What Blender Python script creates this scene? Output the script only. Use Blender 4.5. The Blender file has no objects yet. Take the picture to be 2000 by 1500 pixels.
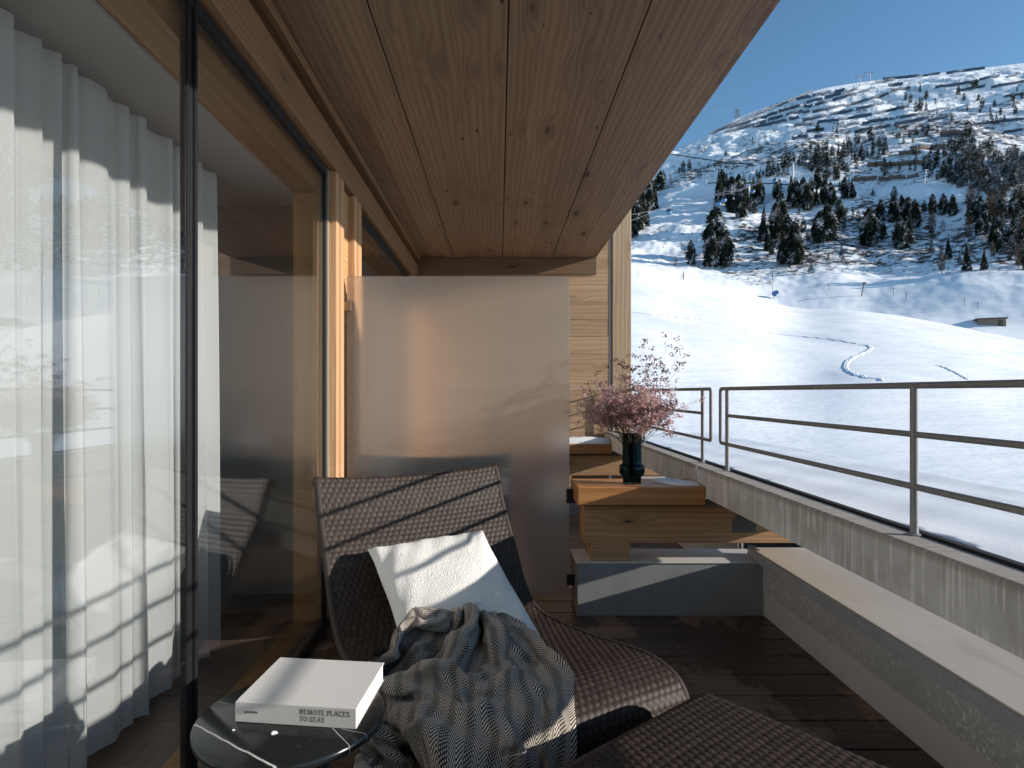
import bpy, bmesh, math, random
import numpy as np
from mathutils import Vector, Matrix

SC = bpy.context.scene
COL = SC.collection
R = math.radians
EYE = 1.2            # camera height above the deck
FPX, VX, VY = 1220.0, 975.0, 767.0   # focal length and vanishing point in photo pixels

def at(px, py, d):
    """point at depth d (metres along +Y) seen at a photo pixel"""
    return Vector(((px - VX) * d / FPX, d, EYE + (VY - py) * d / FPX))

# ------------------------------------------------------------------ node helper
class N:
    def __init__(s, name):
        s.m = bpy.data.materials.new(name)
        s.m.use_nodes = True
        s.t = s.m.node_tree
        s.t.nodes.clear()
        s.out = s.t.nodes.new('ShaderNodeOutputMaterial')
    def n(s, typ, **kw):
        nd = s.t.nodes.new(typ)
        for k, v in kw.items():
            setattr(nd, k, v)
        return nd
    def put(s, sock, v):
        if v is None: return
        if hasattr(v, 'is_output') or isinstance(v, bpy.types.NodeSocket):
            s.t.links.new(v, sock)
        else:
            if isinstance(v, (tuple, list)) and len(v) == 3 and sock.type == 'RGBA':
                v = (*v, 1)
            sock.default_value = v
    def obj(s): return s.n('ShaderNodeTexCoord').outputs['Object']
    def uv(s): return s.n('ShaderNodeTexCoord').outputs['UV']
    def sep(s, v):
        nd = s.n('ShaderNodeSeparateXYZ'); s.put(nd.inputs[0], v)
        return nd.outputs[0], nd.outputs[1], nd.outputs[2]
    def comb(s, x=0., y=0., z=0.):
        nd = s.n('ShaderNodeCombineXYZ')
        for i, v in enumerate((x, y, z)): s.put(nd.inputs[i], v)
        return nd.outputs[0]
    def math(s, op, a, b=None, c=None, clamp=False):
        nd = s.n('ShaderNodeMath', operation=op); nd.use_clamp = clamp
        for i, v in enumerate((a, b, c)):
            if v is not None: s.put(nd.inputs[i], v)
        return nd.outputs[0]
    def add(s, a, b): return s.math('ADD', a, b)
    def mul(s, a, b): return s.math('MULTIPLY', a, b)
    def scale(s, v, k):
        nd = s.n('ShaderNodeVectorMath', operation='MULTIPLY')
        s.put(nd.inputs[0], v); nd.inputs[1].default_value = k
        return nd.outputs[0]
    def noise(s, v, sc=5., det=3., ro=.55, dist=0., w=None):
        nd = s.n('ShaderNodeTexNoise')
        s.put(nd.inputs['Vector'], v)
        nd.inputs['Scale'].default_value = sc
        nd.inputs['Detail'].default_value = det
        nd.inputs['Roughness'].default_value = ro
        nd.inputs['Distortion'].default_value = dist
        return nd.outputs['Fac']
    def vor(s, v, sc=5., feature='F1', rnd=1.):
        nd = s.n('ShaderNodeTexVoronoi', feature=feature)
        s.put(nd.inputs['Vector'], v)
        nd.inputs['Scale'].default_value = sc
        nd.inputs['Randomness'].default_value = rnd
        return nd
    def white(s, v, dim='1D'):
        nd = s.n('ShaderNodeTexWhiteNoise', noise_dimensions=dim)
        s.put(nd.inputs['W' if dim == '1D' else 'Vector'], v)
        return nd.outputs['Value']
    def ramp(s, f, stops, interp='LINEAR'):
        nd = s.n('ShaderNodeValToRGB')
        s.put(nd.inputs[0], f)
        cr = nd.color_ramp; cr.interpolation = interp
        while len(cr.elements) < len(stops): cr.elements.new(.5)
        for e, (p, c) in zip(cr.elements, stops):
            e.position = p
            e.color = (*c, 1) if isinstance(c, (tuple, list)) else (c, c, c, 1)
        return nd.outputs[0]
    def step(s, f, lo, hi):
        nd = s.n('ShaderNodeMapRange', interpolation_type='SMOOTHSTEP')
        s.put(nd.inputs[0], f); nd.inputs[1].default_value = lo; nd.inputs[2].default_value = hi
        return nd.outputs[0]
    def mix(s, f, a, b, blend='MIX'):
        nd = s.n('ShaderNodeMix', data_type='RGBA', blend_type=blend)
        s.put(nd.inputs[0], f); s.put(nd.inputs[6], a); s.put(nd.inputs[7], b)
        return nd.outputs[2]
    def bump(s, h, strength=.3, dist=.01, nrm=None):
        nd = s.n('ShaderNodeBump')
        nd.inputs['Strength'].default_value = strength
        nd.inputs['Distance'].default_value = dist
        s.put(nd.inputs['Height'], h)
        if nrm is not None: s.put(nd.inputs['Normal'], nrm)
        return nd.outputs[0]
    def bsdf(s, color, rough=.6, metal=0., spec=.5, nrm=None, **kw):
        nd = s.n('ShaderNodeBsdfPrincipled')
        s.put(nd.inputs['Base Color'], color); s.put(nd.inputs['Roughness'], rough)
        s.put(nd.inputs['Metallic'], metal); s.put(nd.inputs['Specular IOR Level'], spec)
        if nrm is not None: s.put(nd.inputs['Normal'], nrm)
        for k, v in kw.items(): s.put(nd.inputs[k.replace('_', ' ')], v)
        return nd.outputs[0]
    def shmix(s, f, a, b):
        nd = s.n('ShaderNodeMixShader'); s.put(nd.inputs[0], f)
        s.t.links.new(a, nd.inputs[1]); s.t.links.new(b, nd.inputs[2])
        return nd.outputs[0]
    def done(s, sh):
        s.t.links.new(sh, s.out.inputs[0]); return s.m

# ------------------------------------------------------------------ mesh helper
class MB:
    """collects shapes for ONE mesh object"""
    def __init__(s): s.v = []; s.f = []
    def raw(s, v, f):
        k = len(s.v); s.v += [tuple(p) for p in v]; s.f += [tuple(i + k for i in q) for q in f]; return s
    def box(s, x0, x1, y0, y1, z0, z1, bev=0., rot=None, pivot=None):
        x0, x1 = sorted((x0, x1)); y0, y1 = sorted((y0, y1)); z0, z1 = sorted((z0, z1))
        bm = bmesh.new()
        bmesh.ops.create_cube(bm, size=1.)
        for v in bm.verts:
            v.co = Vector(((x0 + x1) / 2 + v.co.x * (x1 - x0), (y0 + y1) / 2 + v.co.y * (y1 - y0), (z0 + z1) / 2 + v.co.z * (z1 - z0)))
        if bev > 0:
            bmesh.ops.bevel(bm, geom=bm.edges[:], offset=bev, segments=2, affect='EDGES', profile=.6)
        if rot is not None:
            p = Vector(pivot if pivot is not None else ((x0 + x1) / 2, (y0 + y1) / 2, (z0 + z1) / 2))
            for v in bm.verts: v.co = rot @ (v.co - p) + p
        return s.bm(bm)
    def bm(s, bm):
        bm.verts.index_update()
        s.raw([v.co[:] for v in bm.verts], [[v.index for v in f.verts] for f in bm.faces]); bm.free(); return s
    def tube(s, pts, r, n=8, cap=True, closed=False):
        pts = [Vector(p) for p in pts]
        rs = r if isinstance(r, (list, tuple)) else [r] * len(pts)
        m = len(pts); k0 = len(s.v); up = Vector((0, 0, 1)); prev = None
        for i, p in enumerate(pts):
            a = pts[(i - 1) % m] if (i > 0 or closed) else p
            b = pts[(i + 1) % m] if (i < m - 1 or closed) else p
            t = (b - a).normalized()
            if prev is None:
                x = t.cross(up if abs(t.z) < .95 else Vector((1, 0, 0))).normalized()
            else:
                x = (prev - t * prev.dot(t)).normalized()
            prev = x; y = t.cross(x)
            for j in range(n):
                an = 2 * math.pi * j / n
                s.v.append(tuple(p + (x * math.cos(an) + y * math.sin(an)) * rs[i]))
        for i in range(m if closed else m - 1):
            for j in range(n):
                a = k0 + i * n + j; b = k0 + i * n + (j + 1) % n
                c = k0 + ((i + 1) % m) * n + (j + 1) % n; d = k0 + ((i + 1) % m) * n + j
                s.f.append((a, b, c, d))
        if cap and not closed:
            s.f.append(tuple(k0 + j for j in reversed(range(n))))
            s.f.append(tuple(k0 + (m - 1) * n + j for j in range(n)))
        return s
    def lathe(s, prof, n=48, c=(0, 0, 0), rib=None):
        k0 = len(s.v); m = len(prof)
        for r, z in prof:
            for j in range(n):
                a = 2 * math.pi * j / n
                rr = r * (rib(a, z) if rib else 1)
                s.v.append((c[0] + rr * math.cos(a), c[1] + rr * math.sin(a), c[2] + z))
        for i in range(m - 1):
            for j in range(n):
                s.f.append((k0 + i * n + j, k0 + i * n + (j + 1) % n, k0 + (i + 1) * n + (j + 1) % n, k0 + (i + 1) * n + j))
        return s
    def grid(s, P, close_u=False):
        """P[i][j] points"""
        k0 = len(s.v); a = len(P); b = len(P[0])
        for row in P:
            for p in row: s.v.append(tuple(p))
        for i in range(a - 1):
            for j in range(b - 1):
                s.f.append((k0 + i * b + j, k0 + i * b + j + 1, k0 + (i + 1) * b + j + 1, k0 + (i + 1) * b + j))
        return s
    def build(s, name, mat, parent=None, smooth=False, angle=None):
        me = bpy.data.meshes.new(name)
        me.from_pydata(s.v, [], s.f); me.update()
        if smooth or angle:
            me.polygons.foreach_set('use_smooth', [True] * len(me.polygons))
            if angle: me.set_sharp_from_angle(angle=R(angle))
        o = bpy.data.objects.new(name, me)
        if mat is not None: me.materials.append(mat)
        COL.objects.link(o)
        if parent is not None:
            o.parent = parent; o.location = -parent.location if not parent.get('local') else (0, 0, 0)
        return o

def thing(name, label, cat, loc=(0, 0, 0), group=None, kind=None):
    o = bpy.data.objects.new(name, None); COL.objects.link(o)
    o.location = loc; o.empty_display_size = .1
    return tag(o, label, cat, group, kind)
def tag(o, label=None, cat=None, group=None, kind=None):
    if label: o['label'] = label
    if cat: o['category'] = cat
    if group: o['group'] = group
    if kind: o['kind'] = kind
    return o
KIDS = {}
def dup(root, loc, label=None, group=None):
    r = root.copy(); COL.objects.link(r); r.location = loc
    for ch in list(root.children):
        c = ch.copy(); COL.objects.link(c); c.parent = r
        for g in list(ch.children):
            d = g.copy(); COL.objects.link(d); d.parent = c
    if label: r['label'] = label
    if group: r['group'] = group
    return r
def sub(o, part):
    """hang a sub-part (built in world coordinates) under a part"""
    part.parent = o; part.location = (0, 0, 0); return part
# ------------------------------------------------------------------ materials
def wood(name, c1, c2, grain='Y', across='X', width=.14, seg=2.2, freq=95., knots=1., rough=.62, tone=.25, bump=.25, knotdens=.6, wet=False, weather=0., small=0.):
    s = N(name)
    ax = dict(zip('XYZ', s.sep(s.obj())))
    third = [k for k in 'XYZ' if k not in (grain, across)][0]
    a, b, c = ax[grain], ax[across], ax[third]
    sid = s.math('FLOOR', s.math('DIVIDE', s.add(b, 50.013), width))
    r1 = s.white(sid)
    a2 = s.add(a, s.mul(r1, 37.))
    lid = s.math('FLOOR', s.math('DIVIDE', a2, seg))
    r2 = s.white(s.comb(sid, lid, 0.), '3D')
    b2 = s.add(b, s.mul(r2, 9.))
    a3 = s.add(a2, s.mul(r2, 5.))
    # knots
    kv = s.comb(s.mul(a3, 2.2), s.mul(b2, 8.5), s.mul(c, 8.5))
    vo = s.vor(kv, 1.)
    sel = s.math('GREATER_THAN', s.sep(vo.outputs['Color'])[0], 1. - knotdens)
    size = s.add(.05, s.mul(s.sep(vo.outputs['Color'])[1], .13))
    kd = s.math('DIVIDE', vo.outputs['Distance'], size)
    kmask = s.mul(s.mul(s.math('SUBTRACT', 1., s.step(kd, .55, 1.05)), sel), knots)
    khalo = s.mul(s.mul(s.math('SUBTRACT', 1., s.step(kd, .3, 4.2)), sel), knots)
    if small:
        vs_ = s.vor(s.comb(s.mul(a3, 4.6), s.mul(b2, 15.), s.mul(c, 15.)), 1.)
        sc_ = s.sep(vs_.outputs['Color'])
        k2 = s.mul(s.math('SUBTRACT', 1., s.step(s.math('DIVIDE', vs_.outputs['Distance'], s.add(.045, s.mul(sc_[1], .11))), .6, 1.05)), s.math('GREATER_THAN', sc_[0], .55))
        kmask = s.math('MAXIMUM', kmask, s.mul(k2, small))
    # growth rings
    wv = s.comb(s.mul(a3, .55), s.mul(b2, 5.), s.mul(c, 5.))
    warp = s.noise(wv, 1.2, 2., .5)
    ringc = s.add(s.add(s.mul(s.add(b2, s.mul(c, .83)), freq), s.mul(warp, 8.5)), s.mul(khalo, 5.))
    ring = s.math('ABSOLUTE', s.math('SINE', ringc))
    ring = s.math('POWER', ring, 2.2)
    fib = s.noise(s.comb(s.mul(a3, 5.), s.mul(b2, 240.), s.mul(c, 240.)), 1., 3., .6)
    fib2 = s.noise(s.comb(s.mul(a3, 1.3), s.mul(b2, 30.), s.mul(c, 30.)), 1., 3., .6)
    f = s.add(s.add(s.mul(ring, .42), s.mul(s.math('SUBTRACT', fib, .5), .75)), s.mul(s.math('SUBTRACT', fib2, .4), .9))
    f = s.math('MINIMUM', s.math('MAXIMUM', f, 0.), 1.)
    col = s.mix(f, c1, c2)
    t = s.add(1. - tone * .5, s.mul(r2, tone))
    col = s.mix(1., col, s.comb(t, t, t), 'MULTIPLY')
    col = s.mix(s.mul(khalo, .35), col, tuple(x * .55 for x in c2))
    col = s.mix(kmask, col, tuple(x * .16 for x in c2))
    if weather:
        wn = s.noise(s.comb(s.mul(a, .8), s.mul(b, 3.), s.mul(c, 3.)), 1., 4., .65)
        g = sum(c1) / 3 * .8
        col = s.mix(s.mul(s.step(wn, .42, .7), weather), col, (g * 1.03, g, g * .95))
    ro = rough
    if wet:
        wn = s.noise(s.comb(s.mul(a, 2.2), s.mul(b, 1.2), 0.), 1.3, 4., .62)
        wm = s.step(wn, .44, .5)
        col = s.mix(wm, col, s.mix(1., col, (.33, .31, .30), 'MULTIPLY'))
        ro = s.add(rough, s.mul(wm, -.28))
    h = s.add(s.mul(f, -1.), s.mul(kmask, -.6))
    return s.done(s.bsdf(col, ro, spec=.35, nrm=s.bump(h, bump, .003)))

def plain(name, c, rough=.6, metal=0., spec=.5, var=.12, sc=30., bump=.0, dist=.002):
    s = N(name); v = s.obj(); n = s.noise(v, sc, 4., .6)
    col = s.mix(n, tuple(x * (1 - var) for x in c), tuple(min(1, x * (1 + var)) for x in c))
    return s.done(s.bsdf(col, s.add(rough - .05, s.mul(n, .1)), metal, spec, s.bump(n, bump, dist) if bump else None))

M = {}
M['ceil'] = wood('ceiling_timber', (.275, .178, .112), (.13, .078, .047), 'Y', 'X', .165, 14., 90, 1., .6, .3, .34, .62, small=1.)
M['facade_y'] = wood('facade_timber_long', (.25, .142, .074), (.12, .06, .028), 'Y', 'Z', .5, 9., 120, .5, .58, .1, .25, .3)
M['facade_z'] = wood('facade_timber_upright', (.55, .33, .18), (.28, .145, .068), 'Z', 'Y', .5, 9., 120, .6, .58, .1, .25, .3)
M['panel'] = wood('infill_timber', (.54, .30, .14), (.27, .13, .055), 'Y', 'Z', .11, 5., 110, .4, .6, .2, .4, .3)
M['endwall'] = wood('end_wall_timber', (.46, .30, .18), (.28, .165, .09), 'X', 'Z', .178, 7., 70, 1., .62, .2, .35, .5)
M['endpost'] = wood('corner_post_timber', (.50, .35, .22), (.30, .19, .105), 'Z', 'X', .5, 9., 80, 1., .62, .1, .3, .4)
M['top_beam'] = wood('shaded_beam_timber', (.18, .105, .058), (.095, .05, .026), 'X', 'Z', .5, 9., 120, .8, .62, .1, .3, .5)  # roof shade on the end wall beam is put into this darker tone
M['beam_x'] = wood('bench_beam_timber', (.40, .235, .125), (.22, .118, .056), 'X', 'Z', .5, 9., 120, 1., .62, .1, .35, .4)
M['slab'] = wood('bench_slab_timber', (.46, .215, .078), (.27, .11, .036), 'X', 'Y', .6, 9., 60, .3, .42, .1, .2, .3)
M['block'] = wood('bench_block_timber', (.42, .26, .14), (.18, .10, .05), 'X', 'Z', .3, 9., 190, .8, .66, .1, .45, .4)
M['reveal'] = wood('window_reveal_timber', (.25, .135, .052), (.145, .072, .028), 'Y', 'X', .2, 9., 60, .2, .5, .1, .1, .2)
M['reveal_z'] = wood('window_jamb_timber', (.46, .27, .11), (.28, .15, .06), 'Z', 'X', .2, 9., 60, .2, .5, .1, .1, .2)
M['grey_z'] = wood('weathered_jamb_timber', (.30, .24, .19), (.12, .085, .06), 'Z', 'X', .2, 9., 90, .2, .6, .1, .2, .2)
M['deck'] = wood('deck_timber', (.20, .135, .09), (.085, .056, .037), 'X', 'Y', .187, 3.2, 80, .6, .55, .35, .35, .3, wet=True)
M['floor_in'] = wood('interior_floor_timber', (.12, .085, .06), (.06, .042, .03), 'Y', 'X', .16, 2., 60, .3, .45, .2, .1, .2)

def m_concrete():
    s = N('cast_concrete'); v = s.obj(); x, y, z = s.sep(v)
    n = s.noise(v, 2.2, 6., .62); fine = s.noise(v, 90., 3., .6)
    streak = s.noise(s.comb(s.mul(x, 2.), s.mul(y, 62.), s.mul(z, 2.2)), 1., 2., .5)
    thin = s.step(streak, .50, .60)
    drip = s.mul(thin, s.step(s.noise(s.comb(s.mul(x, 1.), s.mul(y, 9.), s.mul(z, 5.)), 1., 2., .5), .33, .5))
    vo = s.vor(v, 62.); pick = s.math('GREATER_THAN', s.sep(vo.outputs['Color'])[0], .8)
    hole = s.mul(s.math('SUBTRACT', 1., s.step(vo.outputs['Distance'], .12, .22)), pick)
    col = s.ramp(n, [(.3, (.43, .43, .425)), (.55, (.54, .54, .535)), (.75, (.64, .64, .635))])
    top = s.step(z, .77, .79)
    col = s.mix(s.mul(s.step(s.noise(v, 5., 4., .6), .45, .6), .35), col, (.27, .235, .195))
    col = s.mix(s.mul(drip, .75), col, (.74, .74, .73))
    col = s.mix(s.mul(fine, .25), col, (.2, .19, .18))
    col = s.mix(hole, col, (.05, .047, .043))
    col = s.mix(s.mul(top, .6), col, (.24, .20, .165))
    h = s.add(s.add(s.mul(fine, .4), s.mul(n, .5)), s.mul(hole, -1.2))
    return s.done(s.bsdf(col, .85, spec=.25, nrm=s.bump(h, .5, .004)))
M['concrete'] = m_concrete()

def m_galv(name, base, dark, spang=70., blot=.5, metal=.35):
    s = N(name); v = s.obj()
    n = s.noise(v, 6., 5., .65); vo = s.vor(v, spang)
    sp = s.noise(v, 75., 4., .7)
    patch = s.noise(v, 2.4, 3., .6)
    f = s.mul(s.step(sp, .5, .64), s.step(patch, .36, .62))
    col = s.mix(n, dark, base)
    col = s.mix(s.mul(f, blot), col, tuple(min(1., x * 1.75 + .06) for x in base))
    col = s.mix(s.mul(s.sep(vo.outputs['Color'])[0], .16), col, dark)
    return s.done(s.bsdf(col, s.add(.42, s.mul(n, .22)), metal, .5, s.bump(sp, .12, .002)))
M['galv'] = m_galv('galvanised_sheet', (.56, .565, .57), (.42, .425, .435), blot=.8)
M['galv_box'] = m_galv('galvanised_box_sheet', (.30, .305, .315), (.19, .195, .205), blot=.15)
M['galv_plain'] = m_galv('dull_zinc_sheet', (.60, .59, .575), (.50, .49, .48), blot=.08, metal=.15)
M['galv_edge'] = m_galv('zinc_edge_strip', (.50, .52, .56), (.30, .32, .36), blot=.45, metal=.3)
def m_tan():
    s = N('beige_coated_sheet'); v = s.obj(); x, y, z = s.sep(v)
    n = s.noise(v, 3.2, 5., .65); st = s.noise(s.comb(s.mul(x, 9.), s.mul(y, 2.2), 0.), 1., 4., .6); f = s.noise(v, 120., 2., .5)
    col = s.mix(n, (.38, .33, .272), (.46, .40, .335))
    col = s.mix(s.mul(s.step(st, .52, .72), .45), col, (.30, .26, .22))
    col = s.mix(s.mul(s.step(f, .66, .74), .5), col, (.55, .51, .46))
    return s.done(s.bsdf(col, s.add(.45, s.mul(n, .25)), 0., .4, s.bump(n, .12, .006)))
M['tan'] = m_tan()
def m_rail():
    s = N('weathered_steel_pipe'); v = s.obj(); n = s.noise(v, 60., 5., .7); b = s.noise(v, 9., 3., .6)
    col = s.mix(n, (.17, .17, .175), (.31, .31, .315))
    col = s.mix(s.mul(s.step(b, .58, .68), .5), col, (.33, .34, .33))
    return s.done(s.bsdf(col, s.add(.5, s.mul(n, .25)), .25, .4, s.bump(n, .15, .001)))
M['rail'] = m_rail()
M['black_metal'] = plain('black_metal', (.018, .018, .02), .32, .3, .5, .2)
M['dark_metal'] = plain('dark_bracket_metal', (.09, .088, .085), .45, .7, .5, .2)
M['brass'] = plain('bronze_bracket_metal', (.33, .27, .19), .4, .85, .5, .1)
M['seal'] = plain('black_rubber_seal', (.012, .012, .013), .6, 0., .3)
M['plaster'] = plain('white_plaster', (.32, .315, .31), .9, 0., .2, .04, 6.)
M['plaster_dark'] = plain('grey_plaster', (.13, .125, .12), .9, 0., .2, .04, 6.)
M['membrane'] = plain('black_roof_membrane', (.022, .022, .024), .8, 0., .3, .3, 14., .3, .01)

def m_glass(name, tint=(.955, .965, .965), boost=1.0, f0=.10):
    s = N(name)
    g = s.n('ShaderNodeNewGeometry')
    dp = s.n('ShaderNodeVectorMath', operation='DOT_PRODUCT')
    s.t.links.new(g.outputs['Incoming'], dp.inputs[0]); s.t.links.new(g.outputs['Normal'], dp.inputs[1])
    c = s.math('ABSOLUTE', dp.outputs['Value'])
    f = s.add(f0, s.mul(s.math('POWER', s.math('SUBTRACT', 1., c), 4.2), (1 - f0) * boost))
    tr = s.n('ShaderNodeBsdfTransparent'); tr.inputs[0].default_value = (*tint, 1)
    gl = s.n('ShaderNodeBsdfGlossy'); gl.inputs['Roughness'].default_value = .0; gl.inputs[0].default_value = (.97, .985, 1, 1)
    return s.done(s.shmix(f, tr.outputs[0], gl.outputs[0]))
M['glass'] = m_glass('window_glass')
def m_frost():
    s = N('frosted_glass'); v = s.obj(); n = s.noise(v, 900., 2., .5)
    rf = s.n('ShaderNodeBsdfRefraction'); rf.inputs['Roughness'].default_value = .5; rf.inputs['IOR'].default_value = 1.13
    rf.inputs['Color'].default_value = (.97, .95, .93, 1)
    df = s.n('ShaderNodeBsdfDiffuse'); df.inputs[0].default_value = (.80, .80, .79, 1)
    tl = s.n('ShaderNodeBsdfTranslucent'); tl.inputs[0].default_value = (.92, .91, .9, 1)
    gl = s.n('ShaderNodeBsdfGlossy'); gl.inputs['Roughness'].default_value = .3; gl.inputs[0].default_value = (.9, .9, .9, 1)
    a = s.shmix(.5, df.outputs[0], tl.outputs[0])
    b = s.shmix(.19, rf.outputs[0], a)
    return s.done(s.shmix(.05, b, gl.outputs[0]))
M['frost'] = m_frost()
M['frost_edge'] = plain('glass_edge_green', (.30, .37, .34), .2, 0., .6, .1)

def m_curtain():
    s = N('sheer_curtain'); u, w, _ = s.sep(s.uv())
    wx = s.noise(s.comb(s.mul(u, 900.), s.mul(w, 60.), 0.), 1., 2., .6)
    wy = s.noise(s.comb(s.mul(u, 60.), s.mul(w, 900.), 0.), 1., 2., .6)
    t = s.mul(s.add(wx, wy), .5)
    tr = s.n('ShaderNodeBsdfTransparent')
    df = s.n('ShaderNodeBsdfDiffuse'); df.inputs[0].default_value = (.77, .785, .785, 1)
    tl = s.n('ShaderNodeBsdfTranslucent'); tl.inputs[0].default_value = (.78, .795, .795, 1)
    a = s.shmix(.42, df.outputs[0], tl.outputs[0])
    return s.done(s.shmix(s.add(.80, s.mul(t, .2)), tr.outputs[0], a))
M['curtain'] = m_curtain()

def m_rattan():
    s = N('brown_rattan')
    at_ = s.n('ShaderNodeAttribute', attribute_name='gap')
    g = at_.outputs['Fac']
    v = s.obj(); u, w, _ = s.sep(s.uv())
    cell = s.white(s.comb(s.math('FLOOR', u), s.math('FLOOR', w), 0.), '3D')
    fib = s.noise(s.comb(s.mul(u, 14.), s.mul(w, 1.5), 0.), 1., 3., .6)
    col = s.mix(cell, (.029, .020, .016), (.053, .038, .030))
    col = s.mix(s.mul(fib, .5), col, (.045, .031, .026))
    col = s.mix(g, col, (.010, .007, .006))
    return s.done(s.bsdf(col, s.add(.46, s.mul(fib, .2)), 0., .2, s.bump(fib, .25, .001)))
M['rattan'] = m_rattan()
M['rattan_edge'] = plain('rattan_edge_cord', (.033, .025, .021), .7, 0., .25, .3, 60.)

def m_boucle():
    s = N('cream_boucle'); v = s.obj()
    vo = s.vor(v, 210.); n = s.noise(v, 120., 4., .65); big = s.noise(v, 14., 3., .6)
    h = s.add(s.mul(s.math('SUBTRACT', 1., vo.outputs['Distance']), .7), n)
    col = s.mix(n, (.60, .585, .56), (.80, .785, .76))
    return s.done(s.bsdf(col, .95, spec=.15, nrm=s.bump(s.add(h, s.mul(big, .8)), .8, .006), Sheen_Weight=.3))
M['boucle'] = m_boucle()

def m_blanket():
    s = N('herringbone_wool'); u, w, _ = s.sep(s.uv())       # UV in metres
    P = .064
    p = s.math('MODULO', s.add(u, 10. * P), P)
    q = s.math('DIVIDE', p, P)                               # 0..1 across one repeat
    herr = s.math('LESS_THAN', q, .56)
    zig = s.math('ABSOLUTE', s.math('SUBTRACT', q, .28))     # chevron
    ph = s.add(s.mul(w, 1 / .0076), s.mul(zig, 9.0))
    stripe = s.step(s.math('SINE', s.mul(ph, 2 * math.pi)), -.25, .35)
    col_i = s.math('DIVIDE', s.math('SUBTRACT', q, .56), .073)
    row = s.math('DIVIDE', w, .0068)
    off = s.mul(s.math('MODULO', s.math('FLOOR', col_i), 2.), .5)
    dx = s.math('SUBTRACT', s.math('FRACT', col_i), .5)
    dy = s.math('SUBTRACT', s.math('FRACT', s.add(row, off)), .5)
    rr = s.add(s.mul(s.mul(dx, dx), 1.1), s.mul(s.mul(dy, dy), 1.0))
    dots = s.math('SUBTRACT', 1., s.step(rr, .05, .13))
    edge = s.math('GREATER_THAN', s.math('ABSOLUTE', s.math('SUBTRACT', q, .78)), .17)
    line = s.mul(s.math('SUBTRACT', 1., s.step(s.math('ABSOLUTE', dx), .15, .3)), edge)
    side = s.math('MAXIMUM', s.mul(dots, s.math('SUBTRACT', 1., edge)), s.mul(line, s.mul(s.step(dy, -.45, -.2), .9)))
    pat = s.add(s.mul(stripe, herr), s.mul(side, s.math('SUBTRACT', 1., herr)))
    n = s.noise(s.scale(s.uv(), (1, 1, 1)), 700., 3., .6)
    col = s.mix(pat, (.009, .009, .0095), (.58, .51, .44))
    col = s.mix(s.mul(n, .3), col, (.03, .03, .033))
    h = s.add(s.mul(pat, .6), n)
    return s.done(s.bsdf(col, .92, spec=.12, nrm=s.bump(h, .4, .002), Sheen_Weight=.2))
M['blanket'] = m_blanket()
M['fringe'] = plain('cream_fringe_yarn', (.52, .44, .37), .95, 0., .1, .2, 200., .3)

def m_marble():
    s = N('black_marble'); v = s.obj()
    x, y, z = s.sep(v)
    w1 = s.noise(v, 7., 4., .6)
    def vein(a, b, c, wd, amp=.02):
        d = s.add(s.add(s.mul(x, a), s.mul(y, b)), s.add(c, s.mul(s.math('SUBTRACT', w1, .5), amp)))
        return s.math('SUBTRACT', 1., s.step(s.math('ABSOLUTE', d), wd * .3, wd))
    vv = s.math('MAXIMUM', vein(.56, .83, .56 * .60 - .83 * 1.415, .0035), s.mul(vein(.8, .6, .8 * .36 - .6 * 1.44, .0012), .7))
    vv = s.math('MAXIMUM', vv, s.mul(vein(.35, .94, .35 * .33 - .94 * 1.47, .001), .6))
    fine = s.step(s.noise(v, 26., 5., .6), .62, .7)
    col = s.mix(s.mul(fine, .06), (.012, .014, .015), (.2, .2, .2))
    col = s.mix(vv, col, (.50, .48, .46))
    return s.done(s.bsdf(col, s.add(.13, s.mul(w1, .08)), 0., .5))
M['marble'] = m_marble()
def m_bookcloth():
    s = N('grey_book_cloth'); v = s.obj(); x, y, z = s.sep(v)
    a = s.noise(s.comb(s.mul(x, 900.), s.mul(y, 60.), s.mul(z, 60.)), 1., 2., .6)
    b = s.noise(s.comb(s.mul(x, 60.), s.mul(y, 900.), s.mul(z, 900.)), 1., 2., .6)
    t = s.mul(s.add(a, b), .5)
    col = s.mix(t, (.47, .455, .44), (.63, .61, .59))
    return s.done(s.bsdf(col, .88, spec=.15, nrm=s.bump(t, .5, .001)))
M['cloth'] = m_bookcloth()
def m_pages():
    s = N('book_pages'); v = s.obj(); x, y, z = s.sep(v)
    t = s.noise(s.comb(0., 0., s.mul(z, 1500.)), 1., 1., .5)
    return s.done(s.bsdf(s.mix(t, (.66, .65, .62), (.82, .81, .79)), .9, spec=.1))
M['pages'] = m_pages()
M['ink'] = plain('black_ink', (.02, .02, .02), .7)
def m_vase():
    s = N('dark_teal_glass')
    gl = s.n('ShaderNodeBsdfGlass'); gl.inputs['Color'].default_value = (.32, .42, .43, 1); gl.inputs['IOR'].default_value = 1.45; gl.inputs['Roughness'].default_value = .01
    tr = s.n('ShaderNodeBsdfTransparent'); tr.inputs[0].default_value = (.25, .38, .42, 1)
    return s.done(s.shmix(.35, gl.outputs[0], tr.outputs[0]))
M['vase'] = m_vase()
M['stem'] = plain('dry_stem', (.13, .115, .065), .7, 0., .3, .3, 40.)
def m_bloom():
    s = N('dried_pink_blossom'); gi = s.n('ShaderNodeAttribute', attribute_name='tint')
    f = gi.outputs['Fac']
    col = s.ramp(f, [(0., (.10, .055, .045)), (.3, (.34, .22, .19)), (.55, (.60, .36, .36)), (.8, (.72, .50, .50)), (1., (.74, .66, .60))])
    df = s.n('ShaderNodeBsdfDiffuse'); s.t.links.new(col, df.inputs[0])
    tl = s.n('ShaderNodeBsdfTranslucent'); s.t.links.new(col, tl.inputs[0])
    return s.done(s.shmix(.3, df.outputs[0], tl.outputs[0]))
M['bloom'] = m_bloom()

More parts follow.
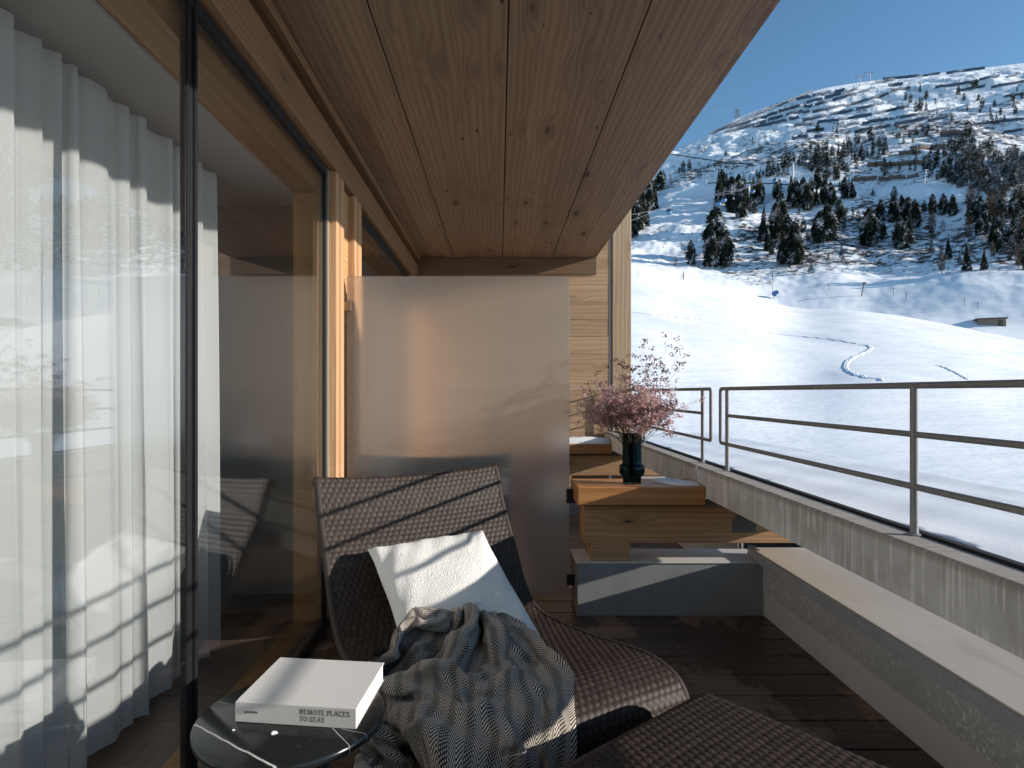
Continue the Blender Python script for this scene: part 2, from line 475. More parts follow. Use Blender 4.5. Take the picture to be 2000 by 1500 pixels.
def m_snow(name, sc=1.):
    s = N(name); v = s.obj()
    n = s.noise(v, 9. * sc, 5., .6); f = s.noise(v, 160. * sc, 3., .6)
    col = s.mix(n, (.80, .82, .85), (.87, .88, .90))
    return s.done(s.bsdf(col, .75, spec=.25, nrm=s.bump(s.add(s.mul(n, 1.2), f), .35, .012)))
M['snow'] = m_snow('roof_snow')
def m_hill():
    s = N('hill_snow'); v = s.obj()
    h = s.n('ShaderNodeAttribute', attribute_name='heath').outputs['Fac']
    x, y, z = s.sep(v)
    st = s.comb(x, y, s.mul(z, 2.6))
    n1 = s.noise(st, .30, 5., .68); n2 = s.noise(st, .085, 4., .6); n3 = s.noise(st, 1.1, 3., .6)
    q = s.add(s.add(s.mul(n1, .62), s.mul(n2, .30)), s.mul(n3, .16))
    thr = s.math('SUBTRACT', .80, s.mul(h, .39))
    mask = s.step(s.math('SUBTRACT', q, thr), -.012, .05)
    rock = s.ramp(n3, [(.3, (.03, .028, .028)), (.5, (.07, .058, .05)), (.7, (.14, .115, .095))])
    snow = s.mix(n2, (.80, .82, .85), (.87, .88, .90))
    crust = s.noise(s.comb(s.mul(x, .05), s.mul(y, .16), z), 1., 5., .65)
    col = s.mix(mask, snow, rock)
    b1 = s.bump(s.add(s.mul(crust, 1.), s.mul(n1, s.add(.15, h))), .38, .8)
    fine = s.noise(v, 2.2, 4., .6)
    b2 = s.bump(fine, .25, .08, b1)
    return s.done(s.bsdf(col, .8, spec=.2, nrm=b2))
M['hill'] = m_hill()
def m_needles(name, c1, c2, snow=.5):
    s = N(name); v = s.obj()
    oi = s.n('ShaderNodeObjectInfo').outputs['Random']
    n = s.noise(v, .9, 4., .6); n2 = s.noise(v, 3.1, 3., .6)
    col = s.mix(n, c1, c2)
    t = s.add(.75, s.mul(oi, .5)); col = s.mix(1., col, s.comb(t, t, t), 'MULTIPLY')
    g = s.n('ShaderNodeNewGeometry'); nz = s.math('ABSOLUTE', s.sep(g.outputs['True Normal'])[2])
    m = s.mul(s.step(nz, .3, .75), s.step(n2, .50, .60))
    col = s.mix(s.mul(m, snow), col, (.78, .80, .83))
    return s.done(s.bsdf(col, .8, spec=.15))
M['needles'] = m_needles('dark_needles', (.010, .016, .012), (.032, .042, .028), .85)
M['larch'] = m_needles('bare_larch_twigs', (.055, .035, .024), (.13, .085, .055), .25)
M['bark'] = plain('tree_bark', (.05, .04, .032), .9, 0., .2, .3, 2.)
M['barrier'] = plain('avalanche_barrier_steel', (.085, .115, .16), .7, .1, .3, .25, .4)
M['timber_grey'] = plain('weathered_barrier_timber', (.17, .13, .11), .85, 0., .2, .25, .6)
M['lift_steel'] = plain('lift_steel', (.26, .27, .29), .5, .5, .5, .1, 1.)
M['lift_white'] = plain('white_painted_mast', (.62, .63, .64), .5, 0., .4, .08, 1.)
M['cabin_blue'] = plain('blue_cabin_paint', (.07, .20, .42), .35, 0., .5, .1, 1.)
M['cabin_glass'] = plain('dark_cabin_glass', (.02, .03, .04), .12, 0., .6)
M['gun_blue'] = plain('blue_machine_paint', (.03, .12, .34), .4, 0., .5, .1, 3.)
M['hut_wood'] = plain('weathered_hut_boards', (.20, .165, .135), .85, 0., .2, .3, 2.)
M['hut_dark'] = plain('dark_hut_boards', (.09, .075, .06), .9, 0., .2, .3, 2.)  # darker brown for hut roof, door and piste poles
M['road_wall'] = plain('dark_stone_edge', (.10, .09, .085), .9, 0., .2, .35, .4)
# ------------------------------------------------------------------ balcony: numbers in metres
YB, YE = -2.2, 6.45            # balcony from behind the camera to the end wall
CEIL = 2.596; CX0, CX1 = -.80, 1.005
FX = -.834                     # outer face of facade timbers
GX = -.88                      # glass plane

# deck (boards run across the balcony)
mb = MB()
bw = .187
k = 0
y = YB
while y < YE:
    mb.box(-.9, 1.43, y + .0045, y + bw - .0045, -.03, 0., .002); y += bw
deck = mb.build('deck', M['deck']); tag(deck, kind='structure')
sl = MB().box(-.9, 1.42, YB, YE, -.25, -.04).build('deck_slab', M['membrane']); tag(sl, kind='structure')

# ceiling: four wide timber panels and their slab
t = thing('timber_ceiling', 'knotty brown timber ceiling of wide boards over the balcony', 'ceiling', (0, 2, CEIL))
seams = [CX0 - .12, -.472, .034, .543, CX1]
for a, b in zip(seams, seams[1:]):
    MB().box(a + .003, b - .003, YB, YE - .002, CEIL, CEIL + .06, .003).build('ceiling_panel', M['ceil'], t)
MB().box(CX0 - .1, CX1 - .01, YB, YE - .002, CEIL + .0605, CEIL + .27).build('roof_slab', M['plaster_dark'], t)

# end wall
t = thing('timber_end_wall', 'sunlit pale timber wall of horizontal boards at the far end of the balcony', 'wall', (.3, YE, 0))
w = MB()
z = .0
i = 0
random.seed(3)
while z < 2.9:
    h = .178
    w.box(-.95, 1.137, YE + .002 * random.random(), YE + .12, z + .0012, z + h - .0012, .002); z += h
w.build('board_wall', M['endwall'], t)
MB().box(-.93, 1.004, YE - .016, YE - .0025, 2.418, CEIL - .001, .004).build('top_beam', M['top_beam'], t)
MB().box(-.93, .70, YE - .02, YE - .002, 2.372, 2.398, .003).build('ledger_strip', M['slab'], t)
MB().box(1.167, 1.362, YE - .01, YE + .2, 0, 3.1, .006).build('corner_post', M['endpost'], t)

# wall behind the camera
t = thing('timber_side_wall', 'plain timber wall closing the near end of the balcony', 'wall', (.1, YB, 0))
MB().box(-.95, 1.0, YB - .12, YB - .002, 0, 2.9).build('board_wall', M['endwall'], t)

# ------------------------------------------------------------------ facade
def profile_post(name, y0, y1, parent):
    """upright timber of two stepped fillets"""
    m = MB()
    w_ = y1 - y0
    m.box(-.905, FX - .012, y0, y1, .0, 2.335, .002)
    m.box(FX - .0125, FX, y0 + .001, y0 + w_ * .40, .0, 2.335, .003)
    m.box(FX - .0125, FX, y0 + w_ * .54, y1 - .001, .0, 2.335, .003)
    return m.build(name, M['facade_z'], parent)

f = thing('timber_facade', 'brown larch window front with upright posts and a long header beam', 'facade', (-.9, 2, 0))
profile_post('post', 3.20, 3.36, f)
profile_post('post', 3.60, 3.79, f)
profile_post('post', 6.0, 6.2, f)
profile_post('post', -1.9, -1.7, f)
pn = MB().box(-.93, -.872, 3.361, 3.599, 0, 2.335).build('infill_panel', M['panel'], f)
MB().box(-.93, -.872, 6.201, YE - .003, 0, 2.335).build('infill_panel', M['panel'], f)
MB().box(-.93, -.872, YB, -1.901, 0, 2.335).build('infill_panel', M['panel'], f)
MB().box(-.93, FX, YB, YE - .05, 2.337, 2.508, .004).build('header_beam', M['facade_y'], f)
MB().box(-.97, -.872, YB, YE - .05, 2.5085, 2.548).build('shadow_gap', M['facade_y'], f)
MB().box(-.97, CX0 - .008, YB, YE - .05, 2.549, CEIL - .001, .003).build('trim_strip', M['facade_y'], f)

def glass(y0, y1, z0, z1, par, x=GX):
    return MB().box(x - .010, x, y0, y1, z0, z1).build('glass_pane', M['glass'], par)

# sliding window of the room
s = thing('sliding_window', 'tall sliding window with thin black upright frame and white curtain behind', 'window', (-.88, 1.7, 0))
glass(-1.69, 1.756, .055, 2.335, s)
glass(1.812, 3.163, .055, 2.335, s, GX - .004)
MB().box(-.898, -.876, 1.756, 1.786, .055, 2.336, .003).build('mullion', M['black_metal'], s)
o = MB().box(-.896, -.868, 1.7865, 1.803, .055, 2.336, .005).build('mullion_ridge', M['black_metal'], s)
MB().box(-.896, -.876, 1.8035, 1.812, .055, 2.336, .002).build('seal_strip', M['seal'], s)
MB().box(-.925, -.868, 3.164, 3.1995, .055, 2.336, .003).build('jamb', M['grey_z'], s)
MB().box(-.9, -.876, 3.146, 3.1635, .055, 2.33, .003).build('seal_strip', M['seal'], s)
MB().box(-.93, -.872, -1.69, 3.1995, .0, .054, .004).build('threshold', M['black_metal'], s)
MB().box(-.905, -.872, -1.69, 3.163, 2.3, 2.3355, .003).build('head_rail', M['seal'], s)
# inner reveals of the window (warm varnished timber)
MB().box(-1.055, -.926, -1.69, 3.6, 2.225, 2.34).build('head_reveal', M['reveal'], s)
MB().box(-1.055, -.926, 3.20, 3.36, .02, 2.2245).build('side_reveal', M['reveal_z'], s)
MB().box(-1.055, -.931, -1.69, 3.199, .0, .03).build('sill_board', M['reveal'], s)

# neighbour's window
s = thing('neighbour_window', 'upper part of a framed window seen above the frosted glass screen', 'window', (-.88, 4.9, 0))
glass(3.86, 5.92, .055, 2.27, s)
MB().box(-.925, -.868, 3.791, 3.859, .055, 2.336, .003).build('jamb', M['grey_z'], s)
MB().box(-.925, -.868, 5.921, 5.999, .055, 2.336, .003).build('jamb', M['black_metal'], s)
MB().box(-.925, -.868, 3.86, 5.92, 2.271, 2.336, .003).build('head_rail', M['seal'], s)
MB().box(-.93, -.872, 3.791, 5.999, .0, .054, .004).build('threshold', M['black_metal'], s)
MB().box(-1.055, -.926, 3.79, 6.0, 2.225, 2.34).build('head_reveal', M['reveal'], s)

# ------------------------------------------------------------------ room behind the glass
def struct(name, mb, mat):
    return tag(mb.build(name, mat), kind='structure')
struct('room_ceiling', MB().box(-5.2, -1.056, YB, YE, 2.214, 2.30), M['plaster'])
struct('room_floor', MB().box(-5.2, -.93, YB, YE, -.06, .0), M['floor_in'])
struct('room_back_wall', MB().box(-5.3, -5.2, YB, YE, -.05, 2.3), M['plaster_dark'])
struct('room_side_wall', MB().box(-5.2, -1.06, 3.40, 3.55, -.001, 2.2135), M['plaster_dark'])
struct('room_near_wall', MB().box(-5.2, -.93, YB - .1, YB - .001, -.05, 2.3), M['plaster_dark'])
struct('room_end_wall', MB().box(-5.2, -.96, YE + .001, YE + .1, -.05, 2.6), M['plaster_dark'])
# picture rail that shows through the curtain as a short bright line
o = MB().box(-3.9, -3.86, 1.2, 2.9, 2.02, 2.05).build('wall_shelf', M['facade_y'])
tag(o, 'thin wooden wall ledge showing as a bright line through the curtain top', 'ledge')

def curtain(name, label, y0, y1, xc, folds, seed, amp=.05, ztop=2.21, gather=None):
    rnd = random.Random(seed)
    nu, nv = folds * 14, 40
    ph = [rnd.uniform(-.5, .5) for _ in range(folds + 2)]
    am = [rnd.uniform(.55, 1.25) for _ in range(folds + 2)]
    P = []; UV = []
    for i in range(nu + 1):
        u = i / nu; k = folds * (u + .016 * math.sin(u * 23 + seed) + .010 * math.sin(u * 51));  k = min(max(k, 0.), folds - 1e-6); kk = int(min(k, folds - 1)); fr = k - kk
        a = am[kk] * (1 - fr) + am[kk + 1] * fr
        p = ph[kk] * (1 - fr) + ph[kk + 1] * fr
        row = []
        for j in range(nv + 1):
            v = j / nv
            z = ztop * (1 - v) + .015 * v
            # folds: tight at the tape, looser and merging below
            w1 = math.sin(2 * math.pi * (k + p * (.4 + .6 * v)))
            w2 = math.sin(2 * math.pi * (k * .5 + p + .3) + 1.2 * v)
            x = xc + a * amp * ((.75 + .15 * v) * w1 + .55 * v * w2)
            y_ = y0 + (y1 - y0) * u + .35 * amp * math.sin(4 * math.pi * (k + p)) * (.5 + .5 * v)
            y_ += (gather or 0) * v * (u ** 3)
            row.append((x, y_, z))
        P.append(row)
    m = MB().grid(P)
    o = m.build(name, M['curtain'], smooth=True)
    uvl = o.data.uv_layers.new(name='UVMap')
    L = (y1 - y0) * 1.7
    co = np.empty(len(o.data.loops), dtype=np.int32); o.data.loops.foreach_get('vertex_index', co)
    uu = (co // (nv + 1)) / nu * L; vv = (co % (nv + 1)) / nv * ztop
    uvl.data.foreach_set('uv', np.stack([uu, vv], 1).astype(np.float32).ravel())
    return tag(o, label, 'curtain')
curtain('sheer_curtain', 'long sheer white curtain hanging in folds behind the sliding window', .10, 2.98, -1.325, 25, 5, .034, gather=.06)
curtain('sheer_curtain', 'sheer curtain of the next room blurred behind the frosted screen', 3.75, 5.0, -1.3, 8, 9)

# ------------------------------------------------------------------ frosted screen
t = thing('frosted_screen', 'tall frosted glass privacy screen standing behind the woven lounge chair', 'privacy screen', (-.2, 3.5, 0))
MB().box(-.852, .393, 3.494, 3.506, .075, 1.851, .0015).build('frosted_panel', M['frost'], t)
MB().box(-.872, -.825, 3.470, 3.493, 1.655, 1.705, .003).build('wall_bracket', M['brass'], t)
MB().box(-.872, -.825, 3.470, 3.493, .35, .40, .003).build('wall_bracket', M['brass'], t)
MB().box(.375, .44, 3.470, 3.493, .585, .665, .003).build('edge_clamp', M['black_metal'], t)
MB().box(.375, .44, 3.470, 3.493, .13, .19, .003).build('edge_clamp', M['black_metal'], t)

# ------------------------------------------------------------------ bench of stacked timbers on a zinc box
def bench(dy, label, boxlabel, full=True):
    t = thing('timber_bench', label, 'bench', (.8, 3.4, 0), 'timber benches along the parapet')
    MB().box(.412, 1.083, 3.28, 3.60, .608, .705, .005).build('bench_slab', M['slab'], t)
    MB().box(.457, 1.62, 3.372, 3.62, .388, .588, .005).build('support_beam', M['beam_x'], t)
    MB().box(.496, .708, 3.374, 3.60, .292, .387, .004).build('support_block', M['block'], t)
    br = MB()
    p = [(1.26, 3.368, .445), (1.385, 3.368, .445), (1.385, 3.368, .545), (1.30, 3.368, .56), (1.26, 3.368, .51)]
    br.raw([(x, 3.3685, z) for x, _, z in p] + [(x, 3.3715, z) for x, _, z in p],
           [(4, 3, 2, 1, 0), (5, 6, 7, 8, 9)] + [(i, (i + 1) % 5, (i + 1) % 5 + 5, i + 5) for i in range(5)])
    for bx in (1.29, 1.35):
        br.lathe([(0, 0), (.006, .001), (.006, .004), (0, .005)], 10, (bx, 3.365, .472))
    br.build('angle_bracket', M['dark_metal'], t)
    b = thing('zinc_box', boxlabel, 'metal box', (.9, 3.4, 0), 'zinc boxes under the timber benches')
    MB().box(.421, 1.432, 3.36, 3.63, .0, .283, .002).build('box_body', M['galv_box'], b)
    MB().box(.412, 1.44, 3.352, 3.64, .2835, .2905, .0015).build('box_lid', M['galv_plain'], b)
    return t, b
bt, bb = bench(0, 'thick orange timber slab on stacked beams with the flower vase on it', 'grey zinc box on the deck carrying the bench with the vase')
b2 = dup(bt, bt.location + Vector((0, 2.75, 0)), 'brown timber bench with a strip of snow in front of the end wall')
b3 = dup(bb, bb.location + Vector((0, 2.75, 0)), 'zinc box in the dark below the far snowy bench')

def snow_pad(name, label, poly, z, h, seed, cat='snow patch'):
    """low melting snow pad over a polygon"""
    rnd = random.Random(seed)
    c = Vector((sum(p[0] for p in poly) / len(poly), sum(p[1] for p in poly) / len(poly)))
    pts = []
    for i in range(len(poly)):
        a, b_ = Vector(poly[i]), Vector(poly[(i + 1) % len(poly)])
        for k in range(6):
            q = a.lerp(b_, k / 6); pts.append(c + (q - c) * rnd.uniform(.93, 1.04))
    n = len(pts); m = MB(); rings = [(1., 0.), (.97, h * .6), (.86, h), (.5, h * 1.1)]
    V = []
    for s_, hh in rings:
        for q in pts:
            w_ = c + (q - c) * s_; V.append((w_.x, w_.y, z + hh * (rnd.uniform(.8, 1.2) if hh else 1)))
    V.append((c.x, c.y, z + h * 1.1))
    F = []
    for k in range(len(rings) - 1):
        for i in range(n): F.append((k * n + i, k * n + (i + 1) % n, (k + 1) * n + (i + 1) % n, (k + 1) * n + i))
    kk = (len(rings) - 1) * n
    for i in range(n): F.append((kk + i, kk + (i + 1) % n, len(V) - 1))
    o = MB().raw(V, F).build(name, M['snow'], smooth=True)
    return tag(o, label, cat)
snow_pad('snow_patch', 'small flat patch of melting snow on the vase bench beside the concrete', [(.86, 3.46), (.95, 3.33), (1.075, 3.32), (1.075, 3.42), (.98, 3.56), (.88, 3.57)], .7045, .012, 2)
snow_pad('snow_patch', 'thin strip of snow lying along the far bench by the end wall', [(.43, 6.06), (1.07, 6.05), (1.075, 6.32), (.42, 6.34)], .7045, .045, 4)

# ------------------------------------------------------------------ concrete parapet with added sun blockers behind it
def parapet(y0, y1, label):
    t = thing('concrete_parapet', label, 'parapet', (1.13, (y0 + y1) / 2, .65), 'concrete parapet beams')
    m = MB()
    prof = [(1.085, .648), (1.085, .792), (1.093, .80), (1.176, .80), (1.180, .796), (1.180, .648)]
    n = 2
    V = [(x, y, z) for y in (y0, y1) for x, z in prof]; k = len(prof)
    F = [(i, (i + 1) % k, (i + 1) % k + k, i + k) for i in range(k)] + [tuple(range(k))[::-1], tuple(range(k, 2 * k))]
    m.raw(V, F).build('concrete_beam', M['concrete'], t)
    MB().box(1.245, 1.335, y0, y1, .578, .715, .003).build('sun_block_beam', M['dark_metal'], t)  # unseen beam added to block sun passing under the concrete
    MB().box(1.1845, 1.212, y0, y1, .70, .807, .003).build('membrane_upstand', M['membrane'], t)
    return t
pp = parapet(YB, 3.425, 'long streaked concrete parapet beam beside the lounge chair under the railing')
MB().box(1.40, 1.70, 2.62, 3.42, .522, .613, .003).build('sun_block_box', M['dark_metal'], pp)  # unseen box added to narrow the sun strip below the parapet
parapet(3.445, YE - .012, 'short concrete parapet beam from the vase bench to the end wall')

# ------------------------------------------------------------------ railing
RX, RT, RM, RL, RR = 1.166, 1.2205, 1.083, .936, .0094
def railing(label, y_loop, y_far, posts, sgn):
    """rounded end loop at y_loop, open at y_far"""
    t = thing('guard_railing', label, 'railing', (RX, y_loop, .8), 'steel guard railings')
    c = .018
    path = [(RX, y_far, RT), (RX, y_loop + sgn * c, RT)]
    for k in range(1, 5):
        a = k / 4 * math.pi / 2
        path.append((RX, y_loop + sgn * (c - c * math.sin(a)), RT - c + c * math.cos(a)))
    path.append((RX, y_loop, RL + c))
    for k in range(1, 5):
        a = k / 4 * math.pi / 2
        path.append((RX, y_loop + sgn * (c - c * math.cos(a)), RL + c - c * math.sin(a)))
    path.append((RX, y_far, RL))
    MB().tube(path, RR, 12).build('rail_loop', M['rail'], t, angle=40)
    MB().tube([(RX, posts[0], RM), (RX, y_far, RM)], RR * .92, 12).build('middle_rail', M['rail'], t, angle=40)
    for p in posts:
        m = MB().tube([(RX, p, .797), (RX, p, RT)], RR * 1.12, 12)
        m.lathe([(0, .0), (.02, .0), (.02, .004), (.011, .007), (.0105, .02)], 14, (RX, p, .799))
        m.build('railing_post', M['rail'], t, angle=40)
    return t
railing('long grey steel railing with three pipes on the near concrete beam', 3.29, YB, [3.194, 1.755, .316, -1.12], -1)
railing('short grey steel railing behind the flowers with a rounded end', 3.44, YE - .03, [3.58, 5.02, 6.40], 1)

# ------------------------------------------------------------------ beige ledge and zinc fascia outside the deck
def ledge(y0, y1, dy, label):
    t = thing('zinc_ledge', label, 'ledge', (1.5, (y0 + y1) / 2, 0), 'sheet metal ledges along the deck edge')
    MB().box(1.402, 1.78, y0, y1, .328, .336, .002).build('beige_cover', M['tan'], t)
    m = MB(); m.box(1.399, 1.4035, y0, y1 - .01, .272, .3275, .001)
    m.build('drip_edge', M['galv_edge'], t)
    MB().box(1.4195, 1.43, y0, y1 - .13, .133, .33).build('fascia_sheet', M['galv'], t)
    MB().box(1.4235, 1.4335, y0, y1 - .12, .001, .1325).build('base_sheet', M['galv_plain'], t)
    MB().box(1.40, 1.435, y1 - .0095, y1 + .035, .262, .3385, .001, Matrix.Rotation(R(14), 3, 'X')).build('folded_end', M['galv_edge'], t)
    MB().box(1.418, 1.446, y1 - .12, y1 - .07, .17, .30, .001, Matrix.Rotation(R(-10), 3, 'X')).build('folded_end', M['galv_plain'], t)
    return t
ledge(YB, 3.49, 0, 'beige topped zinc ledge below the near concrete beam')
ledge(3.66, YE, 0, 'beige topped zinc ledge beyond the vase bench')

# lower roof with snow outside
t = thing('lower_roof', 'flat snow covered lower roof in front of the balcony', 'roof', (3.5, 2, -3))
MB().box(2.0, 4.3, -6, 12, -4.2, .365).build('roof_body', M['membrane'], t)
def roof_snow():
    nx, ny = 70, 420
    x0, x1, y0, y1 = 2.21, 4.22, -5.5, 11.8
    P = []
    rng = np.random.RandomState(4)
    for j in range(ny + 1):
        row = []
        y = y0 + (y1 - y0) * j / ny
        wob = .045 * math.sin(y * 2.3) + .035 * math.sin(y * 5.9 + 1) + .022 * math.sin(y * 13.7 + 2) + .02 * math.sin(y * 29)
        for i in range(nx + 1):
            u = i / nx
            x = x0 + wob * (1 - u) + (x1 - x0) * u
            e = min(1., u * (x1 - x0) / .09); e2 = min(1., (1 - u) * (x1 - x0) / .2)
            h = .365 + .075 * (1 - (1 - e) ** 2.2) * (1 - (1 - e2) ** 2.)
            h += .009 * e * (math.sin(y * 3.1 + x * 2) * .5 + math.sin(y * 7.3 - x * 5.1) * .3 + math.sin(x * 9. + y * 1.7) * .4)
            row.append((x, y, h - (.03 if i in (0, nx) else 0)))
        P.append(row)
    return MB().grid(P).build('roof_snow', M['snow'], smooth=True)
o = roof_snow(); tag(o, kind='stuff')
# ------------------------------------------------------------------ woven lounge chair and footstool
CH_O = Vector((-.018, 3.143)); CH_V = Vector((.52, -.854)); CH_U = Vector((-.854, -.52)); CH_W = .892
PROF = [(-.045, .815), (-.02, .832), (.0, .83), (.03, .76), (.059, .673), (.12, .56), (.1806, .450), (.215, .385), (.25, .322), (.3154, .252), (.37, .226), (.4288, .214),
        (.5838, .218), (.7614, .231), (.92, .252), (1.058, .266), (1.143, .256), (1.20, .234), (1.235, .195), (1.245, .15), (1.235, .10), (1.20, .06)]
def spline(P, n):
    P = [Vector(p) for p in P]; out = []
    for i in range(len(P) - 1):
        p0 = P[max(0, i - 1)]; p1 = P[i]; p2 = P[i + 1]; p3 = P[min(len(P) - 1, i + 2)]
        for k in range(6):
            t = k / 6
            out.append(.5 * ((2 * p1) + (-p0 + p2) * t + (2 * p0 - 5 * p1 + 4 * p2 - p3) * t * t + (-p0 + 3 * p1 - 3 * p2 + p3) * t ** 3))
    out.append(P[-1])
    L = [0.]
    for a, b in zip(out, out[1:]): L.append(L[-1] + (b - a).length)
    res = []; j = 0
    for i in range(n + 1):
        s = L[-1] * i / n
        while j < len(out) - 2 and L[j + 1] < s: j += 1
        f = (s - L[j]) / max(1e-9, L[j + 1] - L[j]); res.append(out[j].lerp(out[j + 1], min(1, max(0, f))))
    return res, L[-1]

def weave(surf, La, Lb, pa, pb, name, mat, parent, amp=.0056):
    """woven sheet: surf(a, b) -> (point, normal); staggered bumps with pitch pa x pb"""
    na = max(2, round(La / pa)); nb = max(2, round(Lb / pb)); ra, rb = 5, 6
    A = na * ra; B = nb * rb
    V = np.empty(((A + 1) * (B + 1), 3)); G = np.empty((A + 1) * (B + 1)); U = np.empty(((A + 1) * (B + 1), 2))
    k = 0
    for i in range(A + 1):
        ai = i / ra; r = min(int(ai), na - 1); fa = ai - r
        for j in range(B + 1):
            bj = j / rb + .55 * r
            c = math.floor(bj); fb = bj - c
            # bump of one strand loop: rises over the row, dives at its ends, gap on one side
            ha = math.sin(math.pi * (.12 + .76 * min(1, fa))) ** .8
            ta = .55 + .45 * (1 - fa)
            hb = 1 - abs(2 * fb - 1) ** 3.2
            h = ha * (.25 + .75 * hb) * ta
            g = max(0., 1 - hb * 1.25) * 1.2 + max(0, (1 - ha) * .8 - .12)
            p, n_ = surf(i / A, j / B)
            V[k] = p + n_ * (amp * (h - .35)); G[k] = min(1, g); U[k] = (bj, ai); k += 1
    i, j = np.meshgrid(np.arange(A), np.arange(B), indexing='ij'); q = (i * (B + 1) + j).ravel()
    F = np.stack([q, q + 1, q + B + 2, q + B + 1], 1)
    me = bpy.data.meshes.new(name)
    me.from_pydata(V.tolist(), [], F.tolist()); me.update()
    me.polygons.foreach_set('use_smooth', [True] * len(me.polygons))
    at_ = me.attributes.new('gap', 'FLOAT', 'POINT'); at_.data.foreach_set('value', G.astype(np.float32))
    uvl = me.uv_layers.new(name='UVMap')
    li = np.empty(len(me.loops), dtype=np.int32); me.loops.foreach_get('vertex_index', li)
    uvl.data.foreach_set('uv', U[li].astype(np.float32).ravel())
    me.materials.append(mat)
    o = bpy.data.objects.new(name, me); COL.objects.link(o)
    o.parent = parent; o.location = -parent.location
    return o

PP, PL = spline(PROF, 240)
def chair_pt(s, z, b):
    """b 0 at the right-hand edge .. 1 at the left-hand edge"""
    q = CH_O + CH_V * s + CH_U * (CH_W * b)
    return Vector((q.x, q.y, z))
def chair_surf(a, b, off=0.):
    x = a * 240; i = min(int(x), 239); f = x - i
    p = PP[i].lerp(PP[i + 1], f); d = (PP[min(i + 2, 240)] - PP[max(i - 1, 0)]).normalized()
    nrm = Vector((-d.y, d.x))                    # in (s, z)
    if nrm.x * 1 + nrm.y * 1.5 < 0: nrm = -nrm
    dish = -.022 * (1 - (2 * b - 1) ** 2) * max(0, 1 - a * 3.)
    z = p.y + dish
    n3 = Vector((CH_V.x * nrm.x, CH_V.y * nrm.x, nrm.y)).normalized()
    P3 = chair_pt(p.x, z, b) + n3 * off
    return P3, n3
def chair(label):
    c = chair_pt(.6, 0, .5)
    t = thing('lounge_chair', label, 'lounge chair', (c.x, c.y, 0), 'woven lounge chairs')
    # which share of the profile is back, which is seat
    cut = next(i for i, p in enumerate(PP) if p.x > .30) / 240
    weave(lambda a, b: chair_surf(a * cut, b), PL * cut, CH_W, .0235, .0272, 'backrest', M['rattan'], t)
    weave(lambda a, b: chair_surf(cut + a * (1 - cut), b), PL * (1 - cut), CH_W, .0245, .0272, 'seat', M['rattan'], t)
    # under-shell and edge cords
    m = MB(); P = [[chair_surf(i / 60, j / 4, -.028)[0] for j in range(5)] for i in range(61)]
    m.grid(P); m.build('under_shell', M['rattan_edge'], t, smooth=True)
    for b in (0., 1.):
        pts = [chair_surf(i / 80, b, -.012)[0] for i in range(81)]
        MB().tube(pts, .0165, 10).build('edge_cord', M['rattan_edge'], t, smooth=True)
    pts = [chair_surf(0., j / 20, -.010)[0] for j in range(21)]
    MB().tube(pts, .013, 8).build('top_roll', M['rattan_edge'], t, smooth=True)
    for s_, b in ((.45, .12), (.45, .88), (1.12, .12), (1.12, .88)):
        p = chair_pt(s_, 0, b)
        MB().box(p.x - .02, p.x + .02, p.y - .02, p.y + .02, .001, .235, .004).build('leg', M['black_metal'], t)
    return t
ch = chair('brown woven lounge chair holding the white cushion and the herringbone throw')
ch2 = dup(ch, Vector((-.42, 4.34, 0)), 'dark lounge chair of the next balcony blurred behind the frosted screen')
ch2.rotation_euler = (0, 0, R(152))

def stool():
    C0 = Vector((.636, 1.962)); U2 = Vector((-.775, -.632)); V2 = Vector((.632, -.775))
    W, L, H, rc = .70, .66, .285, .055
    c = C0 + U2 * W / 2 + V2 * L / 2
    t = thing('woven_footstool', 'low dark woven footstool in front of the lounge chair', 'footstool', (c.x, c.y, 0))
    def sup(u, v):
        # rounded box: u along U2, v along V2, both 0..1 over top and half-way down the sides
        def roll(x, Lx):
            d = x * (Lx + .30) - .15
            if d < rc:
                arc = (rc - d) / rc; a = min(arc, math.pi / 2)
                o_ = rc - rc * math.sin(a); dz = rc * (1 - math.cos(a)) + max(0, (arc - math.pi / 2)) * rc
                return o_, dz, -math.sin(a)
            if d > Lx - rc:
                arc = (d - Lx + rc) / rc; a = min(arc, math.pi / 2)
                o_ = Lx - rc + rc * math.sin(a); dz = rc * (1 - math.cos(a)) + max(0, (arc - math.pi / 2)) * rc
                return o_, dz, math.sin(a)
            return d, 0., 0.
        ou, zu, nu_ = roll(u, W); ov, zv, nv_ = roll(v, L)
        crown = .012 * (1 - (2 * ou / W - 1) ** 2) * (1 - (2 * ov / L - 1) ** 2)
        q = C0 + U2 * ou + V2 * ov
        n_ = Vector((U2.x * nu_ + V2.x * nv_, U2.y * nu_ + V2.y * nv_, math.sqrt(max(.05, 1 - nu_ ** 2 - nv_ ** 2)))).normalized()
        return Vector((q.x, q.y, max(.004, H - max(zu, zv) - .6 * min(zu, zv) + crown))), n_
    weave(lambda a, b: sup(b, a), L + .3, W + .3, .027, .0225, 'woven_top', M['rattan'], t)
    for a, b in ((.1, .1), (.9, .1), (.1, .9), (.9, .9)):
        p = C0 + U2 * W * a + V2 * L * b
        MB().box(p.x - .018, p.x + .018, p.y - .018, p.y + .018, .001, .24, .003).build('leg', M['black_metal'], t)
    return t
stool()

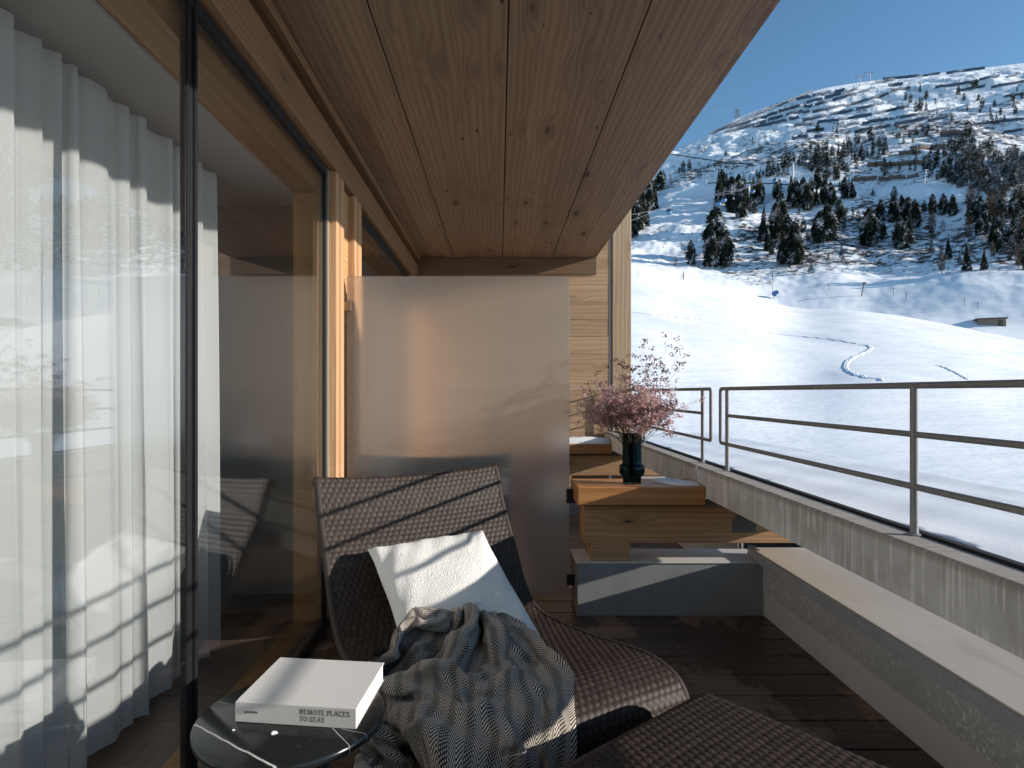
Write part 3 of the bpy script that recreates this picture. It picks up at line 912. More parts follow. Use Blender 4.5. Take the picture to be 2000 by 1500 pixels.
# ------------------------------------------------------------------ cushion
CU = dict(TR=Vector((-.082, 2.87, .551)), TL=Vector((-.548, 2.58, .538)), BR=Vector((.151, 2.40, .254)))
CU['BL'] = CU['TL'] + CU['BR'] - CU['TR']
def cushion_surf(u, v, side):
    p = CU['TL'].lerp(CU['TR'], u).lerp(CU['BL'].lerp(CU['BR'], u), v)
    n_ = (CU['TR'] - CU['TL']).cross(CU['BL'] - CU['TL']).normalized()
    if n_.y > 0: n_ = -n_
    x, y = 2 * u - 1, 2 * v - 1
    c = (CU['TL'] + CU['BR']) / 2
    # edges pulled in between the corners
    k = 1 - .075 * (1 - x * x) * y * y - .0 ; k2 = 1 - .075 * (1 - y * y) * x * x
    q = c + (p - c)
    du = (CU['TR'] - CU['TL']) / 2; dv = (CU['BL'] - CU['TL']) / 2
    q = c + du * (x * k2) + dv * (y * k)
    th = .088 * (max(0, 1 - x ** 2) * max(0, 1 - y ** 2)) ** .42 * (1 + .10 * math.sin(5 * x + 2) * math.sin(4 * y))
    wr = .004 * math.sin(6 * x - 7 * y + 1) * (1 - max(abs(x), abs(y)) ** 6) + .006 * math.sin(17 * x + 9 * y) * (abs(x) ** 3 + abs(y) ** 3) * (1 - max(abs(x), abs(y)) ** 8)
    return q + n_ * (side * th + wr + .022)
def build_cushion():
    n = 60; m = MB(); idx = {}
    for side in (1, -1):
        for i in range(n + 1):
            for j in range(n + 1):
                b = i in (0, n) or j in (0, n)
                if side == -1 and b: idx[(side, i, j)] = idx[(1, i, j)]; continue
                idx[(side, i, j)] = len(m.v); m.v.append(tuple(cushion_surf(i / n, j / n, side)))
    for side in (1, -1):
        for i in range(n):
            for j in range(n):
                q = [idx[(side, i, j)], idx[(side, i + 1, j)], idx[(side, i + 1, j + 1)], idx[(side, i, j + 1)]]
                m.f.append(tuple(q if side == 1 else q[::-1]))
    o = m.build('cushion', M['boucle'], smooth=True)
    return tag(o, 'square cream white boucle cushion leaning on the lounge chair', 'cushion')
build_cushion()

# ------------------------------------------------------------------ side table and book
TC = Vector((-.517, 1.5575)); TR_, TZ = .228, .40
t = thing('side_table', 'small round side table with a veined black marble top', 'table', (TC.x, TC.y, 0))
MB().lathe([(0, -.022), (TR_ - .006, -.022), (TR_ - .001, -.018), (TR_, -.010), (TR_ - .0015, -.003), (TR_ - .005, 0), (0, 0)], 120, (TC.x, TC.y, TZ)).build('marble_top', M['marble'], t, angle=50)
for k in range(3):
    a = R(80 + 120 * k)
    p = Vector((TC.x + .17 * math.cos(a), TC.y + .17 * math.sin(a)))
    MB().tube([(p.x, p.y, .001), (TC.x + .14 * math.cos(a), TC.y + .14 * math.sin(a), TZ - .0225)], .011, 10).build('leg', M['black_metal'], t, smooth=True)
MB().lathe([(.118, -.012), (.13, -.012), (.13, 0), (.118, 0), (.118, -.012)], 48, (TC.x, TC.y, TZ - .0226)).build('support_ring', M['black_metal'], t)

BO = Vector((-.6416, 1.52)); BX = Vector((.302, -.035)).normalized(); BY = Vector((.02, .2535)).normalized(); BL_, BW_, BT_ = .304, .2535, .049
def bk(x, y, z):
    q = BO + BX * x + BY * y
    return (q.x, q.y, TZ + .0005 + z)
t = thing('hardcover_book', 'thick pale grey cloth bound book lying on the black side table', 'book', (BO.x, BO.y, TZ))
def slab3(x0, x1, y0, y1, z0, z1, bev):
    m = MB().box(x0, x1, y0, y1, z0, z1, bev)
    m.v = [bk(*p) for p in m.v]; return m
slab3(0, BL_, .0125, BW_, BT_ - .0035, BT_, .0014).build('front_cover', M['cloth'], t)
slab3(0.0004, BL_ - .0004, .0015, .0135, BT_ - .0036, BT_ - .0011, .0009).build('cover_hinge', M['cloth'], t)
slab3(0, BL_, .001, BW_, 0, .0035, .0012).build('back_cover', M['cloth'], t)
slab3(0, BL_, -.002, .0035, .0002, BT_ - .0002, .0015).build('spine', M['cloth'], t)
slab3(.004, BL_ - .0028, .0037, BW_ - .006, .0037, BT_ - .0037, 0).build('page_block', M['pages'], t)

# lettering on the spine: serif capitals as thin raised ink
def glyph(ch):
    """strokes ((x0,z0),(x1,z1),weight) in a cap-height-1 box; returns strokes, advance"""
    K, T = .105, .04
    def arc(cx, cz, rx, rz, a0, a1, w0, w1=None, n=10):
        P = [(cx + rx * math.cos(R(a0 + (a1 - a0) * i / n)), cz + rz * math.sin(R(a0 + (a1 - a0) * i / n))) for i in range(n + 1)]
        out = []
        for i in range(n):
            f = (i + .5) / n; mid = math.sin(math.pi * f)
            out.append((P[i], P[i + 1], w0 + ((w1 or w0) - w0) * mid))
        return out
    def ser(x, z, w=.26): return ((x - w / 2, z), (x + w / 2, z), T)
    def stem(x): return [((x, 0), (x, 1), K), ser(x, .025), ser(x, .975)]
    if ch == 'R': return stem(.16) + [((.16, .97), (.34, .97), T), ((.16, .50), (.34, .50), T)] + arc(.34, .735, .24, .235, 90, -90, T, K) + [((.34, .50), (.66, .0), K), ser(.68, .025, .18)], .74
    if ch == 'E': return stem(.16) + [((.16, .97), (.6, .97), T), ((.16, .51), (.48, .51), T), ((.16, .03), (.64, .03), T), ((.6, .98), (.6, .8), T), ((.64, .02), (.66, .22), T), ((.48, .6), (.48, .42), T)], .72
    if ch == 'M': return [((.14, 0), (.16, 1), T), ser(.14, .025), ((.16, 1), (.46, .03), K), ((.46, .03), (.78, 1), T), ((.80, 0), (.78, 1), K), ser(.80, .025), ser(.14, .975, .16), ser(.82, .975, .16)], .98
    if ch == 'O': return arc(.42, .5, .36, .49, 90, 450, .06) + arc(.42, .5, .335, .45, 130, 230, .05, K) + arc(.42, .5, .335, .45, -50, 50, .05, K), .86
    if ch == 'T': return [((.34, 0), (.34, 1), K), ser(.34, .025), ((.03, .97), (.65, .97), T), ((.04, .98), (.03, .78), T), ((.64, .98), (.65, .78), T)], .70
    if ch == 'P': return stem(.16) + [((.16, .97), (.34, .97), T), ((.16, .46), (.34, .46), T)] + arc(.34, .715, .25, .255, 90, -90, T, K), .66
    if ch == 'L': return stem(.16) + [((.16, .03), (.58, .03), T), ((.58, .02), (.61, .24), T)], .64
    if ch == 'A': return [((.10, 0), (.40, 1), T), ((.40, 1), (.70, 0), K), ser(.10, .025, .2), ser(.70, .025, .24), ((.2, .33), (.6, .33), T)], .80
    if ch == 'C': return arc(.44, .5, .36, .49, 45, 315, T, K + .02) + [((.69, .86), (.70, .66), T), ((.69, .16), (.71, .30), T)], .78
    if ch == 'S': return arc(.31, .745, .22, .235, 30, 270, .06, .09) + arc(.31, .255, .24, .235, 90, -150, .08, .1) + [((.51, .97), (.52, .74), T), ((.07, .03), (.06, .26), T)], .62
    if ch == 'Y': return [((.36, 0), (.36, .45), K), ser(.36, .025), ((.36, .43), (.08, 1), K), ((.36, .43), (.64, 1), T), ser(.08, .975, .22), ser(.65, .975, .18)], .72
    return [], .3
def lettering(text, x, z, cap, name, par):
    m = MB(); cx = x
    for ch_ in text:
        st, adv = glyph(ch_)
        for (a, b, w) in st:
            a = Vector(a); b = Vector(b); d = (b - a); L = d.length or 1; d /= L
            n_ = Vector((-d.y, d.x)) * w / 2; e = d * .01
            q = [a - e + n_, b + e + n_, b + e - n_, a - e - n_]
            k = len(m.v)
            for lay in (-.0024, -.0019):
                for p in q: m.v.append(bk(cx + p.x * cap, lay, z + p.y * cap))
            m.f += [(k, k + 1, k + 2, k + 3), (k + 7, k + 6, k + 5, k + 4)] + [(k + i, k + 4 + i, k + 4 + (i + 1) % 4, k + (i + 1) % 4) for i in range(4)]
        cx += adv * cap * 1.115
    return m.build(name, M['ink'], par), cx
sp = next(c for c in t.children if c.name.startswith('spine'))
lt, e1 = lettering('REMOTE PLACES', .164, .0285, .0122, 'title_lettering', t)
lt2, e2 = lettering('TO STAY', .164, .0115, .0122, 'title_lettering', t)
cu = bpy.data.curves.new('publisher_lettering', 'FONT'); cu.body = 'gestalten'; cu.size = .0095; cu.extrude = .0002; cu.materials.append(M['ink'])
tmp = bpy.data.objects.new('publisher_text', cu); me = bpy.data.meshes.new_from_object(tmp); bpy.data.objects.remove(tmp)
o = bpy.data.objects.new('publisher_lettering', me); COL.objects.link(o)
o.parent = t
mx = Matrix.Identity(4); mx.col[0][:3] = (BX.x, BX.y, 0); mx.col[1][:3] = (0, 0, 1); mx.col[2][:3] = (BX.y, -BX.x, 0)
mx.translation = Vector(bk(.024, -.0023, .0235)) - t.location
o.matrix_local = mx

# tiny flakes of snow on the table
for (px, py, s_, lab) in ((456, 1427, .0035, 'tiny white snow crumb near the table rim'), (535, 1433, .0075, 'white snow crumb lying before the book spine')):
    d = .8 * FPX / (py - VY); p = at(px, py, d)
    m = MB().lathe([(0, 0), (s_, .001), (s_ * .8, s_ * .5), (0, s_ * .6)], 9, (p.x, p.y, TZ + .0004), rib=lambda a, z: 1 + .35 * math.sin(3 * a + 1))
    tag(m.build('snow_crumb', M['snow'], smooth=True), lab, 'snow crumb')

# ------------------------------------------------------------------ vase and dried flowers
VC = Vector((.7225, 3.40, .7055))
t = thing('glass_vase', 'dark teal ribbed glass vase with a bulging collar on the timber bench', 'vase', VC)
ri = lambda a, z: 1 - .035 * max(0, math.cos(13 * a)) ** 2 if z > .105 else 1
out = [(0, .0), (.046, .0), (.049, .004), (.049, .035), (.052, .042), (.065, .052), (.068, .060), (.068, .092), (.065, .100), (.054, .108), (.0515, .114), (.0515, .272), (.0505, .274)]
inn = [(.0475, .273), (.0475, .114), (.049, .106), (.061, .096), (.063, .06), (.05, .047), (.0455, .038), (.0455, .012), (0, .010)]
MB().lathe(out + inn, 78, VC, rib=ri).build('vase_body', M['vase'], t, smooth=True)

def bouquet():
    rnd = random.Random(11)
    t = thing('dried_flower_bouquet', 'wide airy bunch of dried pink flowers standing in the dark vase', 'flowers', VC + Vector((0, 0, .02)))
    st = MB(); V = []; F = []; T = []
    def blossom(p, s, tint):
        for _ in range(3):
            n_ = Vector((rnd.gauss(0, 1), rnd.gauss(0, 1), rnd.gauss(0, 1) + .3)).normalized()
            x = n_.orthogonal().normalized(); y = n_.cross(x); k = len(V)
            c = p + Vector((rnd.gauss(0, s * .5), rnd.gauss(0, s * .5), rnd.gauss(0, s * .5)))
            a0 = rnd.random() * 6
            for q in range(5):
                a = a0 + q * 1.2566; rr = s * rnd.uniform(.6, 1.1); V.append(tuple(c + (x * math.cos(a) + y * math.sin(a)) * rr + n_ * (rr * .3)))
                T.append(min(1, max(0, tint + rnd.gauss(0, .13))))
            F.append(tuple(range(k, k + 5)))
    def branch(p, d, L, lvl, pink, r):
        n_ = 4; pts = [p]; q = p.copy()
        for i in range(n_):
            d = (d + Vector((rnd.gauss(0, .09), rnd.gauss(0, .09), .03 + rnd.gauss(0, .05)))).normalized()
            q = q + d * L / n_; pts.append(q.copy())
        st.tube(pts, [r * (1 - .5 * i / n_) for i in range(n_ + 1)], 3, cap=False)
        if lvl == 0:
            m = rnd.randint(6, 11)
            for _ in range(m):
                blossom(q + Vector((rnd.gauss(0, .011), rnd.gauss(0, .011), rnd.gauss(0, .007))), rnd.uniform(.0028, .0054), pink)
            return
        kids = rnd.randint(3, 4) if lvl == 2 else rnd.randint(3, 5)
        for _ in range(kids):
            i = rnd.randint(2, n_) if lvl == 2 else rnd.randint(1, n_)
            ax = Vector((rnd.gauss(0, 1), rnd.gauss(0, 1), rnd.gauss(0, .6)))
            branch(pts[i], (d + ax.normalized() * rnd.uniform(.35, .8)).normalized(), L * rnd.uniform(.38, .62), lvl - 1, pink + rnd.gauss(0, .08), r * .6)
    for k in range(74):
        a = rnd.uniform(0, 2 * math.pi); lean = rnd.random() ** .7 * 1.12
        base = VC + Vector((.034 * math.cos(a) * lean, .034 * math.sin(a) * lean, .2))
        low = VC + Vector((-.02 * math.cos(a), -.02 * math.sin(a), .03 + .05 * rnd.random()))
        st.tube([low, base], .0011, 4, cap=False)
        d = Vector((math.cos(a) * lean * 1.02, math.sin(a) * lean * .8, 1.)).normalized()
        hgt = rnd.uniform(.15, .25) * (1.05 - .15 * lean)
        tint = rnd.choice((.5, .6, .7, .8, .55)) if hgt > .17 else rnd.choice((.3, .45, .85, 1.0))
        branch(base, d, hgt, 2, tint, .0013)
    for (dx, dy, L) in ((.03, 0, .37), (-.1, .02, .33), (.16, -.02, .33), (.42, .05, .36), (.55, 0, .33), (-.5, .03, .27), (-.62, 0, .25), (.25, .1, .35)):
        d = Vector((dx * .9, dy, 1.)).normalized(); base = VC + Vector((dx * .05, dy * .05, .2))
        branch(base, d, L, 2, .12, .0011)
    # pale short florets filling the lower half
    for k in range(900):
        a = rnd.uniform(0, 2 * math.pi); rr = rnd.random() ** .6; h = rnd.uniform(.30, .46)
        sp = .035 + (h - .27) * 1.05
        blossom(VC + Vector((rr * sp * math.cos(a), rr * sp * math.sin(a) * .8, h)), rnd.uniform(.002, .0038), rnd.choice((.05, .15, .4, .95, 1.)))
    st.build('stems', M['stem'], t)
    me = bpy.data.meshes.new('blossoms'); me.from_pydata(V, [], F); me.update()
    at_ = me.attributes.new('tint', 'FLOAT', 'POINT'); at_.data.foreach_set('value', np.array(T, dtype=np.float32))
    me.materials.append(M['bloom'])
    o = bpy.data.objects.new('blossoms', me); COL.objects.link(o); o.parent = t; o.location = -t.location
bouquet()

# ------------------------------------------------------------------ throw: settled cloth, half-millimetre steps from one point to the next
BN = (60, 80, 1.06, 1.3)
BSTEPS = [
    -437,4440,772,8,-7,7,9,-6,5,8,-3,3,8,0,-1,8,3,-4,8,7,-8,8,9,-9,8,11,-9,8,10,-8,7,8,-5,7,6,-1,7,3,3,7,1,8,6,-2,11,6,-2,13,6,-2,13,6,0,12,5,2,9,6,6,5,5,10,2,6,13,-3,5,15,-5,5,16,-6,6,15,-5,5,12,-3,6,10,0,5,5,3,6,2,7,6,-1,10,7,-3,11,6,-3,10,7,-2,8,7,-1,5,7,3,0,8,5,-5,8,8,-8,8,8,-13,9,9,-13,9,7,-13,9,6,-11,9,2,-8,9,-1,-4,9,-4,0,8,-6,2,9,-7,4,8,-7,4,8,-6,2,8,-2,-1,7,1,-3,8,5,-8,8,9,-9,7,10,-12,7,12,-11,8,11,-10,7,9,-6,6,7,-2,7,3,2,7,1,7,6,-2,10,6,-2,12,
    33,-38,47,-12,31,22,40,-16,-8,17,-17,-32,-15,-29,-13,18,23,-23,-21,1,-15,-44,14,-1,40,7,-2,8,7,28,-19,28,0,28,0,7,26,19,4,26,13,5,13,-3,-36,-1,-32,9,2,15,42,-23,-9,5,4,7,30,1,27,12,23,17,-3,30,4,-26,7,-11,-37,-11,14,-27,30,3,34,5,21,-28,26,9,27,-7,-5,26,-21,-2,29,-36,3,6,20,-5,27,32,4,6,33,-7,-6,-11,-22,-28,38,22,6,-26,-14,-31,30,29,6,-5,-3,-36,-29,9,-24,41,5,-8,20,19,-20,17,0,21,19,26,-18,10,-9,30,-4,-18,23,-43,-18,-15,-3,9,31,33,-10,0,6,-5,-39,26,6,19,2,7,-35,11,14,33,14,11,-31,-18,-4,-35,19,17,-5,13,10,40,18,0,-40,14,7,40,16,3,-30,11,36,11,-6,-28,25,
    -42,-6,34,41,-10,-6,42,-7,1,26,-16,-27,-4,-1,-36,-5,0,-35,-18,8,-31,-42,14,8,22,-4,17,-11,16,32,-6,39,25,28,11,22,17,27,-6,28,27,8,27,10,-39,17,-29,8,-28,-51,-8,14,-10,28,5,20,24,12,13,36,9,9,-41,13,11,-31,-16,-12,-49,35,2,13,-12,25,-28,29,-4,21,30,2,7,-21,-9,24,7,7,33,-31,2,8,-19,-10,31,33,9,-5,18,-10,29,35,-5,3,1,1,-35,30,19,-4,-16,8,-37,-26,14,-17,24,14,-27,8,19,-39,34,-4,16,23,18,-8,11,23,-18,20,-15,29,-24,-19,11,-30,-20,23,-19,4,31,34,-7,3,16,-7,-36,22,12,22,14,6,-33,15,18,30,6,10,-35,-9,-5,-43,12,20,-25,8,1,46,23,1,-6,8,2,34,39,10,-13,2,23,-43,35,-7,33,
    19,-34,-5,24,2,-34,22,-16,32,22,-11,-28,17,-3,-34,-20,1,-34,-35,17,-20,-32,13,7,24,3,29,-25,34,9,-5,30,25,27,31,27,25,15,17,20,31,-6,4,6,-38,21,-19,-5,8,-23,21,-10,-37,20,15,-27,6,36,-9,-7,26,3,-34,-30,13,-28,33,5,-27,-7,19,-36,46,5,1,41,21,0,-17,-26,24,17,2,29,-6,-9,27,-31,4,10,-30,12,6,13,-11,36,40,4,6,16,-16,29,28,15,-14,9,14,-35,-29,7,-25,11,29,-29,-14,25,-38,40,-1,-3,15,32,-20,31,-5,0,25,20,-13,10,-22,31,-35,-13,11,-39,-20,18,0,-10,39,29,-9,19,16,-7,-38,32,10,27,-5,7,-39,29,17,2,28,12,4,-14,-7,-35,-6,8,-42,27,10,21,19,-7,33,16,20,-30,32,2,10,31,19,-32,45,15,26,
    -27,0,-13,28,-19,-21,34,-25,18,2,19,-34,16,-33,-12,-24,18,-26,-24,-1,-37,-2,25,48,-25,36,12,-5,15,37,1,32,32,7,34,19,9,34,-16,11,6,-35,21,-23,-20,34,-32,-2,13,-29,0,26,14,-32,6,-26,11,16,-30,-7,20,6,-28,-17,31,-34,47,-16,-20,35,24,-13,24,37,-12,13,-37,21,27,1,21,-9,-14,32,-24,-3,29,-28,29,-5,-27,-6,22,12,-19,38,23,3,28,32,-14,10,34,10,-8,5,14,-35,-15,17,-28,4,24,-34,-9,25,-32,21,26,-19,36,2,6,8,18,-30,35,-6,6,2,-25,33,-45,-17,6,-18,-24,41,4,-20,40,42,0,-18,23,-1,30,13,0,-40,31,13,13,-9,-4,-39,33,16,13,26,14,-18,-13,-4,-36,21,20,-26,19,-9,32,27,19,7,27,10,-28,41,23,16,43,13,-3,
    -33,-34,-8,30,-1,15,18,-13,-29,25,-31,-12,-19,21,-19,-19,-15,-38,-9,39,23,-19,36,25,-12,18,44,-20,46,10,2,22,33,4,26,-31,9,20,-24,20,-32,-6,14,-4,-32,43,0,-10,24,-30,-40,40,-14,-13,17,-18,-5,5,-31,3,16,19,-20,10,13,-39,35,29,-7,45,16,-19,28,-24,16,35,1,3,0,-26,34,-6,-12,31,-30,6,20,-26,30,-2,-18,-20,32,29,-4,31,-5,-15,43,36,6,-16,39,-9,10,-2,11,-32,-13,15,-29,16,23,-21,8,24,-34,18,22,-19,-12,21,-32,32,-13,8,33,-10,-11,-17,-21,36,-20,-25,38,-18,-27,34,41,3,-4,13,-16,43,29,-3,-27,27,16,24,6,-5,-36,26,13,-22,-11,19,-36,34,-2,12,30,19,-12,6,7,-37,27,26,-5,21,-8,35,33,25,2,40,18,6,4,9,-47,
    -39,-44,3,31,-11,16,28,-11,-23,-13,26,-21,-12,-15,-35,-11,39,12,-19,44,-7,-19,13,43,-16,27,38,-11,41,23,1,39,-7,7,23,-28,15,-20,-31,25,-16,-18,27,-30,17,29,-6,-28,18,-3,-41,31,-8,-21,36,-18,-13,31,-21,-12,28,-15,-17,36,12,-18,27,27,-21,21,26,-29,34,-16,12,27,-22,18,5,-18,32,-27,3,29,-19,35,10,-30,-26,25,25,-14,34,-27,-7,38,41,-10,0,17,-16,35,31,-8,-11,-6,12,-34,25,13,-25,-9,18,-31,17,23,-28,1,21,-26,-6,16,-33,32,-2,-16,1,-18,35,8,-30,31,-23,-24,32,42,-3,14,-11,-13,45,44,-7,-16,31,-6,27,28,14,7,20,12,-32,-26,2,-30,-4,20,-30,34,15,-25,26,25,-9,39,4,5,14,24,-26,33,14,14,34,12,13,36,13,18,12,30,-25,
    -9,-43,45,3,-19,-32,10,11,-34,-10,27,-19,-23,29,-13,-8,38,-11,-4,32,32,-21,44,11,-8,27,34,-17,22,34,6,39,-23,19,-11,-28,26,-22,11,32,-19,-13,12,-13,-39,32,-12,-24,36,-18,-5,16,-6,-44,32,-10,-21,29,-5,-17,32,-4,-21,36,-7,-20,17,31,-16,32,4,-22,33,-13,5,6,-1,33,10,-30,16,-24,30,19,-13,-21,35,15,-32,32,-41,2,30,35,-25,16,-1,-13,44,32,-7,-24,27,-23,14,15,7,-28,-2,20,-28,18,16,-31,-11,27,-30,12,18,-30,-2,15,-30,36,-3,-9,10,-13,36,-24,-26,29,38,-14,22,-7,-6,49,25,-13,36,42,5,5,33,-5,-19,25,13,29,-10,11,-36,7,14,-34,-15,15,-37,40,19,4,36,23,-12,8,2,-40,36,17,6,25,18,16,34,14,1,34,22,-1,30,26,12,
    -42,37,-2,5,-21,-31,2,-31,-30,3,44,2,-6,36,2,-16,36,-11,-18,40,-13,4,-1,48,-21,35,21,-16,35,-6,17,26,-25,26,-29,-6,23,10,-18,20,-39,8,34,-23,-15,36,-12,-27,13,-2,-40,25,-19,-29,41,-21,-3,23,-11,-24,22,1,-24,9,24,-28,28,11,-29,30,-3,-18,20,-8,29,30,-18,5,-26,5,27,24,-23,25,-1,-24,37,-40,0,27,18,-29,32,-13,-1,49,29,-24,-27,12,-3,41,18,-1,-32,23,-12,-18,1,21,-29,27,13,-29,16,25,-25,-4,23,-34,4,15,-28,37,-1,-3,23,-11,31,-19,-22,28,9,-12,43,16,-6,41,35,20,-1,27,-21,23,33,-4,19,36,16,-11,3,20,-32,-33,0,-32,33,27,-29,10,30,-28,43,0,19,33,11,-22,26,14,-28,15,0,37,33,13,3,36,18,2,27,21,8,
    -4,-42,-5,-25,25,-20,10,-10,-34,19,12,-29,-23,35,8,-18,31,10,-16,38,-8,7,-4,43,-20,34,8,11,30,-16,-10,33,-19,32,-2,-18,24,-34,0,32,-6,-24,36,-26,-20,31,-34,-22,23,-32,7,23,-22,-30,-4,17,-36,21,-4,-30,23,-19,-8,8,26,-30,34,-3,-20,30,-6,-17,34,-8,13,12,-21,28,5,-9,35,-18,10,37,7,-39,22,-4,-16,44,-25,16,41,29,-33,-2,34,-27,7,18,-3,33,32,10,-19,-20,-2,-40,10,23,-30,22,23,-27,26,16,-31,-11,28,-23,26,8,-26,36,-1,-10,28,-5,23,8,-10,36,6,-8,39,-5,-22,37,41,15,7,26,27,1,21,-30,11,38,-6,1,-15,25,-33,19,17,-38,-4,23,-43,38,-2,30,42,-2,-18,30,14,-30,32,7,19,31,19,-5,6,-15,34,30,17,2,31,19,7,
    -29,-3,5,-7,-4,-45,-8,39,-23,17,-23,-28,-7,34,-8,-17,34,1,-23,27,11,-5,5,40,-1,39,-14,-11,33,-4,31,-9,-11,11,6,-33,33,-21,-16,30,-32,-1,33,-20,-33,21,-40,16,12,6,-42,17,-36,-10,35,-15,-5,-26,15,-24,9,7,-29,30,-8,-19,36,2,-2,39,5,2,31,-22,-11,-10,19,37,8,-17,31,14,-25,23,-22,13,45,6,-35,31,-2,-2,43,33,-16,21,34,-27,5,32,-15,-14,27,13,-21,13,18,-29,-19,7,-43,31,21,-19,3,19,-36,-10,32,-29,38,-1,2,27,3,-29,19,-10,32,35,0,15,8,-13,36,-15,-19,30,39,17,7,28,3,15,25,8,-18,40,-20,-4,-7,22,-33,-11,19,-43,42,-8,33,48,1,-1,29,3,-37,38,4,17,22,13,-26,29,19,-8,15,-4,33,9,-6,36,33,20,10,
    -39,-9,-11,-12,11,-46,30,-15,-18,-22,9,-30,-1,26,-29,-9,14,33,-18,28,-12,-17,14,30,-6,40,-9,8,25,-24,29,5,-15,29,-29,7,31,-24,-21,25,-10,-37,19,-36,24,24,-7,-45,24,-29,23,30,-16,25,-10,-8,-36,-19,12,-31,28,-5,-26,33,19,11,37,-3,-7,29,-5,-23,23,5,-33,9,-7,39,-5,-4,34,8,-9,35,6,-16,35,-24,-9,42,31,-23,22,39,-3,1,13,-29,21,31,-10,-18,20,28,-17,27,-11,-27,21,10,-39,-8,31,-38,-23,33,-24,41,-10,-11,-1,18,-33,32,-16,19,33,-18,6,29,17,-6,26,-7,23,-5,-26,31,28,-3,25,31,6,8,14,22,-31,31,-19,-5,-4,24,-42,35,-6,29,43,-4,14,45,8,-20,44,4,-20,15,33,-26,31,-14,12,19,22,-20,2,-10,40,17,6,33,27,12,34,
    -32,-35,-38,31,-15,-19,-13,3,-42,20,6,-36,-34,11,6,-21,20,28,-24,28,1,-13,35,-13,1,36,-14,22,20,-20,32,-2,-11,23,-33,9,24,4,-36,28,-36,15,36,-5,-26,16,-37,22,19,-3,41,21,-37,-13,18,-4,-26,-23,17,-24,37,17,-6,35,0,-10,2,15,-38,30,10,-26,32,-22,-14,26,-10,27,3,-9,39,-22,8,31,-4,5,35,10,-30,21,23,-22,31,39,3,-7,23,-28,11,18,32,-7,22,-27,-27,7,30,-29,17,-24,-38,-29,34,-21,47,-10,-17,-17,22,-34,36,-20,-3,28,11,-24,33,-10,4,33,-11,9,36,11,13,13,-17,31,18,-22,31,18,26,-6,33,-11,10,-2,10,-37,39,4,23,40,2,4,20,30,-28,37,22,-23,36,14,-11,40,-5,-18,25,-11,20,24,18,-6,5,2,39,4,-11,40,20,11,35,
    23,-65,-12,-17,-5,-41,29,-1,-32,-38,15,2,-22,12,-18,-15,29,-6,20,40,1,-17,31,-11,-25,27,-6,12,30,-22,33,-14,2,29,-26,6,34,-2,-12,35,13,-31,3,-38,34,19,-10,34,20,-32,15,24,6,-35,4,-36,-12,26,4,-22,4,33,-22,40,-13,7,22,14,-37,15,16,-45,21,-13,38,24,-28,-6,-2,-6,34,-25,12,28,20,-10,31,36,5,-2,21,-18,23,1,-38,13,26,20,-16,25,-21,4,-5,27,-35,26,-30,-15,-21,19,-38,50,-17,-7,-24,24,-33,43,-18,-12,15,3,-36,27,-10,28,27,-5,16,19,9,31,35,0,-10,33,-6,-22,32,13,19,35,1,11,8,-24,28,33,23,2,22,13,-29,35,25,-6,43,5,18,20,13,-35,17,16,-22,37,-2,-11,40,-10,4,25,8,27,22,14,27,14,11,40,-2,-21,45,
    -7,-57,-30,14,8,-43,-32,5,-26,6,36,-14,13,35,-1,-33,14,-9,-9,37,-8,-31,8,21,0,37,-23,-2,31,-25,39,3,-6,33,3,13,17,-30,-17,35,-11,3,41,-22,2,-6,-20,36,-5,-21,30,27,-11,-11,-1,18,-40,28,-3,-35,36,-24,2,6,37,-25,19,22,-43,13,-39,23,32,-3,-31,-6,-3,40,-9,-17,28,5,-24,20,31,-15,21,29,17,-18,12,-22,34,23,8,-28,7,-32,27,22,19,-23,29,-27,-1,-14,9,-40,47,-15,-2,-23,18,-35,46,-3,0,12,-12,-42,29,8,29,29,-15,-17,1,1,42,24,11,25,42,6,8,39,12,-10,26,-6,-29,37,3,10,35,8,11,22,-7,29,31,22,-13,25,17,-31,35,19,-2,36,11,19,19,15,-22,11,-21,-32,27,14,26,16,8,34,34,0,28,45,-12,9,11,-13,46,
    -18,-19,-32,24,-10,-30,11,31,-22,2,31,-12,-11,31,-17,-31,20,-13,-29,30,5,-34,28,10,32,22,-16,-23,25,-27,37,-1,5,28,16,-4,35,12,-5,20,-36,-12,19,-30,12,-8,-10,36,0,-30,17,24,-20,-13,25,-20,-21,24,0,-34,5,43,-18,16,17,-42,21,-36,23,24,3,-42,-3,-27,41,29,-18,-11,-9,-19,35,31,21,-12,25,11,19,6,-39,0,29,6,18,5,-31,8,25,-9,5,25,-3,34,5,-13,-42,37,5,11,-29,11,-38,42,-8,-15,4,21,-36,31,-12,30,28,4,14,25,-22,-24,35,18,-2,5,-10,43,38,20,-12,37,-1,24,35,-5,-23,28,15,27,28,-6,-26,34,4,9,37,8,9,20,19,-27,37,11,5,27,21,-19,26,4,30,27,0,-12,43,-4,-7,-6,-2,43,49,-4,-3,15,-18,43,51,-3,3,
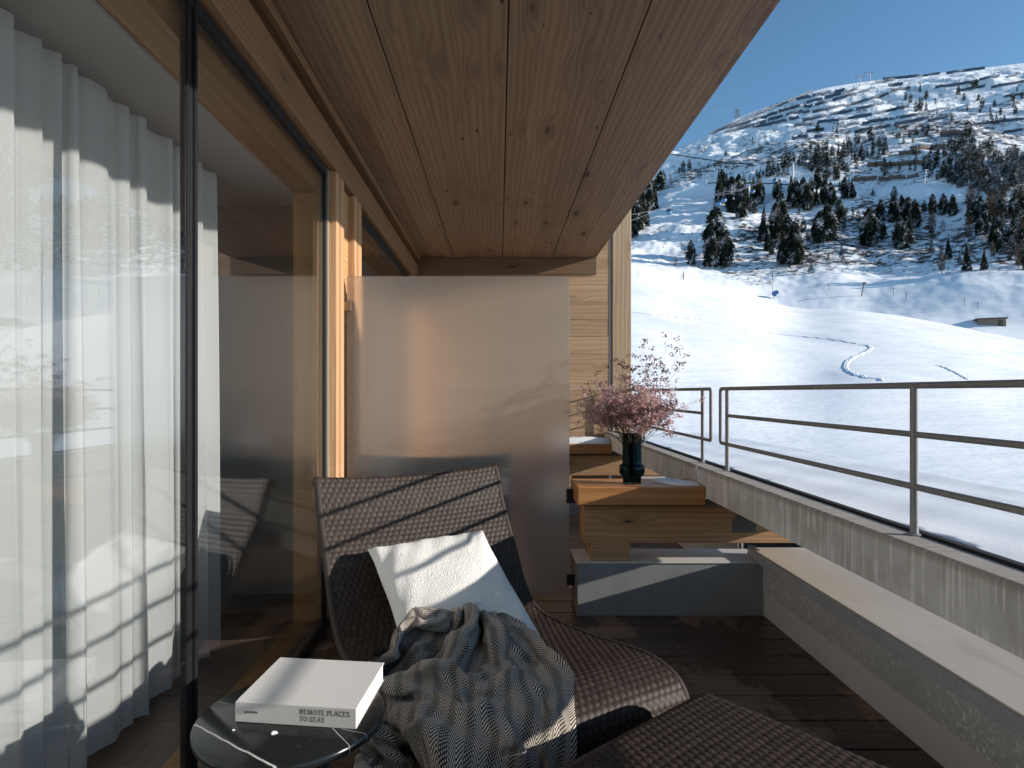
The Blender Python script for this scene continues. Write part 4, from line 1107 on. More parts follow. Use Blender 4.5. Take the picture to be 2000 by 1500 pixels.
    -25,4,-24,19,-17,-28,19,19,-26,18,26,-19,-28,26,11,-36,25,13,-33,39,4,14,21,-44,-15,36,-16,34,4,-21,7,32,-10,1,37,11,28,-16,-14,11,-36,4,27,-27,-4,-17,-9,34,24,-27,0,26,-15,-17,12,-31,-19,21,34,-16,19,-3,-41,22,-40,30,13,8,-43,13,-28,34,22,-32,14,32,-21,12,34,15,-20,23,3,17,-23,10,35,-5,14,33,33,-30,0,21,5,34,10,-31,-18,27,-14,-19,39,-7,24,19,-7,-35,-21,9,-37,25,10,-27,35,6,-25,11,-12,36,35,0,14,29,9,13,33,-9,-34,29,9,19,30,7,37,31,-1,-34,31,-11,30,35,7,-18,33,-5,21,15,-3,-35,35,1,17,26,17,-23,34,14,-8,31,13,-7,24,1,27,32,2,-15,23,-4,32,43,3,-3,18,-15,38,48,-1,-1,50,-5,6,
    -35,-2,-12,19,-2,-28,20,26,-10,7,19,-33,-6,39,-19,-37,20,11,-47,29,6,11,24,-38,21,4,-42,-5,38,-3,-11,26,27,22,11,-30,30,6,-21,19,-30,1,13,-31,5,7,-28,23,3,-39,15,25,-9,-20,25,18,-18,20,-21,-23,27,-35,29,20,0,-38,23,-30,31,35,-3,-19,46,1,2,22,-29,16,30,-22,11,1,8,29,-34,17,19,-5,17,40,26,-9,30,33,-21,17,38,-16,1,-6,-21,-34,36,-11,11,13,-1,-37,10,-1,-37,38,15,-2,12,-2,-39,31,-5,0,36,5,9,32,-6,24,17,15,35,44,-17,9,17,4,-45,39,-15,24,41,-7,-14,2,9,44,29,-14,-19,29,-8,-16,30,4,-19,37,13,-8,32,14,9,32,13,-5,36,7,-5,29,-1,23,38,6,-7,19,-8,35,46,6,-11,49,1,5,30,-23,29,
    -40,-11,-32,14,28,-16,15,22,-24,11,2,-38,-25,35,16,-16,27,-38,-44,22,6,22,16,-43,-10,36,25,-4,26,-30,14,26,-12,14,36,-8,18,-27,-18,21,-29,1,10,-32,28,9,-34,15,29,-17,-10,27,-8,-21,27,-28,-1,22,-26,27,27,-16,-30,33,-21,-2,42,-22,5,31,2,33,21,-2,-30,27,-22,4,26,-23,21,6,5,36,-18,14,41,-22,21,37,40,-18,-3,17,-17,38,31,-18,-13,33,-15,4,5,-17,-37,35,-8,-4,-2,-3,-42,34,8,-17,31,-4,-9,19,24,26,28,2,16,38,-17,13,32,-17,-6,28,1,-44,46,-10,12,48,-14,-4,16,2,43,5,0,35,40,4,-5,19,-16,-26,32,3,-27,26,8,-22,35,14,-17,34,14,2,34,8,11,38,8,-8,27,5,25,39,4,0,42,0,17,41,6,-14,39,15,16,
    -48,9,-41,26,-2,-28,23,13,-25,-28,25,13,-19,33,-11,-10,24,-44,-17,42,-18,1,34,33,-8,47,-9,10,39,4,-3,-26,-28,18,29,-20,22,-20,-19,24,-31,-7,30,-30,13,20,-35,17,10,-35,16,32,-11,6,21,-27,-16,30,-21,0,32,-30,-2,35,-17,9,37,-12,10,37,-11,13,38,11,5,-7,-28,-20,31,-25,14,-8,24,30,-25,25,43,31,-28,29,19,-6,43,27,-38,-9,20,3,35,18,-24,-21,17,-23,-19,21,-12,-28,26,-10,-28,38,18,0,31,10,2,34,1,3,34,-3,0,20,-13,-37,43,-7,-13,42,-11,5,50,-4,20,15,12,41,43,-22,2,22,22,23,13,12,34,19,17,-20,11,14,-35,38,1,-27,35,-4,-20,28,-15,-21,34,9,-12,33,7,14,37,6,6,38,4,6,43,8,-2,38,-1,19,43,15,-1,
    -46,12,-41,26,-8,-25,20,14,-22,-7,41,-3,-39,7,11,-11,46,2,-15,43,-17,3,34,26,7,46,4,7,15,-37,18,10,-31,21,-19,-29,9,-31,27,37,-15,5,13,-39,-24,32,-29,0,32,-32,6,1,-25,39,29,-14,13,22,-27,-13,33,-8,12,42,-4,13,35,-4,6,37,-7,17,24,-25,2,17,-26,-1,10,-41,13,19,16,36,-39,2,28,24,-7,43,36,-40,3,28,-13,30,25,-26,-13,38,6,23,28,-7,-15,22,-5,-26,16,-22,-29,20,-11,-31,28,6,-20,35,6,-9,35,1,-12,38,-15,-5,42,-1,-4,32,17,34,34,12,25,41,-17,13,15,28,25,40,-18,13,32,4,-2,-13,17,-31,35,17,0,33,19,-20,34,-7,-21,34,-8,-22,17,-15,-36,40,8,-7,29,-1,26,37,7,-8,38,10,-4,33,10,1,43,5,4,
    -36,-5,-31,27,13,-17,26,-4,-29,-3,43,-4,-20,33,11,-36,17,17,-14,43,10,4,42,0,35,20,-10,-18,22,-29,13,12,-31,33,-27,-10,36,-30,3,13,-28,34,38,-27,8,2,-40,-20,24,-33,-10,24,-31,13,6,-13,30,18,-13,29,37,-6,15,36,-4,16,34,-3,9,27,-20,-4,20,-29,-10,20,-26,17,15,10,34,13,-45,4,19,-12,41,3,-7,50,34,-39,-3,28,-8,31,41,-20,-1,33,-5,1,34,9,1,35,8,-17,23,-6,-33,22,-13,-33,19,-4,-29,30,-8,-26,35,7,-2,38,9,12,40,-1,-4,49,1,-8,2,7,42,32,3,31,36,8,-10,19,-9,27,37,-5,-22,19,25,-28,-2,33,-28,41,-1,-17,41,-20,9,26,-13,-36,42,0,4,19,-7,-31,36,-1,13,29,8,-16,37,2,2,35,10,-9,37,9,-3,
    -13,20,-23,18,-30,-15,16,27,-17,19,25,-20,-35,26,14,-9,37,8,-22,32,9,-6,39,5,25,20,-3,41,-1,-3,-32,3,-29,33,-21,-4,37,-36,15,30,-33,-16,7,-31,37,28,-35,17,15,-35,-19,-2,-37,-25,16,-17,23,24,-11,15,35,-7,23,28,-3,19,31,-6,23,21,-1,31,21,-26,-6,23,-5,31,25,-32,-8,6,-4,45,17,-33,32,36,-22,23,28,-29,18,36,-19,-1,38,-11,3,33,-3,-3,15,20,-25,40,7,18,38,-9,-26,32,1,-27,27,1,-28,28,0,-24,22,-16,-29,35,11,-8,35,0,23,37,15,13,43,1,-10,2,-4,41,31,5,13,37,-5,-15,0,28,-28,23,22,-29,42,-16,7,28,-5,-36,38,-24,24,45,-13,-4,39,-4,-14,29,1,-19,18,-9,-33,30,2,19,18,8,-29,36,5,0,34,10,-9,
    -23,-23,-10,25,8,-32,34,-9,-17,-16,30,-11,-14,33,-2,-25,27,11,-12,33,2,-5,38,-2,36,0,14,23,-18,17,9,-3,-31,25,-10,-31,16,-41,23,19,-40,17,40,-30,1,-26,-24,35,11,-35,-7,19,-13,29,-5,-32,-18,32,-13,19,31,-9,17,36,-2,19,27,4,30,29,-13,17,24,-13,24,28,-15,-16,22,-16,30,16,-19,34,37,-29,13,41,-12,0,12,-30,30,35,-20,6,35,-8,-4,35,4,-9,37,13,-19,15,44,1,37,-12,-22,28,-26,-24,38,-13,-11,37,0,-2,37,3,-5,30,-3,-21,28,2,-27,33,3,17,23,3,31,33,-10,-1,31,13,-3,6,24,-31,31,4,-24,34,-10,27,28,-5,-37,41,-19,18,35,-4,-35,43,-5,-12,16,-31,22,21,15,-38,21,-23,24,34,10,-22,36,7,-1,19,12,-30,37,7,-5,
    -7,15,-50,5,-37,-23,32,-11,-14,-7,31,-16,-17,35,-3,-5,37,0,-22,27,2,28,25,10,34,9,3,-10,-28,28,27,-25,1,24,-16,-31,35,-29,-8,14,-42,30,-30,-4,37,-2,-48,13,-3,14,44,17,-19,24,35,-11,5,2,-35,-9,36,-13,9,35,-5,18,34,-3,21,31,-16,11,26,-12,17,34,-13,3,30,-23,8,39,2,12,19,-37,12,34,-19,15,34,-16,17,31,22,10,19,-32,-14,26,28,4,39,19,-12,38,-22,-15,22,21,-38,46,-8,-19,38,-14,-17,28,-26,-7,14,-29,15,30,-15,3,36,-3,2,41,3,-9,35,9,0,14,32,-25,30,5,-4,33,-14,-8,27,-2,32,25,-4,-31,45,-16,15,37,-6,-28,46,-9,3,4,5,-40,29,2,-7,14,-29,27,29,-1,-11,34,2,5,18,26,-31,42,-7,-7,26,17,-18,
    -20,4,-61,13,-32,-24,26,-23,-18,23,21,-12,-26,27,0,-9,33,-4,-9,39,2,19,30,9,14,-25,25,10,-25,18,29,-14,-3,21,-39,-2,-3,-15,41,17,-46,5,-26,-3,42,-12,-6,42,13,-20,32,25,-19,-12,18,7,36,33,-22,13,19,-37,-16,34,4,28,42,-18,-4,40,-9,-5,18,-19,33,36,-2,-14,37,6,-5,42,-5,9,26,-22,19,38,-8,22,30,-15,8,30,-15,-2,30,20,6,21,-38,-17,42,1,-7,27,21,-35,40,-28,-10,36,-25,18,0,-1,-42,21,-16,-30,32,9,0,34,5,2,38,-3,1,37,-8,-1,34,0,-2,37,-10,-7,30,-7,11,15,-15,29,33,0,-20,40,-5,11,45,-11,-11,43,-6,-11,10,25,-30,36,-12,21,3,0,-37,30,-3,-4,14,-29,27,25,26,-26,29,16,-22,37,5,-15,43,-3,-7,
    -3,10,-68,-8,-38,-15,38,0,-18,26,-15,-8,14,31,10,-31,22,-10,4,40,7,23,23,20,22,-12,32,-16,-31,11,-2,-29,22,16,-19,26,25,-40,4,-23,-14,35,6,-37,29,-21,4,32,8,-17,35,27,-17,22,41,-4,-12,6,-17,38,38,-26,15,38,-14,-19,43,-21,14,37,-12,-3,40,-13,2,22,-10,27,33,1,-16,36,2,-21,37,16,-5,35,4,15,32,1,9,32,-3,3,34,-9,-7,38,-21,-12,31,-33,-14,35,-30,10,19,-34,32,21,-13,-41,25,-6,-33,38,-15,20,20,11,-26,13,11,34,26,-6,-30,36,3,15,38,-9,-13,37,-6,-9,36,-2,-6,33,3,10,29,-18,23,37,2,-18,35,8,-20,34,9,-17,37,-4,-12,5,-9,40,31,-1,-19,2,-6,-37,40,3,3,39,-3,16,5,13,-45,48,-5,0,28,12,-32,
    -8,4,-53,6,-37,-14,25,-28,-3,21,28,-13,34,-8,24,-22,34,-12,-3,38,6,28,11,32,-7,-16,29,28,-15,21,-8,-35,12,-2,-31,22,-7,-33,26,18,-26,28,-33,-12,19,3,-19,33,32,4,24,3,-29,21,28,-21,21,43,-6,4,12,-45,20,42,-24,10,45,-19,0,39,-16,2,34,-16,10,36,0,1,29,-8,24,34,10,-3,29,6,-24,33,7,-20,29,-3,23,34,-5,-5,38,-12,10,21,-18,-31,39,-29,8,32,-31,10,44,-24,3,46,-7,-14,4,-12,-42,34,5,0,36,5,4,-6,8,34,25,26,1,19,-24,-33,32,3,25,43,-6,-10,35,-2,-13,35,-4,-12,40,-7,2,33,-9,14,42,6,-14,34,10,-14,15,0,-38,26,-5,23,27,-11,20,6,-8,-40,45,-3,9,11,18,-41,44,-13,-15,18,18,-38,39,-6,-25,
    30,4,-22,-17,-24,-19,13,-36,-11,43,-7,-5,35,13,22,-7,39,19,-11,47,-5,4,-28,27,25,7,31,-15,-30,6,20,-24,15,-2,-35,18,-19,-29,17,-3,-27,27,-3,-28,22,11,-15,33,19,-16,24,25,-23,20,28,-21,17,42,-17,19,42,13,24,19,-38,-24,32,-41,2,34,-29,7,32,-13,8,33,-13,10,27,-5,23,26,-4,29,35,13,12,31,8,-22,28,-1,-27,25,-8,31,38,-12,0,36,-9,-12,22,-32,-31,43,-7,-9,44,-1,-7,22,-30,20,30,-22,-24,22,11,20,27,3,-18,27,12,30,20,29,28,8,-28,-38,33,10,-25,36,-23,20,29,3,-26,37,-8,-5,38,2,-13,37,3,-1,33,-16,12,32,13,-26,33,-10,2,25,-1,-27,23,-20,26,33,-12,-19,3,24,-41,38,-8,-24,15,21,-36,40,-7,-31,30,12,-34,
    4,21,-24,7,-33,-4,-8,-22,-27,34,2,19,47,5,-6,-27,35,19,37,-12,20,6,27,36,-9,-43,-8,25,-13,24,-14,-30,-20,3,-32,18,-1,-29,22,4,-24,33,8,-20,29,12,-19,30,17,-16,23,28,-17,20,34,-9,25,37,7,24,45,-15,22,12,-39,29,43,-31,-11,0,2,30,35,-12,-12,22,-11,-20,28,-5,30,28,-21,9,12,-33,0,32,-18,21,37,9,-13,35,6,-20,13,-30,29,38,-4,10,40,-8,-14,30,-23,-16,31,-12,-18,21,-26,-25,27,-18,11,39,4,14,23,17,15,3,34,27,46,-12,-2,40,-9,-28,4,-13,-48,42,-8,-11,35,-21,17,17,0,-33,33,-3,-12,35,2,-5,39,7,-8,31,-22,8,17,16,-30,28,-26,10,28,6,-19,23,13,-27,32,-14,-27,13,29,-35,38,-9,-31,24,17,-39,37,-2,-26,
    18,17,-33,-21,-29,-16,30,-4,16,41,-15,-13,-1,39,28,43,-22,7,13,39,24,14,-49,6,12,-5,35,16,-30,-19,-3,-29,17,-7,-32,-17,-3,-30,22,8,-11,39,10,-12,34,10,-15,31,18,-24,22,25,-8,25,33,-14,26,28,-29,17,-8,-34,14,42,21,12,5,-2,52,37,-5,-1,31,-13,8,30,-20,-18,26,-29,3,1,-35,6,44,-15,2,1,-41,15,33,11,-11,31,-17,1,39,-9,1,22,-17,20,31,-16,22,41,-6,5,32,-6,-15,-3,-29,-29,31,16,18,31,9,8,30,-16,25,38,-13,-15,36,-11,-27,21,-5,-43,42,-25,-20,38,-9,14,22,-15,-35,37,-7,3,-7,2,-35,37,2,-11,36,8,-7,33,10,-12,30,-21,-4,22,14,-27,33,-15,-3,3,27,-33,34,2,-32,25,16,-30,35,6,-36,38,-9,-21,-15,42,-1,
    8,1,-60,21,7,28,34,-24,-6,9,34,23,40,-34,5,29,29,22,16,-40,13,35,-13,28,-2,10,44,14,-33,-16,-8,-28,-2,-7,-40,-12,-4,-42,1,-6,-32,28,-8,-19,33,17,-5,32,29,-4,29,16,-17,27,27,-24,23,-16,-27,23,43,-25,7,-2,0,43,24,5,24,23,28,-5,29,-17,2,26,-22,-14,31,-32,3,26,-39,5,7,-32,29,34,-34,-14,14,-8,40,31,-21,-21,34,-9,-4,35,-9,-6,36,-8,13,21,-24,25,26,-12,19,37,-14,8,33,2,-9,21,-6,-32,28,-20,20,41,-8,-21,19,0,-47,43,-22,12,42,-20,1,40,-13,-14,36,-6,-13,6,-12,-38,25,11,-23,-9,9,-35,30,13,-7,42,9,-10,27,20,-13,25,-34,-10,33,7,-18,22,24,-27,5,25,-31,37,1,-31,36,-4,-17,25,24,-33,17,35,-3,
    56,7,-32,22,3,27,18,26,25,33,3,25,33,-32,-14,30,-20,34,1,14,45,12,-5,44,31,-25,20,-7,-33,2,-12,-27,2,-32,-21,-10,-23,-33,-9,11,-34,25,21,-38,1,4,-33,12,15,-10,31,29,-10,22,12,-27,23,-6,-32,28,4,-25,32,29,2,21,18,-9,31,21,39,-17,14,-30,24,29,-24,-12,25,-35,8,23,-33,22,26,-40,-11,10,-22,39,35,-28,5,32,-23,2,30,-11,-15,35,-11,-13,31,-1,-13,38,-5,-4,33,-12,14,19,-26,20,31,4,-13,30,-24,2,39,0,-19,33,7,-28,33,-35,12,48,-21,-4,35,-1,-29,34,-22,15,40,-6,-7,32,5,-17,-4,7,-38,-4,17,-29,10,19,-39,37,20,-7,36,14,-17,35,13,-3,7,-29,-22,39,5,-24,13,22,-31,12,30,-27,35,-11,-18,15,38,-20,28,16,-19,
    59,-9,3,8,38,0,20,18,32,30,-26,11,4,14,50,25,-19,35,25,-14,33,9,-37,0,29,-4,24,2,-36,15,-17,-36,1,-35,-22,-1,-19,-31,-20,4,-6,39,20,-38,7,4,-42,-19,18,-9,32,-1,-32,10,23,-27,20,-13,-25,26,23,-15,30,21,-18,21,-22,-12,30,38,0,17,24,-18,0,3,-33,28,26,-34,13,34,-33,-13,15,-45,26,43,-19,-11,12,-34,24,27,-2,-22,31,-20,-5,36,-17,-3,34,-2,-3,35,-2,-3,41,-5,-6,35,-6,-5,28,-23,16,25,5,-28,40,-1,-10,43,-4,-12,47,-5,-5,30,-35,4,33,-16,17,29,4,-31,30,-19,12,32,0,-15,28,4,-32,12,35,-23,10,23,-33,-1,14,-44,44,1,-4,15,37,-15,39,12,-10,-9,-32,-28,22,-4,-29,15,24,-26,14,30,-19,24,15,-31,19,18,-16,
    35,-11,16,6,37,-2,18,38,1,21,-6,36,11,-32,25,26,7,35,17,-6,35,15,-37,3,15,-33,6,-14,-33,11,-32,-4,10,-13,-46,-12,14,-24,26,-26,-41,-3,42,-8,7,27,-29,12,-12,-36,-8,0,-34,8,2,-32,17,-1,-27,30,-4,-26,29,3,-21,27,19,-17,28,34,-4,19,-4,-34,21,19,-32,12,47,-22,-4,6,-47,14,43,-15,-12,22,-40,19,23,-30,18,7,0,41,35,-13,3,30,-13,-14,44,-4,-2,29,-6,-21,40,-3,-18,38,-3,-6,36,-5,-9,37,-17,4,37,3,-10,37,-3,-21,41,2,-17,45,-3,-10,5,-33,27,38,-12,-15,33,3,-16,20,30,0,19,-20,-35,13,33,-30,34,2,-34,30,14,-33,-1,37,-26,33,1,-16,14,36,6,30,0,-31,-29,-3,-38,-1,-18,-30,23,29,-31,16,25,-17,17,14,-18,
    23,2,-19,15,22,25,9,34,-25,20,2,30,18,-18,35,4,-27,28,21,-3,31,-29,-22,7,23,-26,-7,-30,-20,16,5,-42,2,34,-25,11,-30,-45,-4,6,-45,1,29,-28,18,39,11,-18,13,-31,16,9,-20,28,0,-14,34,-4,-34,13,-8,-36,20,4,-31,19,2,-33,14,14,-29,22,26,-16,25,-12,-39,2,20,-40,17,39,-31,-1,-5,-25,39,28,-39,11,3,-6,38,32,-14,10,32,-12,16,38,-11,8,34,0,-26,42,-11,-5,41,-1,-21,34,-6,-23,37,-5,-14,33,1,-9,37,-3,-11,39,-13,-1,38,1,-9,38,-7,-8,38,-9,-18,15,36,1,32,3,-17,18,-24,-25,19,25,-32,36,-9,-36,4,34,-38,32,3,-38,27,21,-32,7,37,-14,14,37,8,45,16,-10,-17,-5,-63,-29,-8,-12,-16,-27,-14,22,16,-20,16,12,-16,
    -7,40,-20,31,-16,3,31,-2,21,19,30,-7,13,-24,29,10,-22,28,6,-25,25,-36,-13,1,-19,-34,1,34,-21,12,23,-34,11,-2,-46,0,-18,-45,-7,43,-12,27,-37,-26,-17,4,-31,21,15,-30,17,19,-20,21,24,-6,24,37,-3,13,3,-30,27,-9,-38,15,4,-30,21,12,-27,22,-2,-31,15,13,-36,19,-10,-48,2,6,-32,26,6,-26,33,17,-34,31,24,-13,21,25,-17,21,37,-12,7,42,9,-12,42,-24,1,29,13,-34,43,-13,-16,40,-17,-7,36,-6,-15,38,-5,-14,34,3,-14,34,4,-12,37,5,-16,32,11,-10,34,9,-17,30,9,-20,27,-21,-11,16,22,-33,29,-20,-36,26,18,-38,25,18,-39,-3,43,-36,25,12,-33,14,32,-18,1,33,4,41,35,7,28,10,-41,-40,-12,-16,-19,-22,-1,-16,-47,-4,34,-13,6,
    32,-17,-37,33,21,-10,-9,-35,21,34,8,-4,20,-23,26,-14,-26,27,30,-10,15,-9,-26,25,-15,-31,2,-9,-41,5,39,-22,5,-25,-37,-8,40,-23,26,-28,-34,-3,29,-26,29,-29,-20,-14,6,-32,18,8,-18,22,18,-13,33,17,-3,38,37,-18,5,13,-24,24,-11,-42,9,5,-30,21,14,-28,21,2,-36,13,11,-32,24,6,-39,20,6,-32,26,4,-24,23,25,-25,21,28,14,21,19,-37,1,37,-21,7,37,4,-18,43,-28,-8,39,-15,-20,38,-11,-19,35,-11,-17,35,-2,-19,31,2,-17,34,7,-16,33,9,-17,29,12,-13,32,11,-20,29,4,-19,24,17,-27,30,-3,-32,7,35,-28,25,20,-39,23,13,-45,25,16,-35,-12,43,-2,23,20,-16,13,27,-6,17,28,5,30,34,-9,16,-22,-34,-34,-18,2,-22,-38,-4,3,-37,-8,
    41,9,-56,8,-35,7,12,-17,19,-1,-18,41,36,-9,-31,-1,-18,36,-12,-24,24,30,-7,17,-5,-32,13,-24,-30,-7,18,-38,10,23,-14,32,-28,-36,-16,31,-4,25,-28,-32,4,11,-35,-2,12,-4,31,6,-37,14,16,-12,33,12,10,33,18,-44,-3,13,-31,28,22,-11,34,3,-37,10,-6,-36,5,16,-26,22,9,-25,26,11,-31,22,8,-34,23,-4,-35,6,27,-3,25,27,-15,9,31,-30,5,2,-44,-9,35,-31,6,42,-33,0,45,-14,-28,39,-16,-16,26,3,-32,32,3,-19,27,9,-20,27,10,-17,33,12,-18,33,17,-16,28,12,-17,27,18,-21,25,15,-27,27,15,-25,19,21,-39,23,29,-32,8,40,-22,24,6,-42,22,36,-8,-11,45,13,29,-10,-21,6,35,16,25,21,-11,25,8,-33,-19,-36,-10,-26,-35,-1,-25,-31,15,
    -58,-14,3,17,-6,22,2,-37,-8,25,11,26,20,-36,-6,24,-25,-8,29,-18,21,0,-23,29,-13,-25,18,34,-9,14,11,-15,31,4,-44,-14,-10,-39,-3,28,-21,27,-20,-6,32,8,-30,-19,1,-31,17,18,-11,36,0,8,39,21,-37,3,30,-5,40,15,-46,6,-7,-35,-5,19,-29,15,2,-36,9,-6,-38,7,5,-27,23,27,-16,23,13,-26,21,5,-37,10,25,-10,18,2,-36,5,33,-23,1,23,-39,2,28,-45,-5,16,-42,0,44,-26,-5,30,7,-32,35,-20,-8,32,2,-19,26,20,-17,4,29,-26,38,15,-24,29,21,-11,33,19,-17,27,17,-21,26,20,-23,26,11,-26,11,39,-27,21,27,-39,20,30,-25,22,36,5,11,11,-33,3,38,-3,29,-4,-15,19,31,5,0,42,6,21,0,-38,-22,-37,-18,-30,-29,13,-19,-36,-2,
    -23,20,24,4,-22,29,8,-27,-20,27,5,27,30,-39,4,30,-35,-4,15,-31,-18,33,-24,7,-18,-30,21,26,-12,22,35,0,18,13,-28,31,-3,-35,-24,-5,9,42,5,-20,32,6,-37,6,19,-32,-11,6,12,43,3,-49,-7,38,-13,24,-21,-45,2,34,-37,0,29,-14,20,22,-26,18,-1,-37,2,-8,-35,3,-9,-39,9,-10,-31,13,31,-18,23,23,-19,17,1,-32,12,14,-33,8,24,-36,5,9,-43,2,24,-42,3,41,-27,-7,14,-42,5,43,0,-8,8,30,-23,29,16,-7,32,-9,-24,37,9,-19,4,34,-28,41,9,-17,25,29,-20,27,15,-19,21,29,-25,20,30,-27,22,14,-26,5,43,-7,19,32,-13,23,24,-22,14,27,-12,15,1,-33,14,38,2,12,29,27,15,-2,-34,-11,36,-30,-24,-35,-17,-31,-41,-2,29,22,28,
    -10,-26,-20,-11,-23,33,16,-25,26,42,-6,10,27,-19,-39,21,-38,7,15,-33,24,15,-17,-36,31,-15,8,31,-5,21,10,-29,18,30,-8,17,26,-22,21,-19,-33,17,19,15,25,15,-21,24,21,-24,16,7,-46,6,5,-44,3,-28,-44,-1,46,12,10,39,-22,14,27,-30,12,15,-37,6,-1,-34,11,-7,-34,14,-6,-30,21,-18,-36,5,-16,-38,-11,24,-19,20,17,-28,15,4,-38,10,9,-36,8,38,-24,6,22,-44,3,4,-46,4,43,-2,0,17,-37,-5,32,20,-5,29,14,-17,0,31,-33,39,-2,-19,34,19,-32,12,40,-21,36,7,-24,6,42,-15,27,17,-24,16,31,-20,10,39,-11,20,10,-20,28,16,-25,-16,34,18,21,26,-17,17,33,-7,9,34,10,17,9,-36,10,42,2,-29,-5,-35,-31,-33,-21,8,-9,39,15,-35,8,
    22,-29,-4,-23,-22,16,39,-15,22,9,-29,33,23,-24,-44,4,-24,45,5,-35,-30,24,-22,18,28,-24,-11,27,0,-22,34,-6,-8,35,-5,15,27,-25,20,20,-19,26,7,-20,30,0,-26,24,-23,-25,20,25,-34,-5,-14,-44,7,47,4,5,32,-31,7,-4,-31,26,31,-25,0,-21,2,29,-2,-25,20,-2,-33,14,2,-42,9,35,-23,-2,-3,-42,16,4,-42,-10,17,-23,18,11,-31,16,14,-34,11,-3,-45,7,37,-20,-7,22,-35,8,16,-38,3,30,12,-3,31,-27,-12,8,35,-19,33,-4,-29,17,39,-62,9,54,-37,33,7,-3,20,34,-12,19,8,-23,15,32,-8,0,32,-2,11,29,-7,23,24,-14,15,22,-19,18,15,-30,11,32,-7,5,34,7,5,36,8,26,27,31,-19,22,-36,-32,-23,-36,-1,-35,24,18,-34,-31,25,-30,-1,
    13,-44,-4,-19,-24,24,1,-19,37,26,-9,-45,-9,-45,24,-1,-30,42,23,-36,-14,15,-11,-36,24,-12,-23,33,-19,1,29,-7,18,19,16,33,28,-26,-17,26,-21,14,27,-20,17,2,-28,20,-17,-21,19,12,-34,13,50,-1,-6,25,-37,14,-3,-37,25,47,6,3,-31,-25,17,-20,-1,29,33,-25,5,16,-27,16,8,-34,16,-9,-51,-7,39,-11,21,10,-42,5,7,-37,2,-10,-32,9,-12,-33,15,26,-31,0,11,-38,-2,19,-30,2,21,-35,1,35,-7,-3,32,12,-18,36,-5,-28,-15,52,-38,17,16,-31,-1,80,-54,34,14,15,27,4,-12,14,25,8,11,21,-13,-5,8,-30,23,24,7,16,24,-9,7,34,-15,25,30,11,13,28,-3,17,25,15,21,33,17,-7,37,-21,-22,0,-36,-9,-41,-18,4,-42,-8,18,-31,0,25,-27,-18,
    -59,-4,23,-11,-29,26,19,-18,-41,-2,-33,30,-5,-45,22,26,-40,-21,17,-41,-4,17,-9,-31,26,-13,23,30,-18,-8,25,5,28,10,37,13,33,-25,7,35,-20,14,27,-16,19,0,-26,-27,29,-31,4,24,-35,12,3,-16,40,28,-28,-12,36,-12,13,27,-21,13,-16,-26,28,-36,1,13,3,-12,41,16,-34,11,37,-24,-20,30,-34,9,-10,-44,3,33,-33,-4,-27,-20,9,-18,-21,14,24,-22,1,-1,-34,2,9,-47,-13,20,-34,0,45,-3,13,13,-28,-21,33,1,-27,26,15,-14,19,28,-40,-8,44,-21,-11,47,-8,31,5,-13,16,28,-1,36,18,-4,5,33,-10,9,21,-11,34,0,-13,-25,40,21,20,25,17,20,29,-10,20,27,5,21,27,18,22,24,17,2,1,-41,-33,10,-31,21,-39,3,-12,-41,-17,11,-19,-32,27,-1,-18,
    -63,-14,9,12,-22,-29,10,-43,19,5,-45,18,16,-41,-18,11,-43,8,22,-24,-26,28,-25,11,28,-9,19,26,16,16,19,35,2,32,-10,31,33,9,14,25,-32,15,15,-32,3,15,-33,-12,13,-28,-22,22,-31,9,20,-24,22,23,-21,34,28,-18,-28,22,-16,9,5,-28,19,8,-8,43,-33,-16,2,30,-34,8,1,-41,18,28,-12,-32,11,-41,-8,-18,-11,36,-4,-29,-33,11,-22,2,39,10,6,22,-10,21,10,-18,42,10,-35,-31,6,-39,-22,10,-24,-19,22,-32,-18,28,42,-2,18,26,-26,11,18,-37,-3,32,-3,21,26,-22,-8,34,16,24,-21,-8,30,29,7,17,31,-18,14,36,-5,22,35,0,-8,32,24,8,22,28,23,31,-4,17,30,8,21,27,14,18,6,-28,-24,-31,-10,-7,-35,-25,5,-12,-34,16,-13,-34,31,11,-3,
    -37,-40,-8,28,-21,-3,7,-43,-23,12,-32,16,6,-43,21,13,-33,-30,28,-30,16,24,12,13,25,-14,22,35,9,22,33,17,8,29,37,20,21,-37,18,20,-40,0,14,-8,-35,4,-38,5,12,-36,-9,20,-27,10,18,-16,33,27,-28,-10,20,-24,-5,16,-12,34,8,-22,23,19,-28,-15,1,-40,2,-13,-33,35,28,1,-31,-2,-46,-5,0,-37,15,-24,13,45,24,-23,12,26,-17,14,25,-21,-13,21,-12,-28,30,3,-23,48,2,-10,3,-47,-3,-28,-26,-28,32,-24,9,47,14,-18,-5,60,-16,12,8,-29,38,0,-5,-37,35,1,12,27,-13,20,27,4,20,14,25,19,31,-13,7,34,-18,20,29,3,16,45,-2,-12,19,42,28,29,-16,5,19,32,19,27,13,25,20,-21,-17,-22,-27,-16,-31,-22,27,-7,-25,24,1,-27,27,13,-19,
